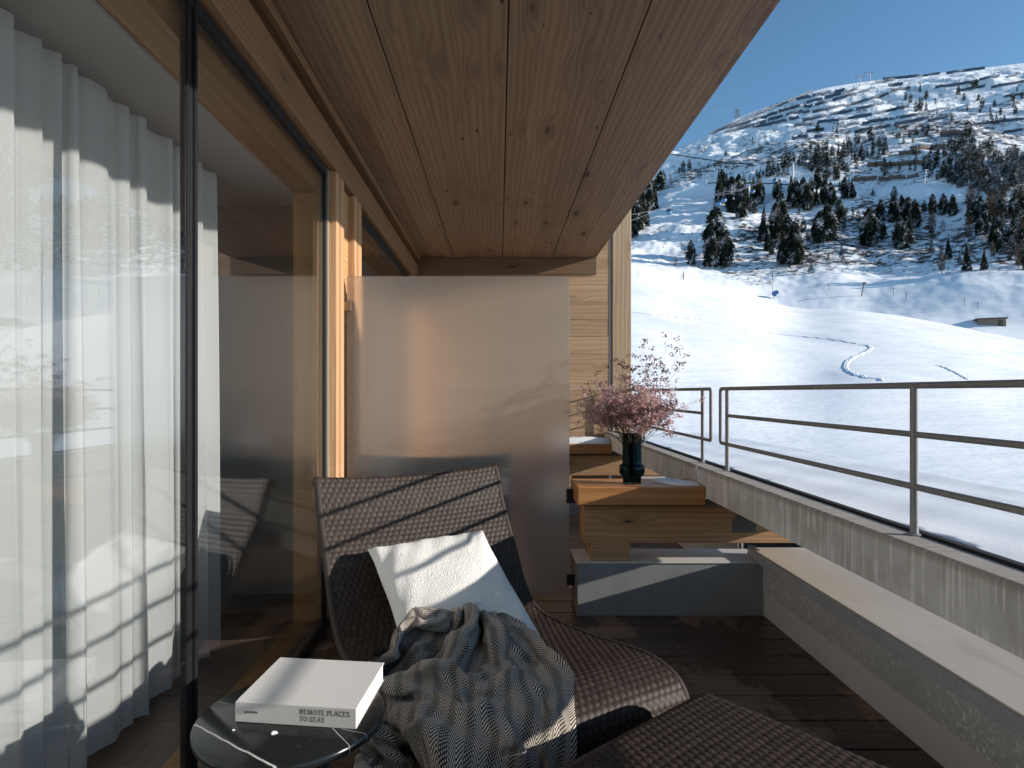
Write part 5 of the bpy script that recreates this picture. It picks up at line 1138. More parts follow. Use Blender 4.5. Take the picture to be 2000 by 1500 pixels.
    2,-8,30,7,-37,-15,-3,-19,-30,4,-48,1,15,-37,9,17,-35,10,31,-9,19,32,5,19,35,16,-3,32,19,-1,32,13,37,11,-31,34,20,-46,-6,12,9,-43,-2,-40,-11,11,-38,-4,9,-31,7,14,-31,3,29,-20,11,16,-27,25,17,-22,21,19,-25,13,13,-31,-6,23,-19,-23,-21,-21,40,28,-10,-32,-5,-38,19,8,-28,38,-6,-38,28,16,-21,32,20,0,33,22,-25,-5,27,-21,-15,27,-7,-29,35,0,-23,28,-2,-46,25,14,-20,4,-29,-18,-3,-34,-8,24,20,29,3,50,-32,18,32,-33,38,-20,-23,-29,43,6,4,34,3,6,19,27,34,19,16,37,18,6,6,42,-17,-11,35,-25,11,28,26,0,47,-16,7,21,28,15,29,-14,6,27,24,33,15,3,-13,-19,-29,2,-7,-29,32,-3,-15,33,0,-11,29,13,-21,
    32,9,-2,7,-40,-4,-14,-33,-11,-33,-23,1,3,-41,8,33,-16,11,37,0,9,32,12,-3,29,18,11,24,-8,35,11,-41,26,14,-47,-12,15,-5,-46,16,-10,-42,22,-25,-26,21,-31,0,21,-30,1,18,-27,9,24,-31,12,19,-18,25,3,-29,20,-11,-33,24,19,-25,-8,-10,-25,33,30,-20,-17,6,-28,28,4,2,51,0,-33,32,-2,-38,22,18,-10,37,14,-32,5,23,-23,-21,31,-1,-19,30,-28,-25,32,2,-29,27,11,-35,26,-5,-28,18,4,-29,25,-22,-17,16,-6,25,16,22,-8,-8,35,-14,5,25,-35,42,9,-6,6,35,0,5,43,9,9,33,21,-19,23,28,4,36,-25,1,31,39,-3,47,-10,2,44,-4,12,37,6,21,29,-5,23,24,-12,33,7,-4,37,-15,-17,-45,11,-16,28,-9,-28,36,0,1,28,10,23,
    -9,-5,48,18,-27,-6,17,-34,-16,-40,1,-7,-30,-22,4,37,-11,-7,32,0,14,16,-8,27,21,-32,17,13,-44,5,15,-41,-15,13,-6,-46,15,-18,-41,15,-32,-18,22,-24,13,26,12,27,18,-29,8,16,-32,2,19,-31,-3,21,-39,-5,24,-22,-22,-10,-17,34,0,-27,23,25,-27,-7,6,-25,34,3,-4,40,4,-18,38,5,-17,39,4,-29,31,10,-38,0,28,-20,-14,21,-24,-13,36,-7,-26,41,11,2,27,10,-43,17,-4,-33,31,7,-29,4,-20,-26,32,3,-24,6,13,34,11,11,-19,-8,30,9,5,6,-26,22,13,-7,4,25,-3,13,44,12,6,21,25,-18,47,-11,1,42,26,5,44,18,6,41,25,24,34,12,27,21,14,35,15,-6,25,18,-14,25,20,-14,29,-14,-21,5,18,-32,-29,10,-31,31,3,-11,24,5,30,
    -4,-34,52,34,2,4,31,-12,-24,-36,-21,-2,-32,-18,0,-21,-35,-9,18,-17,-22,27,-16,-8,24,-32,0,7,-40,14,13,0,-44,21,-32,-29,27,-38,-10,20,16,31,32,-9,23,14,-33,-4,5,-9,-43,31,-11,-4,27,-29,-6,17,-37,-4,10,-42,-3,-2,-33,28,-8,-20,30,18,-25,14,13,-27,23,-4,5,42,7,-15,34,1,-19,39,12,-35,14,20,-26,-7,27,-19,-14,34,-5,-19,46,19,11,27,-14,-39,3,-35,-32,5,21,-30,20,-34,-3,25,-22,-21,10,27,-23,19,40,0,7,18,20,-4,23,-10,6,30,-3,29,7,16,19,22,24,-6,30,-8,-7,46,20,25,24,21,-3,44,15,8,43,23,30,34,15,39,4,-3,15,4,-35,30,15,-12,23,28,7,33,23,-5,34,22,-6,-17,24,-31,-34,12,-25,12,14,-34,30,11,19,
    -8,-63,11,37,3,2,24,21,15,18,-29,-27,-30,-20,-20,-25,-23,17,-18,-25,-8,-9,-19,-25,14,-21,-34,27,-26,-15,37,-30,10,-4,-21,-42,31,9,21,25,-24,22,30,-14,2,5,-4,-36,10,-33,0,32,-5,-37,19,-25,28,22,-39,1,-2,-36,-30,12,-38,11,-13,-19,31,17,-26,14,16,-24,22,-8,-9,42,35,-5,12,-16,-11,33,35,2,15,24,-16,7,32,-10,-14,36,-5,-19,16,-36,-13,-13,-44,-12,9,15,-37,12,-32,4,23,-32,-12,-7,21,-25,20,33,7,19,30,7,21,12,33,-5,23,-5,30,16,18,18,26,9,18,33,12,8,34,1,20,28,15,-13,46,14,24,31,23,23,34,11,41,16,2,19,-10,-36,29,14,-11,18,35,7,38,6,-8,27,39,6,1,45,-5,-15,26,-36,-3,27,-35,-25,7,-33,33,20,-5,
    2,-58,7,-1,32,16,17,30,15,43,-8,-12,-21,-27,-17,21,-25,-16,-17,-24,-24,-20,-29,0,-17,-23,-23,14,-32,-27,24,-12,-23,16,-43,2,33,7,-19,12,-16,28,35,-23,-3,-3,18,-34,22,-14,-26,20,-38,24,28,-21,-26,10,-48,17,8,-42,19,-16,-19,-34,15,-35,5,12,-26,13,-6,-5,31,31,-21,16,4,-14,31,34,-3,16,5,-9,29,28,0,-15,25,-17,-2,15,-26,27,3,-5,-44,10,-7,-35,-3,-45,15,9,-17,-18,23,25,-11,9,34,4,21,21,-3,1,-12,23,22,31,7,6,13,37,28,26,11,22,29,8,19,30,11,20,24,18,26,20,14,22,35,1,28,30,10,9,33,23,25,5,-28,42,1,-3,25,21,-7,23,33,5,19,39,0,-12,37,-18,-2,46,-10,-11,38,-28,-6,30,-38,-3,21,-32,-3,-27,-22,
    13,-24,23,-13,29,22,29,24,-14,31,27,18,4,-36,-32,-17,-38,-6,17,-20,-29,-12,-32,-17,-35,-20,2,25,-25,-28,-18,-24,-28,4,-12,-39,31,-20,-18,28,-19,11,20,-29,2,5,7,-31,34,-29,-1,27,-37,-1,17,-11,43,-5,-48,7,-21,-16,-39,-6,-39,16,5,-27,-28,17,-27,2,29,-22,8,27,-12,12,22,-15,28,3,-9,36,12,-12,35,31,-3,-13,12,-3,31,18,-18,-23,24,-23,-11,-19,22,-32,2,-49,-1,22,25,-14,22,30,-6,19,21,-1,11,32,11,18,-5,23,11,0,37,10,33,-23,24,27,26,15,27,26,18,29,18,22,22,13,25,20,17,31,14,23,33,18,13,36,19,12,26,25,-11,24,26,-3,15,36,-4,12,37,-6,-6,30,-27,-6,47,-8,-12,30,-41,-4,4,-50,-5,23,-42,-21,30,16,17,28,-19,
    27,-4,15,-20,31,33,3,39,-14,36,-27,-10,36,-5,-22,-10,-44,-12,-27,-30,0,23,-13,-23,-20,-30,-8,-25,-31,-2,-6,-25,-26,-6,-17,-40,7,-25,-26,14,-25,-16,18,-28,-11,33,-19,-20,37,-19,15,26,3,47,-18,-43,-2,-11,-36,-18,-31,-9,-38,2,-36,-11,10,-27,17,19,-34,-4,31,-18,-12,36,-23,6,27,-13,17,18,-11,33,-4,-4,38,34,-4,23,31,-13,14,40,-16,-5,-11,6,-34,-23,28,-19,9,-29,-20,22,25,-13,20,25,-4,15,32,8,13,-3,25,24,36,13,-2,-24,30,18,38,4,23,40,10,16,34,18,19,29,14,16,23,24,25,26,8,26,19,13,33,18,20,27,15,20,29,23,13,19,31,-12,12,33,-14,5,25,-31,-2,47,-4,-12,0,-44,-7,16,-51,-3,25,-42,-9,27,-34,-3,43,-6,9,35,-5,
    -9,5,42,28,33,5,9,49,6,32,-35,-18,9,-48,-7,-32,-30,4,33,-5,-24,-15,-35,-1,7,-28,-23,-1,-16,-29,-16,7,-39,-8,-41,-3,-2,-31,-15,11,-24,-14,25,-4,-25,29,-18,-5,-7,-31,21,-35,-28,-26,-15,-43,-12,-11,-44,16,-22,-11,-37,15,-35,0,12,-35,-20,23,-32,0,29,-19,0,35,-17,-2,30,-14,28,27,-11,24,20,-10,36,22,-3,32,31,-9,9,36,-10,-18,-24,27,-2,-15,31,-20,0,-13,-34,19,25,-7,23,14,11,12,27,-8,27,28,18,5,-28,30,-1,34,21,19,48,5,23,38,-3,16,44,6,20,23,15,28,22,19,10,26,22,24,18,19,26,25,11,26,17,16,34,-1,-21,3,32,12,10,32,-11,8,40,-18,4,37,-26,17,31,-28,-6,16,-50,-36,-1,-22,-10,25,-38,4,25,-26,13,2,32,
    5,29,56,29,35,1,18,-39,-20,46,-21,1,-34,-41,-2,37,-16,-16,28,-8,-29,-1,11,-36,-22,3,-26,-7,-13,-28,10,-41,-4,-12,-14,-32,-4,-34,-15,12,-31,-5,3,-31,13,-32,-23,-8,-31,-24,-6,-16,-41,-9,-3,-48,-3,-29,-26,-20,9,-39,-12,-10,-26,-28,19,-25,-4,33,-29,14,31,-22,7,44,12,-9,22,-25,25,20,-27,21,24,-18,27,28,-19,15,32,8,-12,28,-14,-8,-5,29,-23,-25,14,19,-14,26,-10,16,32,0,11,26,2,10,35,-12,30,-35,16,1,44,2,16,43,4,31,40,-16,24,49,-2,24,28,11,28,25,10,36,17,11,27,9,18,17,-24,24,14,34,5,31,22,17,-8,37,-1,20,23,1,36,9,-16,10,34,-15,-6,42,-29,-24,38,-2,3,33,-8,3,18,-39,-47,7,-18,2,37,-25,34,-1,4,
    52,22,38,-9,-48,-4,18,-37,-24,46,-25,-4,-20,-33,-22,2,-15,-38,3,2,-39,18,9,-28,20,12,-27,14,32,-15,-15,-27,-30,4,-39,-2,-11,-37,5,-23,-20,21,-20,-27,2,-21,-32,-6,-20,-38,-5,-15,-36,-9,-17,-43,-5,-6,-37,-20,0,-33,-15,3,-29,-17,33,5,-24,21,-29,17,43,-9,-10,39,-15,18,36,-15,-1,-2,-6,46,22,-21,27,21,-27,18,17,-25,2,5,-24,-27,8,-2,-46,-10,26,-32,-4,31,-14,7,43,-7,19,29,-4,21,27,-10,28,32,20,24,31,15,45,18,24,27,30,-9,23,34,23,14,24,28,22,14,-18,13,10,31,18,13,-25,30,15,10,24,9,33,15,35,-6,-15,33,-3,23,20,6,-11,40,1,7,30,3,-1,36,-15,-28,24,-29,1,41,-16,22,35,5,-11,17,-30,-29,25,-9,40,4,6,
    35,-41,30,-2,-46,-18,4,-45,-14,16,-30,-30,24,-1,-37,-12,28,-12,8,-30,-27,14,-8,-32,18,11,-32,6,31,-27,-3,4,-37,-6,-36,29,-12,-40,7,-12,-37,0,-20,-33,4,-22,-29,2,-23,-27,-2,-13,-41,-9,-11,-37,-12,-6,-35,-15,4,-28,-21,1,-2,-34,36,-25,11,36,-11,-25,38,-8,24,38,-2,-13,14,-7,50,11,-13,36,28,-16,20,26,-24,5,17,-32,-7,7,-28,-16,13,-24,-29,-3,10,-38,-6,32,-33,4,25,-21,18,30,-10,16,32,9,24,38,17,31,26,28,34,30,-6,0,16,36,18,30,27,23,22,17,16,3,-36,11,11,37,12,20,-33,31,11,19,25,31,-7,5,36,-6,-10,40,-8,-10,32,19,10,28,-7,-5,44,1,-6,17,34,-3,40,-8,-1,42,-20,-18,18,-28,19,29,13,-27,-1,-24,15,30,13,
    17,-26,-35,22,-31,8,3,-41,-9,5,-39,-14,14,33,-27,1,27,-29,-3,-23,-26,4,5,-36,37,-11,-18,-2,35,-26,8,-27,-40,-21,-44,-11,0,-42,21,-23,-24,-17,-16,-33,4,-27,-12,-9,-24,-22,4,-16,-35,-16,-7,-32,-9,11,-31,-2,8,-24,-33,21,-24,4,21,-8,-24,43,-1,17,36,-13,28,-11,-24,41,26,29,35,44,-21,24,34,-17,1,21,-28,-8,17,-30,-4,7,-32,3,1,-20,-27,2,-19,-34,-4,1,-38,2,27,-25,14,36,-9,27,33,1,20,31,3,22,31,28,27,33,-4,5,43,24,6,-6,39,27,21,16,8,6,-34,21,22,21,8,13,-44,29,18,15,5,40,-17,-19,42,6,-22,30,20,1,35,-14,-4,22,25,-5,36,7,-3,36,-8,-9,22,32,8,18,-31,-5,34,17,-4,35,0,-19,34,-3,-8,25,-34,
    25,4,-6,5,-38,-13,27,-31,17,8,-37,-19,-7,0,-39,15,31,-1,6,-16,-35,-1,31,-14,25,11,-32,16,-25,-39,-14,-45,-12,5,-31,-40,-17,-36,-18,-17,-35,-10,-22,-26,-5,-14,-25,22,-19,-9,34,-32,-8,12,6,-13,-31,21,-17,-16,17,-25,-23,20,-23,-12,10,-34,23,-12,-37,28,13,18,32,25,-26,35,26,-27,0,33,-5,27,39,-13,14,14,-25,-22,36,6,18,25,-3,-28,-6,-18,-33,-3,-21,-34,8,-29,-29,3,12,-37,17,32,-8,20,30,0,22,31,6,15,32,18,11,38,24,20,33,-9,4,-7,39,26,23,6,25,23,-13,-10,20,-25,38,8,-20,-17,41,-7,-24,43,2,-31,29,24,-11,36,-15,-9,14,35,-3,32,-17,-5,13,34,1,31,20,-16,34,-17,-1,36,-4,1,35,-17,9,28,-15,32,11,-15,-28,16,-26,
    5,-7,43,24,-10,-29,14,-20,-30,18,-35,-13,13,-30,-2,14,2,-26,-2,34,-10,28,-7,-32,10,-19,-35,8,-32,-33,-6,-43,-28,-13,-44,-24,-8,-30,-32,-15,-29,-22,-24,-33,11,-24,-21,5,-23,-14,27,-33,-2,21,-38,-13,15,7,-11,-31,15,-19,-24,24,-17,8,9,-30,29,6,-18,34,36,-23,-4,1,-12,47,40,-15,2,39,-18,-2,31,-11,17,35,-6,10,20,-7,-26,41,1,9,8,-4,-43,3,-1,-45,5,-28,-40,-7,-17,-25,18,26,-3,25,31,-4,16,29,3,13,27,-2,9,30,22,12,40,24,14,24,-12,30,8,10,13,18,-23,-26,30,-18,-15,25,12,-22,39,-16,-25,33,20,-21,35,-12,-12,8,43,-18,32,-5,-3,34,-13,13,33,0,25,24,5,40,8,0,-28,28,-12,4,29,-8,19,27,-15,16,26,-27,17,31,2,
    -28,-48,-1,33,-8,3,38,-2,-11,37,1,-17,31,-5,-13,21,-21,-23,6,-12,-32,2,-19,-30,8,-27,-40,-26,-36,-27,-31,-33,-22,-21,-29,-30,-27,-26,-24,36,-13,13,-4,-36,1,-11,-32,-5,-20,-23,-21,-43,-4,14,-34,-7,17,-37,-9,-5,30,-23,-20,20,-18,-20,19,-23,21,-8,-20,33,27,-7,31,41,-13,7,14,-34,27,35,-13,9,31,-14,6,36,0,4,36,1,2,23,-10,-29,24,-8,-42,-8,-6,-44,39,-9,-11,-9,-26,-31,25,25,5,23,24,-7,17,25,-14,8,29,-17,7,40,-2,-3,42,21,8,23,-19,-6,35,4,-11,25,8,-30,24,15,-17,36,-18,-21,22,18,-28,37,-13,-5,8,32,5,28,-23,15,33,-14,22,21,-6,17,32,10,-15,39,1,26,21,-1,28,24,-5,13,12,34,10,24,-27,17,34,-9,7,18,-26,
    8,-60,8,-1,-3,-35,37,-2,3,36,4,11,36,-7,-10,2,-9,-29,3,-12,-37,-2,0,-41,-10,7,-47,-17,-40,-24,-28,-28,-25,-14,-29,-21,20,-22,23,25,-25,6,0,-39,4,-10,-33,-5,-28,-5,-33,-9,-38,12,-46,-20,-7,-37,-11,9,-2,-14,-41,31,-26,2,28,-17,-11,16,-14,28,21,-12,32,5,-19,37,35,-5,-14,33,0,12,40,-7,3,32,-13,6,13,-33,-1,19,-3,-42,20,-17,-37,30,-23,-30,45,-23,8,30,5,-22,-9,11,-28,-20,30,-9,-8,34,-1,2,35,-5,4,35,4,9,42,-1,3,29,18,-9,28,-5,-14,30,-11,-27,33,4,-23,41,17,-5,29,-17,-29,18,24,-6,45,11,11,40,-12,20,29,-17,19,25,3,29,25,-17,35,16,-4,15,-6,32,33,28,-13,21,27,15,12,34,13,11,13,-30,4,13,-33,
    -44,-32,32,28,25,-8,36,-27,-11,23,-9,-26,24,1,-23,-10,22,-21,16,10,-38,9,5,-50,-16,-13,-47,-18,-37,-23,-17,-41,2,-17,-36,-24,23,-27,-3,21,-8,26,-3,-30,-15,-8,-40,11,-26,-6,-28,-10,-36,14,-17,-44,5,-21,-23,-25,-35,-9,-15,26,-29,-16,28,-19,-4,27,-11,-7,20,-21,35,18,-12,27,18,-18,29,36,-2,11,31,-10,-4,31,-17,-13,17,-11,-38,35,-24,-26,39,-25,-15,43,-27,0,25,-16,-28,-26,18,-21,-20,35,6,-19,30,-7,-4,35,-17,9,32,-4,11,35,-5,4,34,0,5,38,1,-10,33,13,-3,32,-1,-28,35,12,-16,38,-4,-24,36,-10,7,39,-3,22,28,11,-13,32,-21,15,29,-11,30,23,1,32,23,-6,46,7,2,29,21,22,10,18,45,31,25,19,24,23,-16,14,10,-35,6,14,-31,
    15,-39,21,22,33,-4,-7,-17,-40,24,-2,-34,34,-14,-19,4,11,-26,10,5,-33,17,17,-35,-32,2,-39,-34,-10,-24,-13,-39,-7,13,-29,7,20,-34,-7,-10,-28,-17,13,-18,20,-18,-22,-29,-16,-43,18,-33,-27,-3,-20,-42,3,-5,-47,-3,30,-21,-18,-18,-31,-10,17,-26,-19,30,-13,-16,28,-10,-18,36,-5,14,22,-14,26,27,-19,18,16,-20,16,34,-10,-21,35,-24,-10,39,-25,-6,41,-26,-22,31,-20,-23,-28,23,-12,-26,32,-2,-14,33,14,-6,33,3,-4,28,-22,2,29,-26,16,33,-7,3,38,-6,6,40,3,-6,37,-5,-7,25,17,-3,36,-12,-6,32,-14,2,42,-1,1,41,-2,16,38,1,10,22,21,6,14,-23,34,24,4,38,22,0,24,14,35,49,15,11,8,12,40,38,27,-15,20,15,-31,29,20,-9,7,11,-31,
    17,-20,25,27,30,-20,-17,-20,-33,12,-11,-43,17,-5,-42,42,9,-6,1,0,-34,13,9,-29,-7,8,-33,-47,-3,-16,-21,-13,10,-27,-41,4,3,-7,-35,-7,-19,-17,-4,-40,1,-9,-41,1,-16,-40,36,-4,-45,10,3,-49,5,35,-23,-15,-17,-34,-1,30,-24,-20,4,-29,-17,-6,-30,-16,36,-5,-14,12,-23,-26,33,-7,-22,34,-11,8,31,-11,8,18,-30,12,36,-29,1,39,-21,-12,38,-16,-20,6,22,-33,-26,17,21,-17,31,16,-22,32,5,-13,35,-9,-5,32,-27,3,30,-26,22,36,-20,16,33,-17,23,33,-1,17,37,0,-2,29,12,-3,32,-7,3,41,1,-2,32,14,9,34,-11,7,29,12,13,29,-5,22,24,18,34,10,-25,21,11,40,44,19,12,32,17,35,34,22,-16,38,22,3,18,14,-31,10,-1,-36,20,26,2,
    30,-8,11,8,4,-47,2,31,-32,26,-22,-32,2,-36,-14,18,-10,-35,25,14,-17,14,1,-33,6,30,-20,-25,-12,-12,-38,3,25,-24,-37,12,-21,-42,-23,-26,-17,-3,-18,-28,-12,22,-46,-11,-15,-39,35,-1,-52,16,30,-36,-24,-19,-35,18,18,-33,-22,-21,-27,-12,29,-15,-9,9,-24,-28,-3,-27,-27,45,0,-11,15,-19,-29,15,-28,-29,36,-1,-6,33,-16,-14,36,-13,3,22,-37,3,35,0,-23,-16,38,-22,-14,4,30,-19,24,20,-20,25,-11,4,36,-19,-2,32,-26,24,33,-23,27,34,-11,32,39,-6,29,33,5,18,33,4,4,28,17,5,29,-12,1,41,-2,-1,31,21,2,20,-18,13,34,14,17,25,-15,13,12,30,36,13,-8,29,16,33,37,18,25,31,29,-28,37,11,14,-3,12,-38,32,13,-18,34,17,12,13,15,-23,
    25,46,-12,19,0,-47,19,-19,-38,13,-49,13,14,-30,-28,23,-5,-37,9,-13,-31,22,23,-19,-6,7,-31,-27,-4,-18,-31,-5,25,-19,-17,27,-32,-25,7,-18,-31,-7,-18,-31,10,13,-33,3,-16,-57,4,-1,-51,5,27,-33,-24,-8,-41,-5,-43,-4,12,-7,-32,-14,14,-24,-25,18,-25,-23,28,-6,-26,16,-31,-33,43,7,-10,16,-12,-31,12,-36,-9,23,-17,-22,35,-11,2,16,-9,-30,36,2,-25,-29,25,7,-7,32,2,30,14,10,-4,32,-3,-14,19,-37,32,26,11,23,30,-24,41,38,-5,31,31,4,25,34,10,14,31,-6,9,24,18,-4,26,-20,9,34,1,-6,34,14,6,39,6,4,15,-22,13,14,27,21,24,-8,29,5,29,33,27,15,19,39,-25,37,-6,29,-2,24,-38,27,13,29,26,26,-1,29,0,-27,13,12,-26,
    62,9,-17,20,-35,-32,13,-25,-41,-10,-18,-43,45,-8,23,25,-21,-28,8,-24,-23,-8,-23,-26,-23,0,-29,-14,11,-29,-30,-4,15,-18,-15,27,-22,-19,20,-20,-32,17,-20,-23,24,-11,-31,21,-5,-51,-19,9,-44,-21,-36,-26,1,21,-34,4,-33,-19,5,-6,-35,-12,17,-14,-30,9,-37,-19,26,-16,-35,27,-23,-29,37,-6,-25,28,23,-18,14,-35,-5,14,-33,-13,11,-30,-20,17,-13,-33,12,9,-33,14,18,-34,1,40,0,16,33,8,17,29,-1,18,26,19,32,20,-28,35,35,0,36,35,6,18,15,30,9,32,-30,25,25,-11,1,34,5,11,32,0,-4,33,4,-5,20,35,11,34,-5,-3,11,-29,16,30,11,21,22,16,16,31,-17,20,38,3,18,-1,44,12,19,-36,35,3,16,-2,37,-18,33,6,7,34,-12,4,20,24,-26,
    25,10,-63,24,-32,-28,-17,-23,-41,42,2,13,-4,-23,-33,27,-17,-22,28,-19,-8,-33,-10,-15,16,-31,-22,-23,-30,-10,-39,-5,12,-35,-4,1,-17,-22,25,-26,-16,8,-13,-32,23,6,-37,23,-1,-36,31,-26,-33,-3,-2,-38,-14,-24,-27,19,3,-36,-2,1,-28,-23,12,-31,-25,27,-11,-38,32,-8,-35,22,-1,-42,38,-19,16,33,10,-23,15,-40,7,15,-22,-17,9,-27,-18,16,-22,-29,18,3,-36,16,9,-34,9,36,-17,14,32,0,20,30,-1,26,33,1,28,29,-18,46,46,28,22,23,-21,-9,32,-10,-10,-10,43,-15,41,-10,7,31,-1,8,36,0,36,9,-7,4,41,-14,1,26,24,-2,11,-27,20,29,13,24,29,-8,16,28,-3,-1,27,29,38,11,9,6,17,-35,23,27,-8,22,9,35,2,3,-36,32,2,-3,32,5,11,
    -24,-32,-35,30,26,-26,37,-14,-12,-17,-36,-20,45,17,-2,23,-20,-19,2,-28,-27,-8,-29,-23,-30,-24,-9,-1,-35,-30,-33,-20,20,-26,-26,19,-27,-22,18,-26,-15,23,-23,-17,-1,-10,-34,18,22,-34,30,17,-25,24,-11,-32,14,-10,-32,0,2,-36,-16,10,-26,-28,-6,-3,-44,45,-17,-11,18,8,-51,41,-10,-25,37,-17,31,31,-22,0,-4,7,-39,16,-22,-10,6,-25,-22,18,-26,-11,24,-33,4,15,11,-39,18,16,-24,16,27,-18,25,30,-16,20,35,-6,29,36,1,35,49,7,-16,34,31,26,-4,-60,-10,37,11,-26,-1,36,2,32,-22,5,34,16,23,7,-34,16,38,2,13,36,22,4,14,-27,12,24,28,19,26,-19,10,26,17,3,26,20,11,18,-27,38,15,14,16,9,-30,8,7,38,20,2,-32,15,3,30,20,-17,-34,
    -17,13,-26,29,-18,-8,31,27,-25,3,-30,-23,35,-7,-6,27,8,-18,-4,-30,-23,-26,-35,-3,0,-22,-40,-29,-33,-7,-28,-34,3,-31,-27,17,-24,-13,25,-25,-14,29,-4,-36,-20,24,-24,21,13,-27,16,-3,-29,14,-10,-38,12,14,-32,5,-31,-12,-26,26,-17,-24,36,-9,-28,44,-9,-11,41,-18,4,37,4,-40,31,-5,34,24,-17,-23,-23,14,-25,-13,-16,-21,23,-29,-9,26,-28,-4,12,-33,-12,31,-25,11,-1,29,-25,15,31,-14,17,29,-17,35,12,-9,2,44,6,35,35,10,22,22,-1,1,26,-26,3,30,0,-25,16,-9,6,14,-23,15,21,28,19,6,-35,8,36,22,9,18,-19,14,26,21,23,15,-10,16,22,-11,11,33,3,-1,21,28,21,27,11,6,-20,-43,32,2,6,2,7,33,23,3,-20,17,3,30,21,-27,-36,
    -5,21,-22,17,-42,-6,25,9,-15,17,24,-18,24,-16,-19,13,-18,-25,-14,-35,9,-17,-20,-43,-20,-38,-7,-16,-26,29,-40,-26,-8,2,-7,38,-17,-20,21,-15,-16,15,-23,-47,-22,-3,-37,8,6,-29,-5,12,-26,-22,24,-22,-2,36,-1,22,12,-24,-11,32,-28,18,29,4,-34,38,-28,10,34,10,-36,36,1,-31,33,-17,12,-13,-7,-31,2,-16,-27,-8,-30,14,-13,-22,28,5,-35,-15,30,-28,-13,34,16,-10,25,-20,-20,16,18,-30,16,30,-8,17,31,16,23,23,-21,27,25,6,39,17,-8,1,50,-9,-35,33,18,-16,46,-8,32,-5,-10,-12,-10,-41,24,25,23,21,14,-21,23,34,17,7,24,-26,41,1,4,19,19,9,-32,17,16,-26,26,8,32,20,-4,27,3,3,18,-30,-17,22,11,24,27,9,-1,34,3,9,28,-6,-22,
    -52,2,1,37,-3,-29,21,-15,-15,11,-13,-22,28,15,-9,-10,-30,-14,-9,-31,-14,-26,-28,-20,6,-14,40,-34,-17,-19,15,-5,37,-29,-15,6,-5,-24,-13,0,-29,-12,-34,-23,-19,7,-51,8,26,-32,2,33,-13,15,28,-22,12,27,-18,-5,21,-22,11,27,-24,6,34,-26,1,38,-7,-24,28,-32,-9,21,39,-21,18,-6,-34,15,-22,-27,11,-34,-10,-19,-22,22,-8,-35,9,-18,-35,22,30,2,-27,42,-14,8,10,19,-35,31,-13,-15,2,36,-3,38,-7,-8,12,31,-6,6,31,14,20,48,-13,20,40,-3,-15,33,-7,-9,34,-7,11,-18,-13,29,10,-7,6,-19,-25,16,47,9,18,23,-4,-11,26,-34,77,-31,11,-18,25,21,-16,11,13,-29,26,-4,3,25,18,40,-8,-13,33,-15,10,37,7,7,22,20,19,17,4,-30,47,4,9,
    -47,31,-11,22,-19,8,21,-4,-32,16,3,-21,3,-25,-13,16,-24,-33,-13,-31,0,16,-14,30,-38,-5,-21,17,-21,29,-20,-10,-31,-24,-37,-6,-11,-18,12,23,-11,-7,6,-19,-23,8,-47,-6,21,-33,9,33,-15,29,32,-21,13,27,-21,16,30,-23,5,28,-24,6,35,-24,1,32,-31,-3,27,-27,-13,22,0,-34,26,17,-22,12,-18,-29,-22,-28,3,11,-42,10,-40,-8,14,36,-35,-3,-14,-44,-11,33,-22,-22,37,16,-9,7,33,24,4,33,-1,22,22,-14,34,-10,1,34,6,-16,22,37,16,-57,30,-17,-3,69,-42,9,46,-7,17,52,-14,32,-72,-15,36,0,2,26,-34,-7,47,30,4,-9,46,-18,47,-5,22,-15,39,-11,-22,13,24,-43,-4,-2,-19,42,-5,33,5,6,40,-23,24,18,32,-22,33,2,-9,31,2,10,21,26,6,
    -53,16,38,19,-14,-30,21,-11,-32,15,-7,-36,2,-31,-11,31,-16,22,31,-8,9,-23,-16,-9,-25,-33,-1,-2,-36,5,-16,5,-26,-37,-20,-29,1,-38,-3,27,-27,22,37,-4,4,29,-23,-22,39,-25,-9,32,-15,25,21,-23,23,25,-21,18,30,-22,4,28,-21,2,30,-24,-2,25,-25,-7,28,-23,-13,37,-19,-7,21,-25,-11,-25,-24,-18,20,-29,-3,-36,-25,19,-18,-43,2,31,-41,-12,29,-39,-12,38,23,2,42,10,-6,14,35,8,-8,35,5,-6,35,7,5,32,-21,24,-37,-2,31,-22,-10,10,32,17,-30,19,5,-24,122,-101,35,24,-15,30,-26,-1,52,-62,-2,17,33,5,-2,30,-12,35,17,16,30,13,15,1,27,-22,-50,18,-21,-29,17,26,-7,10,-10,29,9,2,40,11,-14,25,12,-26,21,0,60,29,-13,-20,27,25,8,
    -19,52,-11,10,-20,-31,9,-26,-31,8,-36,-7,30,-25,7,35,-6,12,24,-14,16,-5,-34,0,-21,-42,-1,-29,-26,-10,-26,-5,-38,-24,-12,-27,2,-34,2,20,-34,6,53,-3,22,32,-36,-19,33,-13,-9,37,-10,37,36,-1,22,29,-22,18,28,-25,9,29,-25,6,31,-21,-2,23,-29,-5,23,-31,-9,19,-29,-7,13,-39,-14,-6,-27,-14,8,-37,-2,13,-44,-1,-28,-43,7,26,-41,-11,44,22,6,49,6,-2,-30,35,-6,-9,31,-14,-10,31,-13,16,31,16,27,26,6,30,-17,5,6,-35,-23,35,-10,-9,-5,25,23,16,32,-7,29,14,-13,14,-2,-31,32,0,-21,21,43,-7,-40,71,-50,6,18,-17,33,21,4,-1,23,1,-30,11,-20,-19,-8,14,35,38,6,25,-1,-10,39,-7,-15,6,19,25,21,-5,-14,24,38,29,30,-13,-20,
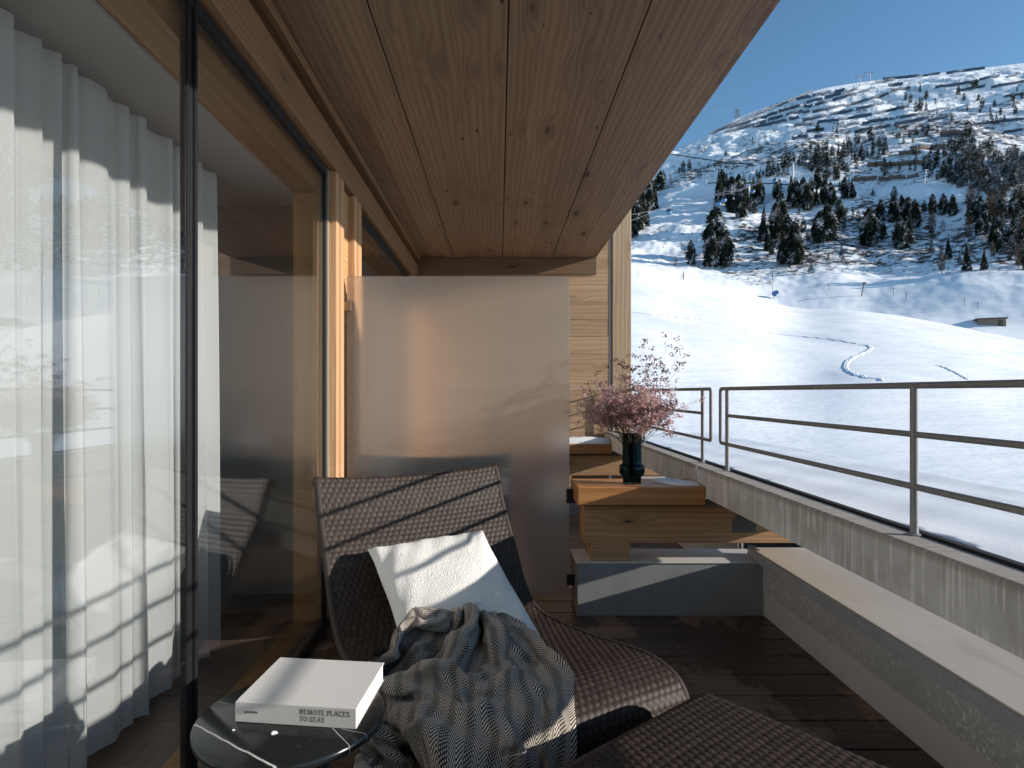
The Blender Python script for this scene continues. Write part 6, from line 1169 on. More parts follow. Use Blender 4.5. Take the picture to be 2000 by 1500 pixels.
    -35,20,-6,14,-24,-30,11,-41,-6,24,-35,5,30,-22,6,35,-8,8,19,-29,9,-10,-8,-37,-26,-32,-4,-19,-27,-11,-11,-36,13,-28,-16,-17,32,-10,-9,3,-38,17,24,-39,10,52,-33,19,48,-13,-22,35,-27,19,26,12,39,13,-47,-4,15,-13,-17,25,-16,-23,24,-27,3,9,-23,38,30,-23,3,22,-37,-5,17,-33,-6,18,-38,-2,16,-36,-6,10,-48,-4,-2,-49,-6,45,13,4,49,1,1,-14,41,-3,-5,31,-12,-36,14,-21,-10,29,-16,-6,44,6,56,-8,9,27,-20,-12,31,-20,1,25,-26,-20,18,25,19,12,31,8,27,7,-18,22,2,-29,13,35,-14,-11,36,-22,-35,66,-63,-11,24,-30,16,19,-19,14,17,0,-7,-4,22,25,7,12,24,23,4,31,-3,-14,4,26,28,94,-125,55,27,3,42,21,22,-1,22,19,-19,
    -28,6,-12,10,-37,-14,28,-40,14,25,-36,9,33,-22,12,34,-15,4,-1,-7,-37,-6,-31,-1,-4,14,-44,-26,-23,-4,-18,-24,27,14,-32,28,15,-39,4,27,-32,12,23,-57,1,40,-43,2,46,-36,-9,33,-7,46,36,-12,15,37,-17,-6,11,-31,-20,-29,-14,-15,-31,-3,-29,31,-17,-13,21,-27,7,25,-36,4,18,-48,18,21,-43,12,37,-48,12,50,-38,4,11,-53,-18,43,8,-10,-2,45,21,-16,41,-8,-8,38,-7,20,19,-29,-6,15,-31,-27,26,28,45,-2,8,13,-35,-38,31,-26,0,39,-15,4,39,9,8,11,25,20,23,2,-24,23,19,-17,-3,43,-8,-7,40,-20,-1,39,-26,-42,75,-86,-30,25,-24,1,25,-5,31,-13,13,101,-78,106,38,-50,13,34,-7,29,33,-21,-8,11,14,31,28,-3,-28,22,23,-3,-11,17,-36,
    -32,16,5,38,-68,16,33,-58,13,25,-43,7,16,-23,-2,6,-5,-9,0,9,-14,-4,15,-17,-2,13,-15,4,0,-11,12,-17,-4,23,-36,4,31,-54,11,36,-66,15,39,-68,17,35,-63,14,28,-48,9,19,-30,2,9,-11,-7,2,5,-13,-3,15,-16,-3,14,-16,1,5,-13,9,-10,-7,19,-30,2,29,-49,9,35,-63,14,38,-68,17,37,-66,15,31,-54,11,22,-36,4,10,18,-6,1,35,-13,-5,47,-17,-6,50,-19,-3,44,-16,3,30,-11,13,11,-4,23,-8,5,31,-24,11,35,-33,14,35,-33,14,30,-24,11,23,-8,5,13,11,-4,4,30,-11,-3,44,-16,-7,50,-19,-4,47,-17,1,35,-13,9,18,-6,20,-2,2,28,-19,9,34,-31,13,36,-34,15,32,-28,12,26,-14,7,16,5,0,7,24,-9,-1,40,-15,-6,49,-18,
]
def build_throw():
    nu, nv, wid, ln = BN
    d = np.array(BSTEPS, dtype=np.int64).reshape(nv + 1, nu + 1, 3)
    d[:, 0] = np.cumsum(d[:, 0], axis=0)
    co = np.cumsum(d, axis=1) / 2000.
    t = thing('herringbone_throw', 'black and cream herringbone throw with cream fringe draped over the lounge chair', 'blanket', Vector(co[nv // 2, nu // 2]))
    o = MB().grid(co.tolist()).build('throw_cloth', M['blanket'], t, smooth=True)
    uvl = o.data.uv_layers.new(name='UVMap')
    li = np.empty(len(o.data.loops), dtype=np.int32); o.data.loops.foreach_get('vertex_index', li)
    uvl.data.foreach_set('uv', np.stack([(li % (nu + 1)) / nu * wid, (li // (nu + 1)) / nv * ln], 1).astype(np.float32).ravel())
    m = o.modifiers.new('smooth', 'SUBSURF'); m.levels = 2; m.render_levels = 2
    m = o.modifiers.new('thick', 'SOLIDIFY'); m.thickness = .0035; m.offset = 0
    rnd = random.Random(4); fr = MB()
    def tassel(p, out, L):
        for _ in range(3):
            q = Vector(p); v = out.copy(); pts = [q.copy()]
            for k in range(6):
                v = (v + Vector((rnd.gauss(0, .35), rnd.gauss(0, .35), rnd.gauss(0, .2) - .22))).normalized(); q = q + v * L / 6; pts.append(q.copy())
            fr.tube(pts, [.0028, .0032, .003, .0028, .0026, .0024, .0018], 5)
    for i in range(0, nu + 1):
        p = Vector(co[0, i]); out = (p - Vector(co[2, i])).normalized()
        tassel(p, (out + Vector((0, -.35, .15))).normalized(), rnd.uniform(.022, .042))
    fr.build('fringe', M['fringe'], t, smooth=True)
build_throw()
# ------------------------------------------------------------------ terrain
def _h(ix, iy, seed):
    n = (ix.astype(np.int64) * 374761393 + iy.astype(np.int64) * 668265263 + seed * 1274126177) & 0x7fffffff
    n = (n ^ (n >> 13)) * 1274126177 & 0x7fffffff
    n = (n ^ (n >> 16)) & 0x7fffffff
    return n / 0x7fffffff
def vnoise(x, y, seed):
    ix, iy = np.floor(x), np.floor(y); fx, fy = x - ix, y - iy
    fx = fx * fx * fx * (fx * (fx * 6 - 15) + 10); fy = fy * fy * fy * (fy * (fy * 6 - 15) + 10)
    a, b, c, d = _h(ix, iy, seed), _h(ix + 1, iy, seed), _h(ix, iy + 1, seed), _h(ix + 1, iy + 1, seed)
    return (a * (1 - fx) + b * fx) * (1 - fy) + (c * (1 - fx) + d * fx) * fy - .5
def fbm(x, y, sc, octv, seed, gain=.5):
    s, a, f = 0., 1., 1. / sc
    for o_ in range(octv):
        s = s + a * vnoise(x * f + 17.3 * o_, y * f - 9.1 * o_, seed + o_); a *= gain; f *= 2.03
    return s
def sst(x, a, b):
    t = np.clip((x - a) / (b - a), 0, 1); return t * t * (3 - 2 * t)
SKY = [(900, 420), (1100, 372), (1235, 333), (1320, 289), (1380, 266), (1395, 250), (1440, 229), (1496, 208), (1550, 189), (1600, 173), (1660, 163), (1720, 155), (1840, 142), (1920, 132), (2000, 123), (2300, 100), (3000, 95), (6000, 95)]
FLD = [(900, 505), (1150, 508), (1235, 514), (1290, 528), (1335, 545), (1400, 556), (1470, 575), (1520, 596), (1580, 606), (1640, 598), (1700, 606), (1750, 612), (1850, 628), (1950, 648), (2000, 660), (2300, 700), (6000, 705)]
BAS = [(900, 512), (1235, 520), (1330, 530), (1400, 540), (1500, 547), (1560, 541), (1620, 536), (1700, 545), (1800, 542), (1900, 530), (2000, 528), (6000, 528)]
RID = [(900, 620), (1235, 640), (1380, 700), (1500, 790), (1720, 930), (2000, 1000), (6000, 1050)]
_PX = np.arange(700., 6200., 4.); _TC = {}
def _tab(T, px):
    k = id(T)
    if k not in _TC:
        y = np.interp(_PX, [p[0] for p in T], [p[1] for p in T])
        w = np.exp(-.5 * (np.arange(-30, 31) / (11. if T is FLD else 5.)) ** 2); w /= w.sum()
        _TC[k] = np.convolve(np.pad(y, 30, mode='edge'), w, 'valid')
    return np.interp(px, _PX, _TC[k])
R1, R2 = 168., 246.
def ground(x, y, fine=True):
    r = np.hypot(x, y); th = np.arctan2(x, y)
    u = np.tan(np.clip(th, -.35, 1.25)); px = VX + FPX * u; cs = np.cos(np.clip(th, -.35, 1.25))
    el = lambda T: (VY - _tab(T, px)) / FPX * cs
    zf = EYE + R1 * el(FLD); zb = EYE + R2 * el(BAS); rr = _tab(RID, px); zr = EYE + rr * el(SKY)
    # meadow
    z0 = -3.1
    t = np.clip((r - 24) / (R1 - 24), 0, 1.)
    zm = z0 + (zf - z0) * (t ** 1.08)
    zm = zm + (-.6) * np.clip((24 - r) / 24, 0, 1)
    # hollow behind the crest and up to the foot of the wood
    t2 = np.clip((r - R1) / (R2 - R1), 0, 1.)
    dip = np.interp(px, [1235, 1420, 1520, 1700, 2000], [.4, 1.0, 3.2, 4.2, 4.0])
    zd = zf + (zb - zf) * sst(t2, .1, 1.) - dip * np.sin(np.pi * np.clip(t2 * 1.25, 0, 1)) ** 1.0
    zd = zd + 1.6 * t2 * (1 - t2) * 4 * (vnoise(x / 26., y / 26., 71) * 2.2)
    # mountain side
    t3 = (r - R2) / (rr - R2)
    t3c = np.clip(t3, 0, 1)
    zh = zb + (zr - zb) * (t3c * .94 + .06 * t3c ** 2)
    z = np.where(r < R1, zm, np.where(r < R2, zd, zh))
    z = np.where(t3 > 1, zr - (r - rr) * .42, z)
    # relief
    hillw = sst(r, R2 - 10, R2 + 60) * (1 - sst(t3, .85, .99))
    n = fbm(x, y, 90., 4, 5) * 15. + fbm(x, y, 30., 3, 15) * 6.
    z = z + hillw * n
    if fine:
        fw = 1 - sst(r, R1 - 8, R2 + 30)
        z = z + fw * sst(r, 20, 60) * (fbm(x, y, 44., 3, 33) * 1.3 + fbm(x + y * .4, y - x * .3, 13., 3, 39) * .42)
        hw = sst(r, R1 + 10, R2 + 30) * (1 - sst(t3, .97, 1.))
        z = z + hw * (fbm(x, y, 9., 3, 51) * 1.3 + fbm(x, y, 3.4, 2, 57) * .55)
    # outside the seen sector the valley opens
    side = sst(th, -1.6, -.4) * (1 - sst(th, 1.05, 1.45))
    z = -3.2 + (z + 3.2) * side
    return np.maximum(z, -6.)
def heath(x, y):
    r = np.hypot(x, y); th = np.arctan2(x, y); px = VX + FPX * np.tan(np.clip(th, -.35, 1.25))
    rr = _tab(RID, px); t3 = (r - R2) / (rr - R2)
    el = (ground(x, y, False) - EYE) / np.maximum(y, 1.); py = VY - FPX * el
    h = sst(r, R2 - 16, R2 + 4) * .62
    h = h + .28 * fbm(x, y, 60., 3, 91)
    run = np.exp(-((px - np.interp(py, [290, 340, 400, 450, 520], [1460, 1470, 1330, 1300, 1240])) / np.interp(py, [300, 360, 420, 500], [55, 75, 95, 80])) ** 2)
    h = h - .62 * run * sst(py, 320, 350)
    run2 = np.exp(-((py - np.interp(px, [1700, 1800, 1880], [372, 378, 376])) / 11.) ** 2) * sst(px, 1690, 1760) * (1 - sst(px, 1860, 1890))
    h = h - .6 * run2
    h = h - .34 * sst(t3, .50, .62) + .12 * np.exp(-((py - 300) / 28.) ** 2) * (px < 1620)
    h = h + .035 * sst(px, 1400, 1460) * sst(py, 425, 455) + .05 * sst(px, 1320, 1360) * sst(py, 440, 470)
    h = h - .2 * sst(px, 1540, 1640) * sst(py, 512, 532)
    return np.clip(h, 0, 1) * (y > 0)

def build_ground():
    th = np.concatenate([np.linspace(-180, -12, 36, endpoint=False), np.linspace(-12, 10, 40, endpoint=False),
                         np.linspace(10, 41.5, 430, endpoint=False), np.linspace(41.5, 75, 60, endpoint=False), np.linspace(75, 180, 26)])
    rs = np.concatenate([np.geomspace(3., 60., 60, endpoint=False), np.linspace(60, 166, 80, endpoint=False), np.linspace(166, 260, 90, endpoint=False),
                         np.linspace(260, 620, 190, endpoint=False), np.linspace(620, 1060, 110, endpoint=False), np.geomspace(1060, 9000, 24)])
    T_, Rr = np.meshgrid(np.radians(th), rs, indexing='ij')
    x, y = Rr * np.sin(T_), Rr * np.cos(T_)
    z = ground(x, y)
    hh = heath(x, y)
    A, B = x.shape
    V = np.stack([x.ravel(), y.ravel(), z.ravel()], 1)
    i, j = np.meshgrid(np.arange(A - 1), np.arange(B - 1), indexing='ij'); q = (i * B + j).ravel()
    F = np.stack([q, q + 1, q + B + 1, q + B], 1)
    me = bpy.data.meshes.new('ground')
    me.vertices.add(len(V)); me.vertices.foreach_set('co', V.astype(np.float32).ravel())
    me.loops.add(F.size); me.loops.foreach_set('vertex_index', F.astype(np.int32).ravel())
    me.polygons.add(len(F)); me.polygons.foreach_set('loop_start', np.arange(0, F.size, 4, dtype=np.int32))
    me.update(calc_edges=True); me.validate()
    me.polygons.foreach_set('use_smooth', [True] * len(me.polygons))
    at_ = me.attributes.new('heath', 'FLOAT', 'POINT'); at_.data.foreach_set('value', hh.ravel().astype(np.float32))
    me.materials.append(M['hill'])
    o = bpy.data.objects.new('ground', me); COL.objects.link(o)
    if len(me.polygons) and me.polygons[len(me.polygons) // 2].normal.z < 0: me.flip_normals()
    return tag(o, kind='structure')
build_ground()

_RS = np.concatenate([np.arange(20, 160, 1.), np.arange(160, 1100, .7)])
def hit(px, py):
    """where the sight line through a photo pixel meets the ground"""
    u = (px - VX) / FPX; e = (VY - py) / FPX
    k = 1 / math.hypot(1, u); d = _RS * k
    g = ground(u * d, d); zr = EYE + e * d
    m = np.nonzero(g >= zr)[0]
    if len(m) == 0: return None
    d0 = d[m[0]]
    return Vector((u * d0, d0, float(g[m[0]])))
def gz(x, y): return float(ground(np.array([x]), np.array([y]))[0])

# ------------------------------------------------------------------ trees
def tree_mesh(name, kind, seed, blades):
    rnd = random.Random(seed); m = MB(); V = []; F = []
    for _ in range(blades):
        t = rnd.random() ** (.72 if kind != 'larch' else .8)      # 0 top .. 1 foot
        if kind == 'pine':      # rounded arolla pine
            rad = .25 * (min(1., t * 2.3) ** .62) * (1 - .22 * max(0, t - .75) / .25)
        elif kind == 'spruce':
            rad = .21 * (t ** .8)
        else:
            rad = .20 * (min(1., t * 1.5) ** .75) * (1 - .45 * max(0, t - .6) / .4)
        z = 1.0 - t * (.93 if kind != 'larch' else .86)
        a = rnd.random() * 6.283
        lump = 1 + .28 * math.sin(a * 3 + seed) * math.sin(t * 17 + a) + rnd.gauss(0, .10)
        rad = max(.012, rad * lump); r0 = rad * rnd.uniform(.15, .7)
        droop = rnd.uniform(-.03, .10) if kind != 'larch' else -rnd.uniform(.02, .10)
        d = Vector((math.cos(a), math.sin(a), 0)); s_ = Vector((-d.y, d.x, 0))
        w = (.030 if kind == 'pine' else .026) * rnd.uniform(.6, 1.3) if kind != 'larch' else .006
        p0 = d * r0 + Vector((0, 0, z)); p1 = d * ((r0 + rad) / 2) + Vector((0, 0, z - droop * .25 * rad / .2 + .012)); p2 = d * rad + Vector((0, 0, z - droop * rad / .2))
        tw = rnd.uniform(-.6, .6); up = Vector((0, 0, 1)) * tw
        sv = (s_ + up).normalized()
        k = len(V)
        V += [tuple(p0 - sv * w * .5), tuple(p0 + sv * w * .5), tuple(p1 + sv * w), tuple(p1 - sv * w), tuple(p2 + sv * w * .45 + Vector((0, 0, .01))), tuple(p2 - sv * w * .55)]
        F += [(k, k + 1, k + 2, k + 3), (k + 3, k + 2, k + 4, k + 5)]
    me = bpy.data.meshes.new(name); me.from_pydata(V, [], F); me.update()
    me.materials.append(M['larch' if kind == 'larch' else 'needles'])
    return me
def trunk_mesh():
    m = MB().tube([(0, 0, -.03), (0.004, 0, .3), (0, .003, .65), (0, 0, .985)], [.017, .013, .008, .002], 7)
    me = bpy.data.meshes.new('trunk'); me.from_pydata(m.v, [], m.f); me.update(); me.materials.append(M['bark']); return me
BIG = {'pine': [tree_mesh('crown', 'pine', s_, 1150) for s_ in (1, 2, 3)], 'spruce': [tree_mesh('crown', 'spruce', s_, 1000) for s_ in (4, 5)], 'larch': [tree_mesh('crown', 'larch', s_, 900) for s_ in (6, 7)]}
SML = {'pine': [tree_mesh('crown', 'pine', s_, 330) for s_ in (11, 12, 13)], 'spruce': [tree_mesh('crown', 'spruce', s_, 280) for s_ in (14, 15)], 'larch': [tree_mesh('crown', 'larch', s_, 380) for s_ in (16, 17)]}
TRUNK = trunk_mesh()
TREES = []
FOREST = []
trnd = random.Random(77)
KNAME = {'pine': 'mountain_pine', 'spruce': 'spruce_tree', 'larch': 'larch_tree'}
KCAT = {'pine': 'pine tree', 'spruce': 'spruce tree', 'larch': 'larch tree'}
def tree(px, py, hpx, kind, label, group=None, wide=1.):
    p = hit(px, py)
    if p is None: return None
    h = max(1.5, hpx * 1.10 * p.y / FPX)
    big = hpx >= 34
    wd = h * wide * .76 * trnd.uniform(.88, 1.12)
    rot = trnd.random() * 6.28
    src = (BIG if big else SML)[kind]; me = trnd.choice(src)
    if big:
        o = thing(KNAME[kind], label, KCAT[kind], p, group)
        for mm, nm in ((me, 'crown'), (TRUNK, 'trunk')):
            c = bpy.data.objects.new(nm, mm); COL.objects.link(c); c.parent = o
    else:
        o = bpy.data.objects.new(KNAME[kind], me); COL.objects.link(o); o.location = p
        tag(o, label, KCAT[kind], group)
    o.location.z -= .02 * h
    o.scale = (wd, wd, h); o.rotation_euler = (trnd.gauss(0, .02), trnd.gauss(0, .02), rot)
    TREES.append((px, py, hpx)); return o
def A(l, cx0, cy0, s_): return [((cx0 + x / s_), (cy0 + y / s_), h / s_) + tuple(r_) for x, y, h, *r_ in l]

uniq = [  # photo x, foot y, height, kind, label
    (1399, 505, 96, 'pine', 'tallest snow dusted pine standing alone at the left of the lower slope'),
    (1388, 522, 68, 'pine', 'snowy pine at the left foot of the tallest lone pine'),
    (1417, 520, 66, 'pine', 'snowy pine at the right foot of the tallest lone pine'),
    (1350, 519, 46, 'pine', 'dense dark pine left of the tallest lone pine near the snow field edge'),
    (1338, 496, 15, 'spruce', 'tiny spruce on the slope above the dense dark pine'),
    (1320, 524, 24, 'larch', 'small rusty brown larch beside the left edge of the snow field'),
    (1583, 534, 31, 'spruce', 'single small spruce standing alone on the bare rim above the field'),
    (1644, 511, 33, 'spruce', 'small dark spruce alone on the brushy ground right of the middle trees'),
    (1618, 510, 19, 'spruce', 'very small bushy spruce left of the small lone spruce on brushy ground'),
    (1698, 482, 70, 'pine', 'tall snowy pine with broad foot in the middle of the lower slope'),
    (1724, 468, 42, 'spruce', 'slim spruce right of the broad footed tall pine'),
    (1761, 485, 58, 'pine', 'snow flecked pine at the foot of the clump below the white clearing'),
    (1776, 478, 60, 'spruce', 'dark slender spruce beside the snow flecked pine below the clearing'),
    (1819, 494, 30, 'spruce', 'lone snowy small spruce below the rusty larches'),
    (1839, 535, 46, 'larch', 'thin pale leafless larch near the edge of the snow field'),
    (1852, 506, 38, 'spruce', 'dark spruce right behind the pale leafless larch'),
    (1874, 517, 26, 'spruce', 'neat small spruce left of the tall narrow spruce by the field edge'),
    (1888, 530, 48, 'spruce', 'tall narrow spruce by the snow field edge'),
    (1922, 528, 38, 'spruce', 'snowy small spruce right of the tall narrow spruce'),
    (1940, 507, 34, 'larch', 'thin bare larch sapling between the spruces by the snow field'),
    (1746, 392, 26, 'pine', 'single round pine at the left end of the white clearing'),
    (1705, 384, 14, 'pine', 'little pine left of the white clearing'),
    (1805, 414, 22, 'pine', 'low round pine at the lower rim of the white clearing'),
    (1822, 418, 36, 'pine', 'broad dark pine at the lower rim of the white clearing'),
    (1843, 418, 36, 'pine', 'dark pine right of the broad one below the white clearing'),
    (1860, 422, 38, 'pine', 'dense dark pine at the right end of the clearing rim'),
    (1898, 420, 56, 'larch', 'biggest rusty brown larch at the right of the white clearing'),
    (1936, 432, 58, 'larch', 'tall rusty larch between dark pines right of the clearing'),
    (1986, 396, 32, 'larch', 'rusty larch beside the right border of the view'),
    (1820, 462, 48, 'larch', 'brown larch leaning on the pines in the lower right slope'),
    (1842, 458, 28, 'larch', 'reddish larch right of the brown one on the lower slope'),
    (1872, 480, 28, 'larch', 'narrow orange brown larch on the lower slope'),
    (1892, 470, 44, 'larch', 'wide brown larch above the tall narrow spruce'),
    (1948, 480, 36, 'larch', 'brown larch in front of the dark wood at the lower right'),
    (1910, 360, 32, 'larch', 'pale brown larch in the middle of the dark right wood'),
    (1470, 279, 13, 'spruce', 'tiny lone spruce under the lowest snow barriers at the ridge foot'),
    (1417, 305, 11, 'pine', 'tiny pine beside the bare boulders on the upper slope'),
    (1346, 334, 23, 'pine', 'dark little pine above the piste on the left slope'),
    (1334, 337, 23, 'pine', 'second little pine above the piste left of the darker one'),
    (1311, 364, 24, 'larch', 'thin open pine crown by the edge of the timber ceiling'),
    (1597, 258, 18, 'pine', 'small rounded pine just under the barrier rows in the middle'),
    (1634, 270, 26, 'spruce', 'thin dark spruce at the foot of the barrier mast'),
    (1592, 292, 12, 'spruce', 'tiny conical spruce above the upper wood edge'),
    (1583, 291, 12, 'pine', 'tiny pine left of the conical spruce above the upper wood edge'),
]
for u_ in uniq: tree(*u_)
clumps = {
 'snow dusted pine in the dense clump under the gondola cabins': [(1405, 400, 60), (1418, 392, 50), (1432, 416, 66), (1448, 426, 60), (1453, 368, 26), (1464, 360, 20, 'larch'), (1480, 400, 60), (1486, 392, 36), (1460, 416, 50), (1474, 418, 30), (1428, 408, 58), (1440, 400, 56), (1470, 396, 48), (1412, 382, 46)],
 'dark pine in the tall cluster at the middle foot of the slope': [(1489, 470, 60), (1516, 466, 66), (1500, 490, 50), (1526, 518, 56), (1532, 516, 60), (1508, 498, 34), (1552, 518, 78), (1560, 516, 40), (1540, 480, 56), (1522, 452, 70)],
 'spruce in the loose row between the two lower clumps': [(1556, 450, 28), (1569, 454, 30), (1578, 470, 20), (1600, 476, 58), (1612, 450, 40), (1618, 472, 70), (1606, 472, 58), (1640, 446, 52), (1666, 430, 26), (1676, 434, 22)],
 'small pine in the thin row above the piste bend': [(1478, 348, 18), (1485, 348, 22), (1491, 344, 12), (1501, 346, 30), (1510, 344, 26), (1520, 344, 24), (1530, 346, 30), (1538, 344, 22)],
 'pine in the central clump below the road edge': [(1516, 388, 34), (1522, 380, 30), (1545, 408, 60), (1560, 420, 22), (1568, 406, 56), (1578, 412, 50), (1594, 402, 36), (1552, 380, 32), (1584, 380, 32), (1598, 370, 40), (1608, 364, 32), (1586, 398, 40), (1556, 398, 40)],
 'dark pine in the left wood beside the corner post': [(1236, 464, 66), (1246, 452, 66), (1256, 446, 66), (1266, 412, 50), (1278, 410, 48), (1284, 372, 30), (1296, 360, 26), (1232, 466, 40), (1272, 390, 50), (1252, 430, 60), (1290, 372, 36), (1326, 338, 12), (1242, 440, 64)],
 'pine in the middle stand left of the white clearing': [(1650, 388, 40), (1666, 388, 38), (1658, 370, 24), (1610, 400, 44), (1616, 400, 48), (1626, 402, 36), (1632, 354, 28), (1636, 352, 24), (1622, 398, 40), (1640, 374, 22)],
 'pine in the stand directly below the white clearing': [(1712, 432, 32), (1720, 432, 38), (1706, 440, 32), (1746, 434, 50), (1762, 420, 36), (1778, 416, 18), (1786, 446, 52), (1774, 438, 50), (1754, 464, 32), (1794, 420, 20), (1768, 436, 46), (1760, 402, 20)],
}
for lab, L in clumps.items():
    for t_ in L:
        kind = t_[3] if len(t_) > 3 else trnd.choice(('pine', 'pine', 'spruce'))
        l2 = lab if kind != 'larch' else lab.replace('snow dusted pine', 'small brown larch')
        tree(t_[0], t_[1], t_[2], kind, l2, None if kind == 'larch' else lab.replace('snow dusted ', '').replace('pine in', 'pines in').replace('spruce in', 'spruces in'))
def inside(poly, x, y):
    c = False; n = len(poly)
    for i in range(n):
        x1, y1 = poly[i]; x2, y2 = poly[(i + 1) % n]
        if (y1 > y) != (y2 > y) and x < (x2 - x1) * (y - y1) / (y2 - y1) + x1: c = not c
    return c
woods = [
 ('tree in the upper wood crossing the middle of the slope', 'upper wood trees', [(1510, 330), (1548, 318), (1600, 294), (1640, 284), (1686, 276), (1732, 272), (1738, 300), (1728, 318), (1700, 322), (1690, 330), (1640, 340), (1620, 356), (1596, 352), (1580, 330)], 50, 25, .12),
 ('dark tree in the dense right hand upper wood', 'right upper wood trees', [(1800, 334), (1850, 296), (1882, 268), (1920, 270), (1950, 300), (2010, 318), (2010, 372), (1900, 374), (1860, 362), (1815, 356)], 56, 27, .08),
 ('tree in the thick wood closing the lower right slope', 'lower right wood trees', [(1876, 424), (1930, 410), (2010, 400), (2010, 530), (1972, 526), (1950, 500), (1920, 470), (1890, 446)], 46, 36, .14),
 ('small tree scattered between the timber snow fences', 'trees between the snow fences', [(1690, 338), (1720, 318), (1790, 300), (1830, 292), (1830, 330), (1780, 350), (1700, 352)], 26, 17, .3),
 ('little dark pine among the steel snow barriers', 'pines among the barriers', [(1740, 180), (1800, 176), (1840, 200), (1900, 170), (2005, 175), (2005, 250), (1880, 240), (1820, 226), (1760, 214)], 34, 16, 0.),
 ('tiny pine above the dense right hand wood', 'pines above the right wood', [(1730, 280), (1770, 258), (1830, 250), (1850, 262), (1800, 284)], 10, 14, 0.),
]
for lab, grp, poly, cnt, hp, lf in woods:
    xs = [p[0] for p in poly]; ys = [p[1] for p in poly]; k = 0; pts = []
    tries = 0
    while k < cnt and tries < 4000:
        tries += 1
        x, y = trnd.uniform(min(xs), max(xs)), trnd.uniform(min(ys), max(ys))
        if not inside(poly, x, y): continue
        if any((x - a) ** 2 + ((y - b) * 1.6) ** 2 < (hp * .26) ** 2 for a, b in pts): continue
        pts.append((x, y)); k += 1
    for x, y in sorted(pts, key=lambda q: q[1]):
        kind = 'larch' if trnd.random() < lf else trnd.choice(('pine', 'pine', 'spruce'))
        tree(x, y, hp * trnd.uniform(.65, 1.3), kind, lab if kind != 'larch' else lab.replace('dark tree', 'brown larch').replace('small tree', 'brown larch').replace('tree in', 'brown larch in').replace('tree scattered', 'larch scattered'), grp if kind != 'larch' else grp.replace('trees', 'larches'))

def mass(name, polys, n, hpx, seed, kind=('pine', 'pine', 'spruce', 'larch'), label=None):
    """many small trees or bushes that read as one mass"""
    rnd = random.Random(seed); V = []; F = []; MI = []
    for poly, cnt, hp in polys:
        xs = [p[0] for p in poly]; ys = [p[1] for p in poly]; k = 0
        while k < cnt:
            x, y = rnd.uniform(min(xs), max(xs)), rnd.uniform(min(ys), max(ys))
            if not inside(poly, x, y): continue
            k += 1
            p = hit(x, y)
            if p is None: continue
            h = hp * rnd.uniform(.5, 1.3) * p.y / FPX
            kd = rnd.choice(kind); me = rnd.choice(SML[kd]); a = rnd.random() * 6.28
            w = h * rnd.uniform(.9, 1.4) * (1.7 if hp < 8 else 1.)
            co = np.empty(len(me.vertices) * 3, dtype=np.float32); me.vertices.foreach_get('co', co); co = co.reshape(-1, 3)[:n * 6]
            ca, sa = math.cos(a), math.sin(a)
            q = np.stack([p.x + w * (co[:, 0] * ca - co[:, 1] * sa), p.y + w * (co[:, 0] * sa + co[:, 1] * ca), p.z + h * co[:, 2] - .05 * h], 1)
            b = len(V); V += q.tolist()
            for f in range(n):
                F += [(b + 6 * f, b + 6 * f + 1, b + 6 * f + 2, b + 6 * f + 3), (b + 6 * f + 3, b + 6 * f + 2, b + 6 * f + 4, b + 6 * f + 5)]
                MI += [1 if kd == 'larch' else 0] * 2
    me = bpy.data.meshes.new(name); me.from_pydata(V, [], F); me.update()
    me.materials.append(M['needles']); me.materials.append(M['larch']); me.polygons.foreach_set('material_index', MI)
    o = bpy.data.objects.new(name, me); COL.objects.link(o)
    return tag(o, label, kind='stuff')
mass('distant_forest', [([(1870, 300), (1930, 275), (2010, 320), (2010, 520), (1960, 500), (1900, 440), (1880, 372), (1840, 350)], 170, 26), (woods[0][2], 40, 18)], 200, 20, 5)
mass('scrub', [([(1330, 300), (1420, 270), (1620, 240), (1800, 225), (2010, 190), (2010, 250), (1760, 262), (1600, 290), (1520, 322), (1330, 312)], 430, 5.5),
               ([(1480, 205), (1700, 165), (2010, 135), (2010, 200), (1700, 235), (1430, 262)], 300, 4.8),
               ([(1290, 330), (1350, 318), (1470, 330), (1480, 342), (1330, 350)], 90, 5.), ([(1240, 470), (1330, 430), (1500, 470), (1520, 535), (1330, 528)], 170, 5.5),
               ([(1400, 530), (1480, 535), (1520, 560), (1460, 560)], 45, 6.),
               ([(1560, 470), (1700, 440), (1900, 500), (1990, 540), (1800, 536), (1620, 536), (1540, 540)], 420, 5.5)], 60, 5, 9, ('pine', 'pine', 'larch', 'spruce'))

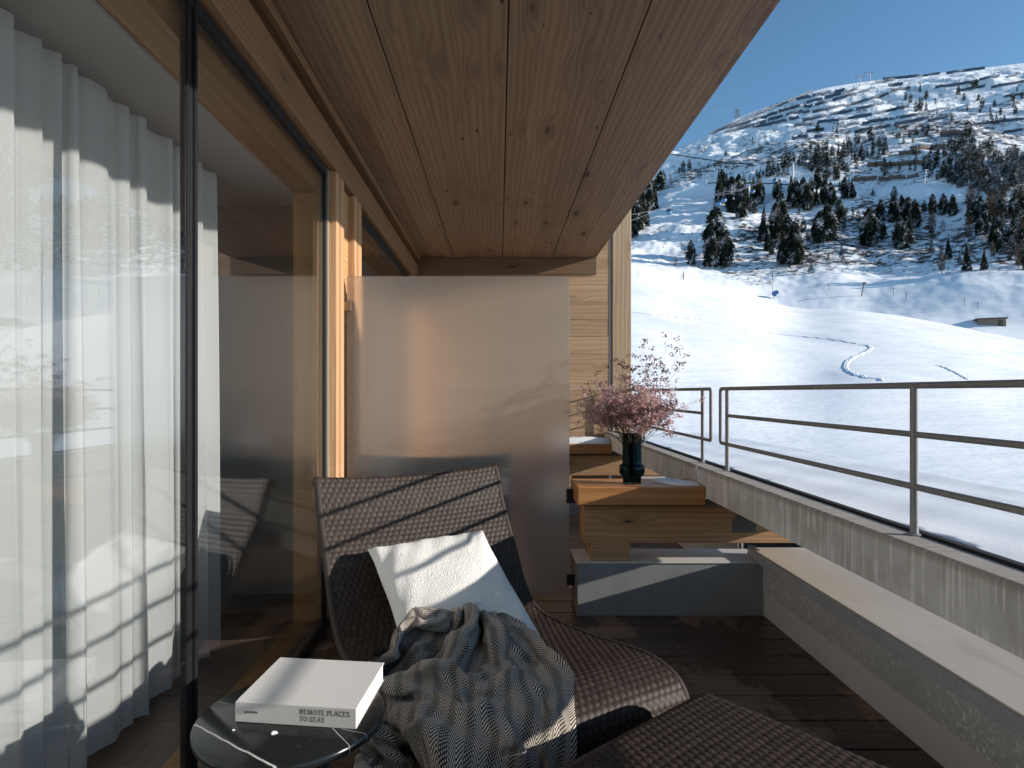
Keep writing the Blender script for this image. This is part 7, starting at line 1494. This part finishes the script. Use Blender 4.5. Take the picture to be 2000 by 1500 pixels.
# ------------------------------------------------------------------ snow barriers on the ridge
def barrier(x1, y1, x2, y2, hp, timber=False, label=None, group=None, lean=.35):
    n = max(3, round(math.hypot(x2 - x1, y2 - y1) / (3.6 if not timber else 4.2)))
    P = [hit(x1 + (x2 - x1) * i / n, y1 + (y2 - y1) * i / n) for i in range(n + 1)]
    P = [p for p in P if p is not None]
    if len(P) < 3: return
    m = MB()
    md = sorted(p.y for p in P)[len(P) // 2]
    P = [p for p in P if abs(p.y - md) < 60]
    if len(P) < 3: return
    h = hp * md / FPX
    # keep the line level with the slope: smooth it
    for _ in range(8):
        P = [P[0]] + [(P[i - 1] + P[i] * 2 + P[i + 1]) / 4 for i in range(1, len(P) - 1)] + [P[-1]]
    for p in P: p.z = gz(p.x, p.y)
    for a, b in zip(P, P[1:]):
        d = (b - a); d.z = 0; d.normalize(); nn = Vector((d.y, -d.x, 0))
        if nn.y > 0: nn = -nn
        a2 = a.lerp(b, .05); b2 = a.lerp(b, .93)
        tip = Vector((0, 0, h)) + nn * h * lean
        th = Vector((0, 0, -.0)) - nn * .25
        q = [a2 - Vector((0, 0, .6)), b2 - Vector((0, 0, .6)), b2 + tip, a2 + tip]
        k = len(m.v); 
        for p in q: m.v.append(tuple(p))
        for p in q: m.v.append(tuple(p + th))
        m.f += [(k, k + 1, k + 2, k + 3), (k + 7, k + 6, k + 5, k + 4)] + [(k + i, k + 4 + i, k + 4 + (i + 1) % 4, k + (i + 1) % 4) for i in range(4)]
        m.tube([a - Vector((0, 0, .5)), a + tip * 1.06], .16, 5)
        m.tube([a2 + tip * .55, a2 + nn * h * .95 - Vector((0, 0, h * .55))], .14, 5)
    return tag(m.build('snow_fence' if timber else 'snow_barrier', M['timber_grey' if timber else 'barrier']), label, 'snow fence' if timber else 'snow barrier', group)
SB = [(175, 805, 470, 730), (455, 750, 785, 690), (225, 755, 435, 700), (450, 685, 690, 610), (485, 712, 580, 692), (600, 685, 750, 640), (705, 600, 910, 550), (770, 630, 940, 595),
      (810, 675, 910, 655), (940, 690, 1170, 640), (850, 740, 1060, 715), (975, 795, 1150, 770), (950, 548, 1040, 540), (980, 512, 1130, 475), (1060, 535, 1215, 495), (1035, 605, 1420, 525),
      (1150, 467, 1315, 425), (1235, 490, 1470, 425), (1250, 412, 1350, 388), (1335, 417, 1470, 382), (1490, 415, 1670, 368), (1420, 527, 1780, 427), (1465, 582, 1800, 502), (1200, 632, 1435, 587),
      (1250, 688, 1615, 628), (1090, 707, 1250, 682), (1645, 617, 1980, 548), (1515, 717, 1865, 657), (1280, 747, 1490, 717), (1440, 797, 1800, 737), (1320, 807, 1410, 792), (1640, 318, 1830, 290),
      (1770, 348, 1920, 328), (1800, 402, 1990, 365), (945, 612, 1010, 602), (880, 480, 1060, 440), (1070, 440, 1215, 410), (830, 860, 990, 845), (1050, 850, 1240, 825), (1890, 662, 2190, 612), (1830, 727, 2170, 662)]
glab = 'blue grey steel snow barrier in the stacked rows below the ridge'
for (a, b, c, d) in SB:
    barrier(1380 + a / 5, 100 + b / 5, 1380 + c / 5, 100 + d / 5, 5.2, False, glab, 'steel snow barriers below the ridge')
for (a, b, c, d) in [(1310, 392, 1590, 364), (1620, 362, 1810, 336), (1570, 432, 1780, 402), (1780, 394, 1880, 374), (1925, 376, 2000, 358), (1690, 446, 1810, 424), (1840, 432, 2000, 402), (1905, 478, 2000, 462), (1530, 552, 1640, 528), (1530, 596, 1650, 570), (1750, 612, 2000, 588), (1820, 656, 2000, 638), (1600, 668, 1800, 642)]:
    barrier(1200 + a / 2.5, b / 2.5, 1200 + c / 2.5, d / 2.5, 4.4, False, glab, 'steel snow barriers below the ridge')
barrier(1388, 263, 1598, 175, 5.0, False, 'long dark barrier running up along the skyline of the ridge', None, .1)
for (a, b, c, d, lab) in [(900, 270, 1250, 245, 'timber snow fence highest of the brown fences in the wood'), (790, 318, 1000, 300, 'short brown timber fence under the highest one in the wood'), (470, 430, 1170, 405, 'long brown timber fence crossing the gap of the upper wood'), (330, 570, 560, 560, 'brown timber fence left of the rusty sapling above the clearing'), (580, 565, 980, 535, 'brown timber fence just above the white clearing'), (1180, 130, 1450, 110, 'timber snow fence at the top right of the wood')]:
    barrier(1600 + a / 5, 240 + b / 5, 1600 + c / 5, 240 + d / 5, 7.5 if c - a > 250 else 7, True, lab, None, .45)

def road_edge(pts, hp, label):
    P = []
    for (a, b) in zip(pts, pts[1:]):
        n = max(2, int(abs(b[0] - a[0]) / 5))
        P += [hit(a[0] + (b[0] - a[0]) * i / n, a[1] + (b[1] - a[1]) * i / n) for i in range(n)]
    P = [p for p in P if p]
    m = MB(); k = len(P)
    h = hp * P[k // 2].y / FPX
    V = []
    for p in P: V += [(p.x, p.y, p.z - 1.), (p.x, p.y, p.z + h), (p.x + .1, p.y + 1.2, p.z + h), (p.x + .1, p.y + 1.2, p.z - 1.)]
    F = []
    for i in range(k - 1):
        for j in range(4): F.append((i * 4 + j, i * 4 + (j + 1) % 4, (i + 1) * 4 + (j + 1) % 4, (i + 1) * 4 + j))
    F += [(3, 2, 1, 0), (k * 4 - 4, k * 4 - 3, k * 4 - 2, k * 4 - 1)]
    return tag(m.raw(V, F).build('retaining_wall', M['road_wall']), label, 'wall')
road_edge([(1310, 303), (1370, 311), (1430, 321), (1470, 322)], 2.2, 'low dark wall along the mountain road on the left upper slope')
road_edge([(1382, 360), (1400, 358), (1480, 360), (1560, 363), (1650, 366)], 2.6, 'dark road edge running through the trees under the gondola line')

# ------------------------------------------------------------------ lifts
def chair_mast(px, py, hp, label):
    p = hit(px, py); h = hp * p.y / FPX
    t = thing('lift_mast', label, 'lift mast', p)
    q = Vector(p)
    MB().tube([q - Vector((0, 0, 2)), q + Vector((0, 0, h))], [h * .05, h * .035], 10).build('mast_pole', M['lift_steel'], t)
    MB().box(q.x - h * .45, q.x + h * .45, q.y - .3, q.y + .3, q.z + h * .92, q.z + h, .05).build('cross_arm', M['lift_steel'], t)
    for s_ in (-1, 1):
        m = MB()
        x = q.x + s_ * h * .42
        m.box(x - .25, x + .25, q.y - h * .22, q.y + h * .22, q.z + h * 1.0, q.z + h * 1.05)
        for kk in range(4):
            m.lathe([(0, -.1), (.32, -.1), (.32, .1), (0, .1)], 10, (x, q.y + h * (.18 - .12 * kk), q.z + h * 1.07))
        m.build('roller_set', M['lift_steel'], t)
    return t
m1 = chair_mast(1680, 169, 19, 'left one of the two T shaped lift masts on the skyline')
m2 = chair_mast(1699, 158, 17, 'right one of the two T shaped lift masts on the skyline')
def lattice(px, py, hp, label):
    p = hit(px, py); h = hp * p.y / FPX; q = Vector(p)
    t = thing('lattice_tower', label, 'tower', p)
    b, c = h * .20, h * .07
    leg = MB()
    cs = [(-1, -1), (1, -1), (1, 1), (-1, 1)]
    for sx, sy in cs:
        MB().tube([q + Vector((sx * b, sy * b, -1)), q + Vector((sx * c, sy * c, h * .8))], h * .018, 5).build('leg', M['lift_steel'], t)
    m = MB()
    for k in range(6):
        f0, f1 = k / 6, (k + 1) / 6; w0, w1 = b + (c - b) * f0, b + (c - b) * f1
        for i in range(4):
            a, d = cs[i], cs[(i + 1) % 4]
            m.tube([q + Vector((a[0] * w0, a[1] * w0, h * .8 * f0)), q + Vector((d[0] * w1, d[1] * w1, h * .8 * f1))], h * .010, 4)
            m.tube([q + Vector((d[0] * w0, d[1] * w0, h * .8 * f0)), q + Vector((a[0] * w1, a[1] * w1, h * .8 * f1))], h * .010, 4)
    m.build('bracing', M['lift_steel'], t)
    MB().box(q.x - h * .22, q.x + h * .22, q.y - h * .1, q.y + h * .1, q.z + h * .8, q.z + h * .88, .1).build('head_frame', M['lift_steel'], t)
lattice(1440, 231, 20, 'steel lattice cable car tower on the left shoulder of the ridge')
def mast(px, py, hp, r, label, mat='lift_white', lean=0.):
    p = hit(px, py); h = hp * p.y / FPX; q = Vector(p)
    t = thing('gondola_mast', label, 'mast', p)
    MB().tube([q - Vector((0, 0, 1)), q + Vector((lean * h, 0, h))], [r, r * .75], 10).build('mast_pole', M[mat], t)
    MB().box(q.x + lean * h - r * 3.2, q.x + lean * h + r * 3.2, q.y - r, q.y + r, q.z + h, q.z + h + r * 1.1, .02).build('cross_arm', M['lift_steel'], t)
    return Vector((q.x + lean * h, q.y, q.z + h))
ma = mast(1549, 348, 29, .55, 'tall white gondola mast above the central trees')
mb_ = mast(1805, 358, 25, .35, 'slim pale mast above the white clearing', lean=.16)
mc = mast(1380, 363, 14, .3, 'short pale mast at the left end of the road edge')
md_ = mast(1630, 278, 30, .3, 'thin grey mast among the lowest snow barriers', 'lift_steel')

def cabin(px, py, d, w, label):
    c = at(px, py, d); s_ = w * d / FPX / 2
    t = thing('gondola_cabin', label, 'gondola cabin', c, 'gondola cabins on the cable')
    prof = [(.62, -1.), (.86, -.9), (1., -.35), (.98, .0), (.9, .5), (.62, .9), (.3, 1.)]
    n = 12
    def ring(k0, k1, mat, nm):
        m = MB(); V = []
        for r_, z in prof[k0:k1]:
            for j in range(n):
                a = 2 * math.pi * (j + .5) / n
                V.append((c.x + s_ * r_ * math.copysign(abs(math.cos(a)) ** .6, math.cos(a)), c.y + s_ * r_ * math.copysign(abs(math.sin(a)) ** .6, math.sin(a)), c.z + s_ * 1.05 * z))
        F = [(i * n + j, i * n + (j + 1) % n, (i + 1) * n + (j + 1) % n, (i + 1) * n + j) for i in range(k1 - k0 - 1) for j in range(n)]
        if k0 == 0: F.append(tuple(range(n))[::-1])
        if k1 == len(prof): F.append(tuple((k1 - k0 - 1) * n + j for j in range(n)))
        m.raw(V, F).build(nm, mat, t, angle=40)
    ring(0, 4, M['cabin_blue'], 'cabin_body'); ring(3, 6, M['cabin_glass'], 'window_band'); ring(5, 7, M['cabin_blue'], 'cabin_roof')
    top = c + Vector((0, 0, s_ * 1.05))
    MB().tube([top, top + Vector((0, s_ * .35, s_ * .9)), top + Vector((0, 0, s_ * 1.9))], s_ * .08, 6).build('hanger', M['lift_steel'], t)
    return top + Vector((0, 0, s_ * 1.95))
g = [cabin(1306, 414, 236, 10, 'dark blue gondola cabin hanging alone over the left piste'),
     cabin(1403, 397, 242, 10, 'light blue gondola cabin lower one of the close pair by the trees'),
     cabin(1413.5, 390, 252, 10, 'light blue gondola cabin upper one of the close pair by the trees'),
     cabin(1470, 373, 300, 8, 'blue gondola cabin in front of the dark clump under the road'),
     cabin(1513, 353, 345, 7, 'dark small gondola cabin above the road edge')]
def cable(pts, r, label):
    m = MB()
    P = []
    for a, b in zip(pts, pts[1:]):
        for i in range(12):
            f = i / 12; q = Vector(a).lerp(Vector(b), f); q.z -= (b - a).length * .012 * 4 * f * (1 - f); P.append(q)
    P.append(Vector(pts[-1]))
    return tag(m.tube(P, r, 5).build('lift_cable', M['lift_steel']), label, 'cable')
cable([at(1200, 440, 190), g[0], g[1] + Vector((0, 0, .2)), at(1480, 356, 300), ma + Vector((-1.5, 0, 0))], .06, 'lower gondola cable sagging over the left piste to the white mast')
cable([at(1200, 424, 196), g[2], g[4], ma + Vector((1.5, 0, 0))], .06, 'upper gondola cable running over the pair of cabins')
cable([at(1200, 203, 560), at(1330, 210, 610), Vector((hit(1440, 231).x, hit(1440, 231).y, hit(1440, 231).z + 18 * hit(1440, 231).y / FPX))], .10, 'thin cable car rope across the sky to the lattice tower')

# ------------------------------------------------------------------ small things on the snow field
def pole(px, py, hp, r, label, head=True, lean=0., strut=False):
    p = hit(px, py); h = hp * p.y / FPX; q = Vector(p)
    t = thing('piste_pole', label, 'pole', p)
    MB().tube([q - Vector((0, 0, .3)), q + Vector((lean * h, 0, h))], r, 7).build('pole_shaft', M['hut_dark'], t)
    if head: MB().box(q.x + lean * h - r * 3, q.x + lean * h + r * 3, q.y - r * 1.4, q.y + r * 1.4, q.z + h * .9, q.z + h * 1.02, .01).build('pole_head', M['hut_dark'], t)
    if strut: MB().tube([q + Vector((-h * .42, 0, -.2)), q + Vector((0, 0, h * .75))], r * .7, 6).build('strut', M['hut_dark'], t)
pole(1335, 548, 17, .10, 'dark post with a slanting strut at the left crest of the snow field', False, 0, True)
pole(1246, 541, 24, .03, 'very thin pole beside the corner post on the snow field', False)
pole(1509, 578, 40, .06, 'tall lamp pole beside the blue snow machine')
pole(1682, 580, 27, .14, 'leaning dark post on the white knoll', True, .22)
pole(1618, 567, 12, .05, 'short thin marker on the left slope of the knoll')
pole(1770, 588, 14, .05, 'thin marker pole right of the leaning post')
pole(1884, 600, 14, .05, 'left marker pole of the pair near the wooden hut')
pole(1910, 608, 14, .05, 'right marker pole of the pair near the wooden hut')
pole(1745, 579, 16, .05, 'thin marker pole behind the white knoll')
def snow_gun(px, py, hp):
    p = hit(px, py); s_ = hp * p.y / FPX; q = Vector(p)
    t = thing('snow_machine', 'blue snow making machine on three legs at the crest of the field', 'snow machine', p)
    for a in (90, 210, 330):
        MB().tube([q + Vector((.42 * s_ * math.cos(R(a)), .42 * s_ * math.sin(R(a)), 0)), q + Vector((0, 0, s_ * .45))], s_ * .035, 6).build('leg', M['lift_steel'], t)
    ax = Vector((.5, -.6, .35)).normalized(); c = q + Vector((0, 0, s_ * .68))
    MB().tube([c - ax * s_ * .34, c - ax * s_ * .2, c + ax * s_ * .26, c + ax * s_ * .34], [s_ * .2, s_ * .30, s_ * .27, s_ * .24], 16).build('fan_barrel', M['gun_blue'], t, angle=40)
    MB().tube([c + ax * s_ * .341, c + ax * s_ * .36], s_ * .2, 14).build('nozzle_ring', M['cabin_glass'], t)
    MB().box(c.x - s_ * .12, c.x + s_ * .12, c.y - s_ * .1, c.y + s_ * .1, q.z + s_ * .3, q.z + s_ * .5, .02).build('control_box', M['gun_blue'], t)
snow_gun(1514, 585, 16)
def hut(px, py, w):
    p = hit(px, py); k = p.y / FPX; q = Vector(p); W, D, H = w * k, 3.2, 15 * k
    t = thing('wooden_hut', 'low weathered wooden hut with a flat roof at the right of the snow field', 'hut', p)
    rt = Matrix.Rotation(R(-24), 3, 'Z')
    def bx(x0, x1, y0, y1, z0, z1): return MB().box(q.x + x0, q.x + x1, q.y + y0, q.y + y1, q.z + z0, q.z + z1, .0, rt, q)
    bx(-W / 2, W / 2, 0, D, -2.5, H * .86).build('hut_wall', M['hut_wood'], t)
    bx(-W / 2 - .35, W / 2 + .3, -.4, D + .3, H * .861, H).build('hut_roof', M['hut_dark'], t)
    bx(W * .2, W * .38, -.06, -.005, -.3, H * .7).build('hut_door', M['hut_dark'], t)
    bx(-W / 2 - .3, W / 2 + .25, -.35, D + .25, H * 1.001, H + .22).build('roof_snow_cap', M['snow'], t)
hut(1938, 636, 44)

# ski track across the field
def track(pts, w, h, label):
    S, _ = [], 0
    for a, b in zip(pts, pts[1:]):
        for i in range(7):
            f = i / 7; S.append((a[0] + (b[0] - a[0]) * f, a[1] + (b[1] - a[1]) * f))
    for _ in range(3): S = [S[0]] + [((S[i - 1][0] + 2 * S[i][0] + S[i + 1][0]) / 4, (S[i - 1][1] + 2 * S[i][1] + S[i + 1][1]) / 4) for i in range(1, len(S) - 1)] + [S[-1]]
    P = [hit(*q) for q in S]; P = [p for p in P if p is not None]
    V = []; F = []
    prof = [(-1, -.02), (-.55, .8), (-.28, 1.), (0, .15), (.28, 1.), (.55, .8), (1, -.02)]
    rnd = random.Random(1)
    for i, p in enumerate(P):
        d = P[min(i + 1, len(P) - 1)] - P[max(i - 1, 0)]; d.z = 0; d.normalize(); n_ = Vector((d.y, -d.x, 0))
        for o_, z in prof:
            q = p + n_ * o_ * w
            V.append((q.x, q.y, gz(q.x, q.y) + .03 + h * z * rnd.uniform(.7, 1.2)))
    k = len(prof)
    for i in range(len(P) - 1):
        for j in range(k - 1): F.append((i * k + j, i * k + j + 1, (i + 1) * k + j + 1, (i + 1) * k + j))
    o = MB().raw(V, F).build('ski_track', M['snow'], smooth=False)
    return tag(o, label, kind='structure')
cv = lambda L: [(1220 + x / 2.564, 500 + y / 2.564) for x, y in L]
track(cv([(1180, 448), (1215, 450), (1237, 463), (1215, 484), (1160, 506), (1115, 535), (1103, 558), (1120, 582), (1165, 604), (1230, 620), (1310, 630)]), .26, .06, None)
track(cv([(600, 370), (760, 392), (900, 408), (1040, 420), (1180, 448)]), .2, .035, None)
track(cv([(1560, 548), (1620, 570), (1680, 600), (1720, 622)]), .2, .045, None)
track(cv([(30, 285), (180, 300), (330, 318), (420, 324)]), .2, .06, None)

# ------------------------------------------------------------------ camera, sun and sky
SUN = Vector((1., -.22, .282)).normalized()
el = math.asin(SUN.z); az = math.atan2(SUN.x, SUN.y)
L = bpy.data.lights.new('sun', 'SUN'); L.energy = 5.0; L.angle = R(.53); L.color = (1., .93, .83)
lo = bpy.data.objects.new('sun', L); COL.objects.link(lo)
lo.rotation_euler = (-SUN).to_track_quat('-Z', 'Y').to_euler(); lo.location = SUN * 50
W = bpy.data.worlds.new('World'); SC.world = W; W.use_nodes = True
nt = W.node_tree; nt.nodes.clear()
bg = nt.nodes.new('ShaderNodeBackground'); wo = nt.nodes.new('ShaderNodeOutputWorld'); sk = nt.nodes.new('ShaderNodeTexSky')
sk.sky_type = 'NISHITA'; sk.sun_disc = False; sk.sun_elevation = el; sk.sun_rotation = az; sk.altitude = 1900; sk.air_density = 1.; sk.dust_density = .25; sk.ozone_density = 1.6
mx_ = nt.nodes.new('ShaderNodeMix'); mx_.data_type = 'RGBA'; mx_.blend_type = 'MULTIPLY'; mx_.inputs[0].default_value = 1.
nt.links.new(sk.outputs[0], mx_.inputs[6]); mx_.inputs[7].default_value = (.84, 1.08, 1.13, 1)      # white balance of the sky
nt.links.new(mx_.outputs[2], bg.inputs[0]); bg.inputs[1].default_value = .12
nt.links.new(bg.outputs[0], wo.inputs[0])

cam = bpy.data.cameras.new('camera'); co = bpy.data.objects.new('camera', cam); COL.objects.link(co)
co.location = (0, 0, EYE); co.rotation_euler = (R(90), 0, 0)
cam.sensor_width = 36; cam.lens = FPX / 2000 * 36
cam.shift_x = (1000 - VX) / 2000; cam.shift_y = (VY - 750) / 2000
cam.clip_start = .02; cam.clip_end = 20000
SC.camera = co
vs = SC.view_settings; vs.view_transform = 'Standard'; vs.look = 'None'; vs.exposure = .50; vs.gamma = 1.
cy = SC.cycles
cy.use_denoising = True
try: cy.denoiser = 'OPENIMAGEDENOISE'
except Exception: pass
cy.max_bounces = 12; cy.transparent_max_bounces = 24; cy.transmission_bounces = 10; cy.glossy_bounces = 6; cy.diffuse_bounces = 5
cy.sample_clamp_indirect = 6.; cy.caustics_reflective = True; cy.caustics_refractive = False
cy.blur_glossy = .5
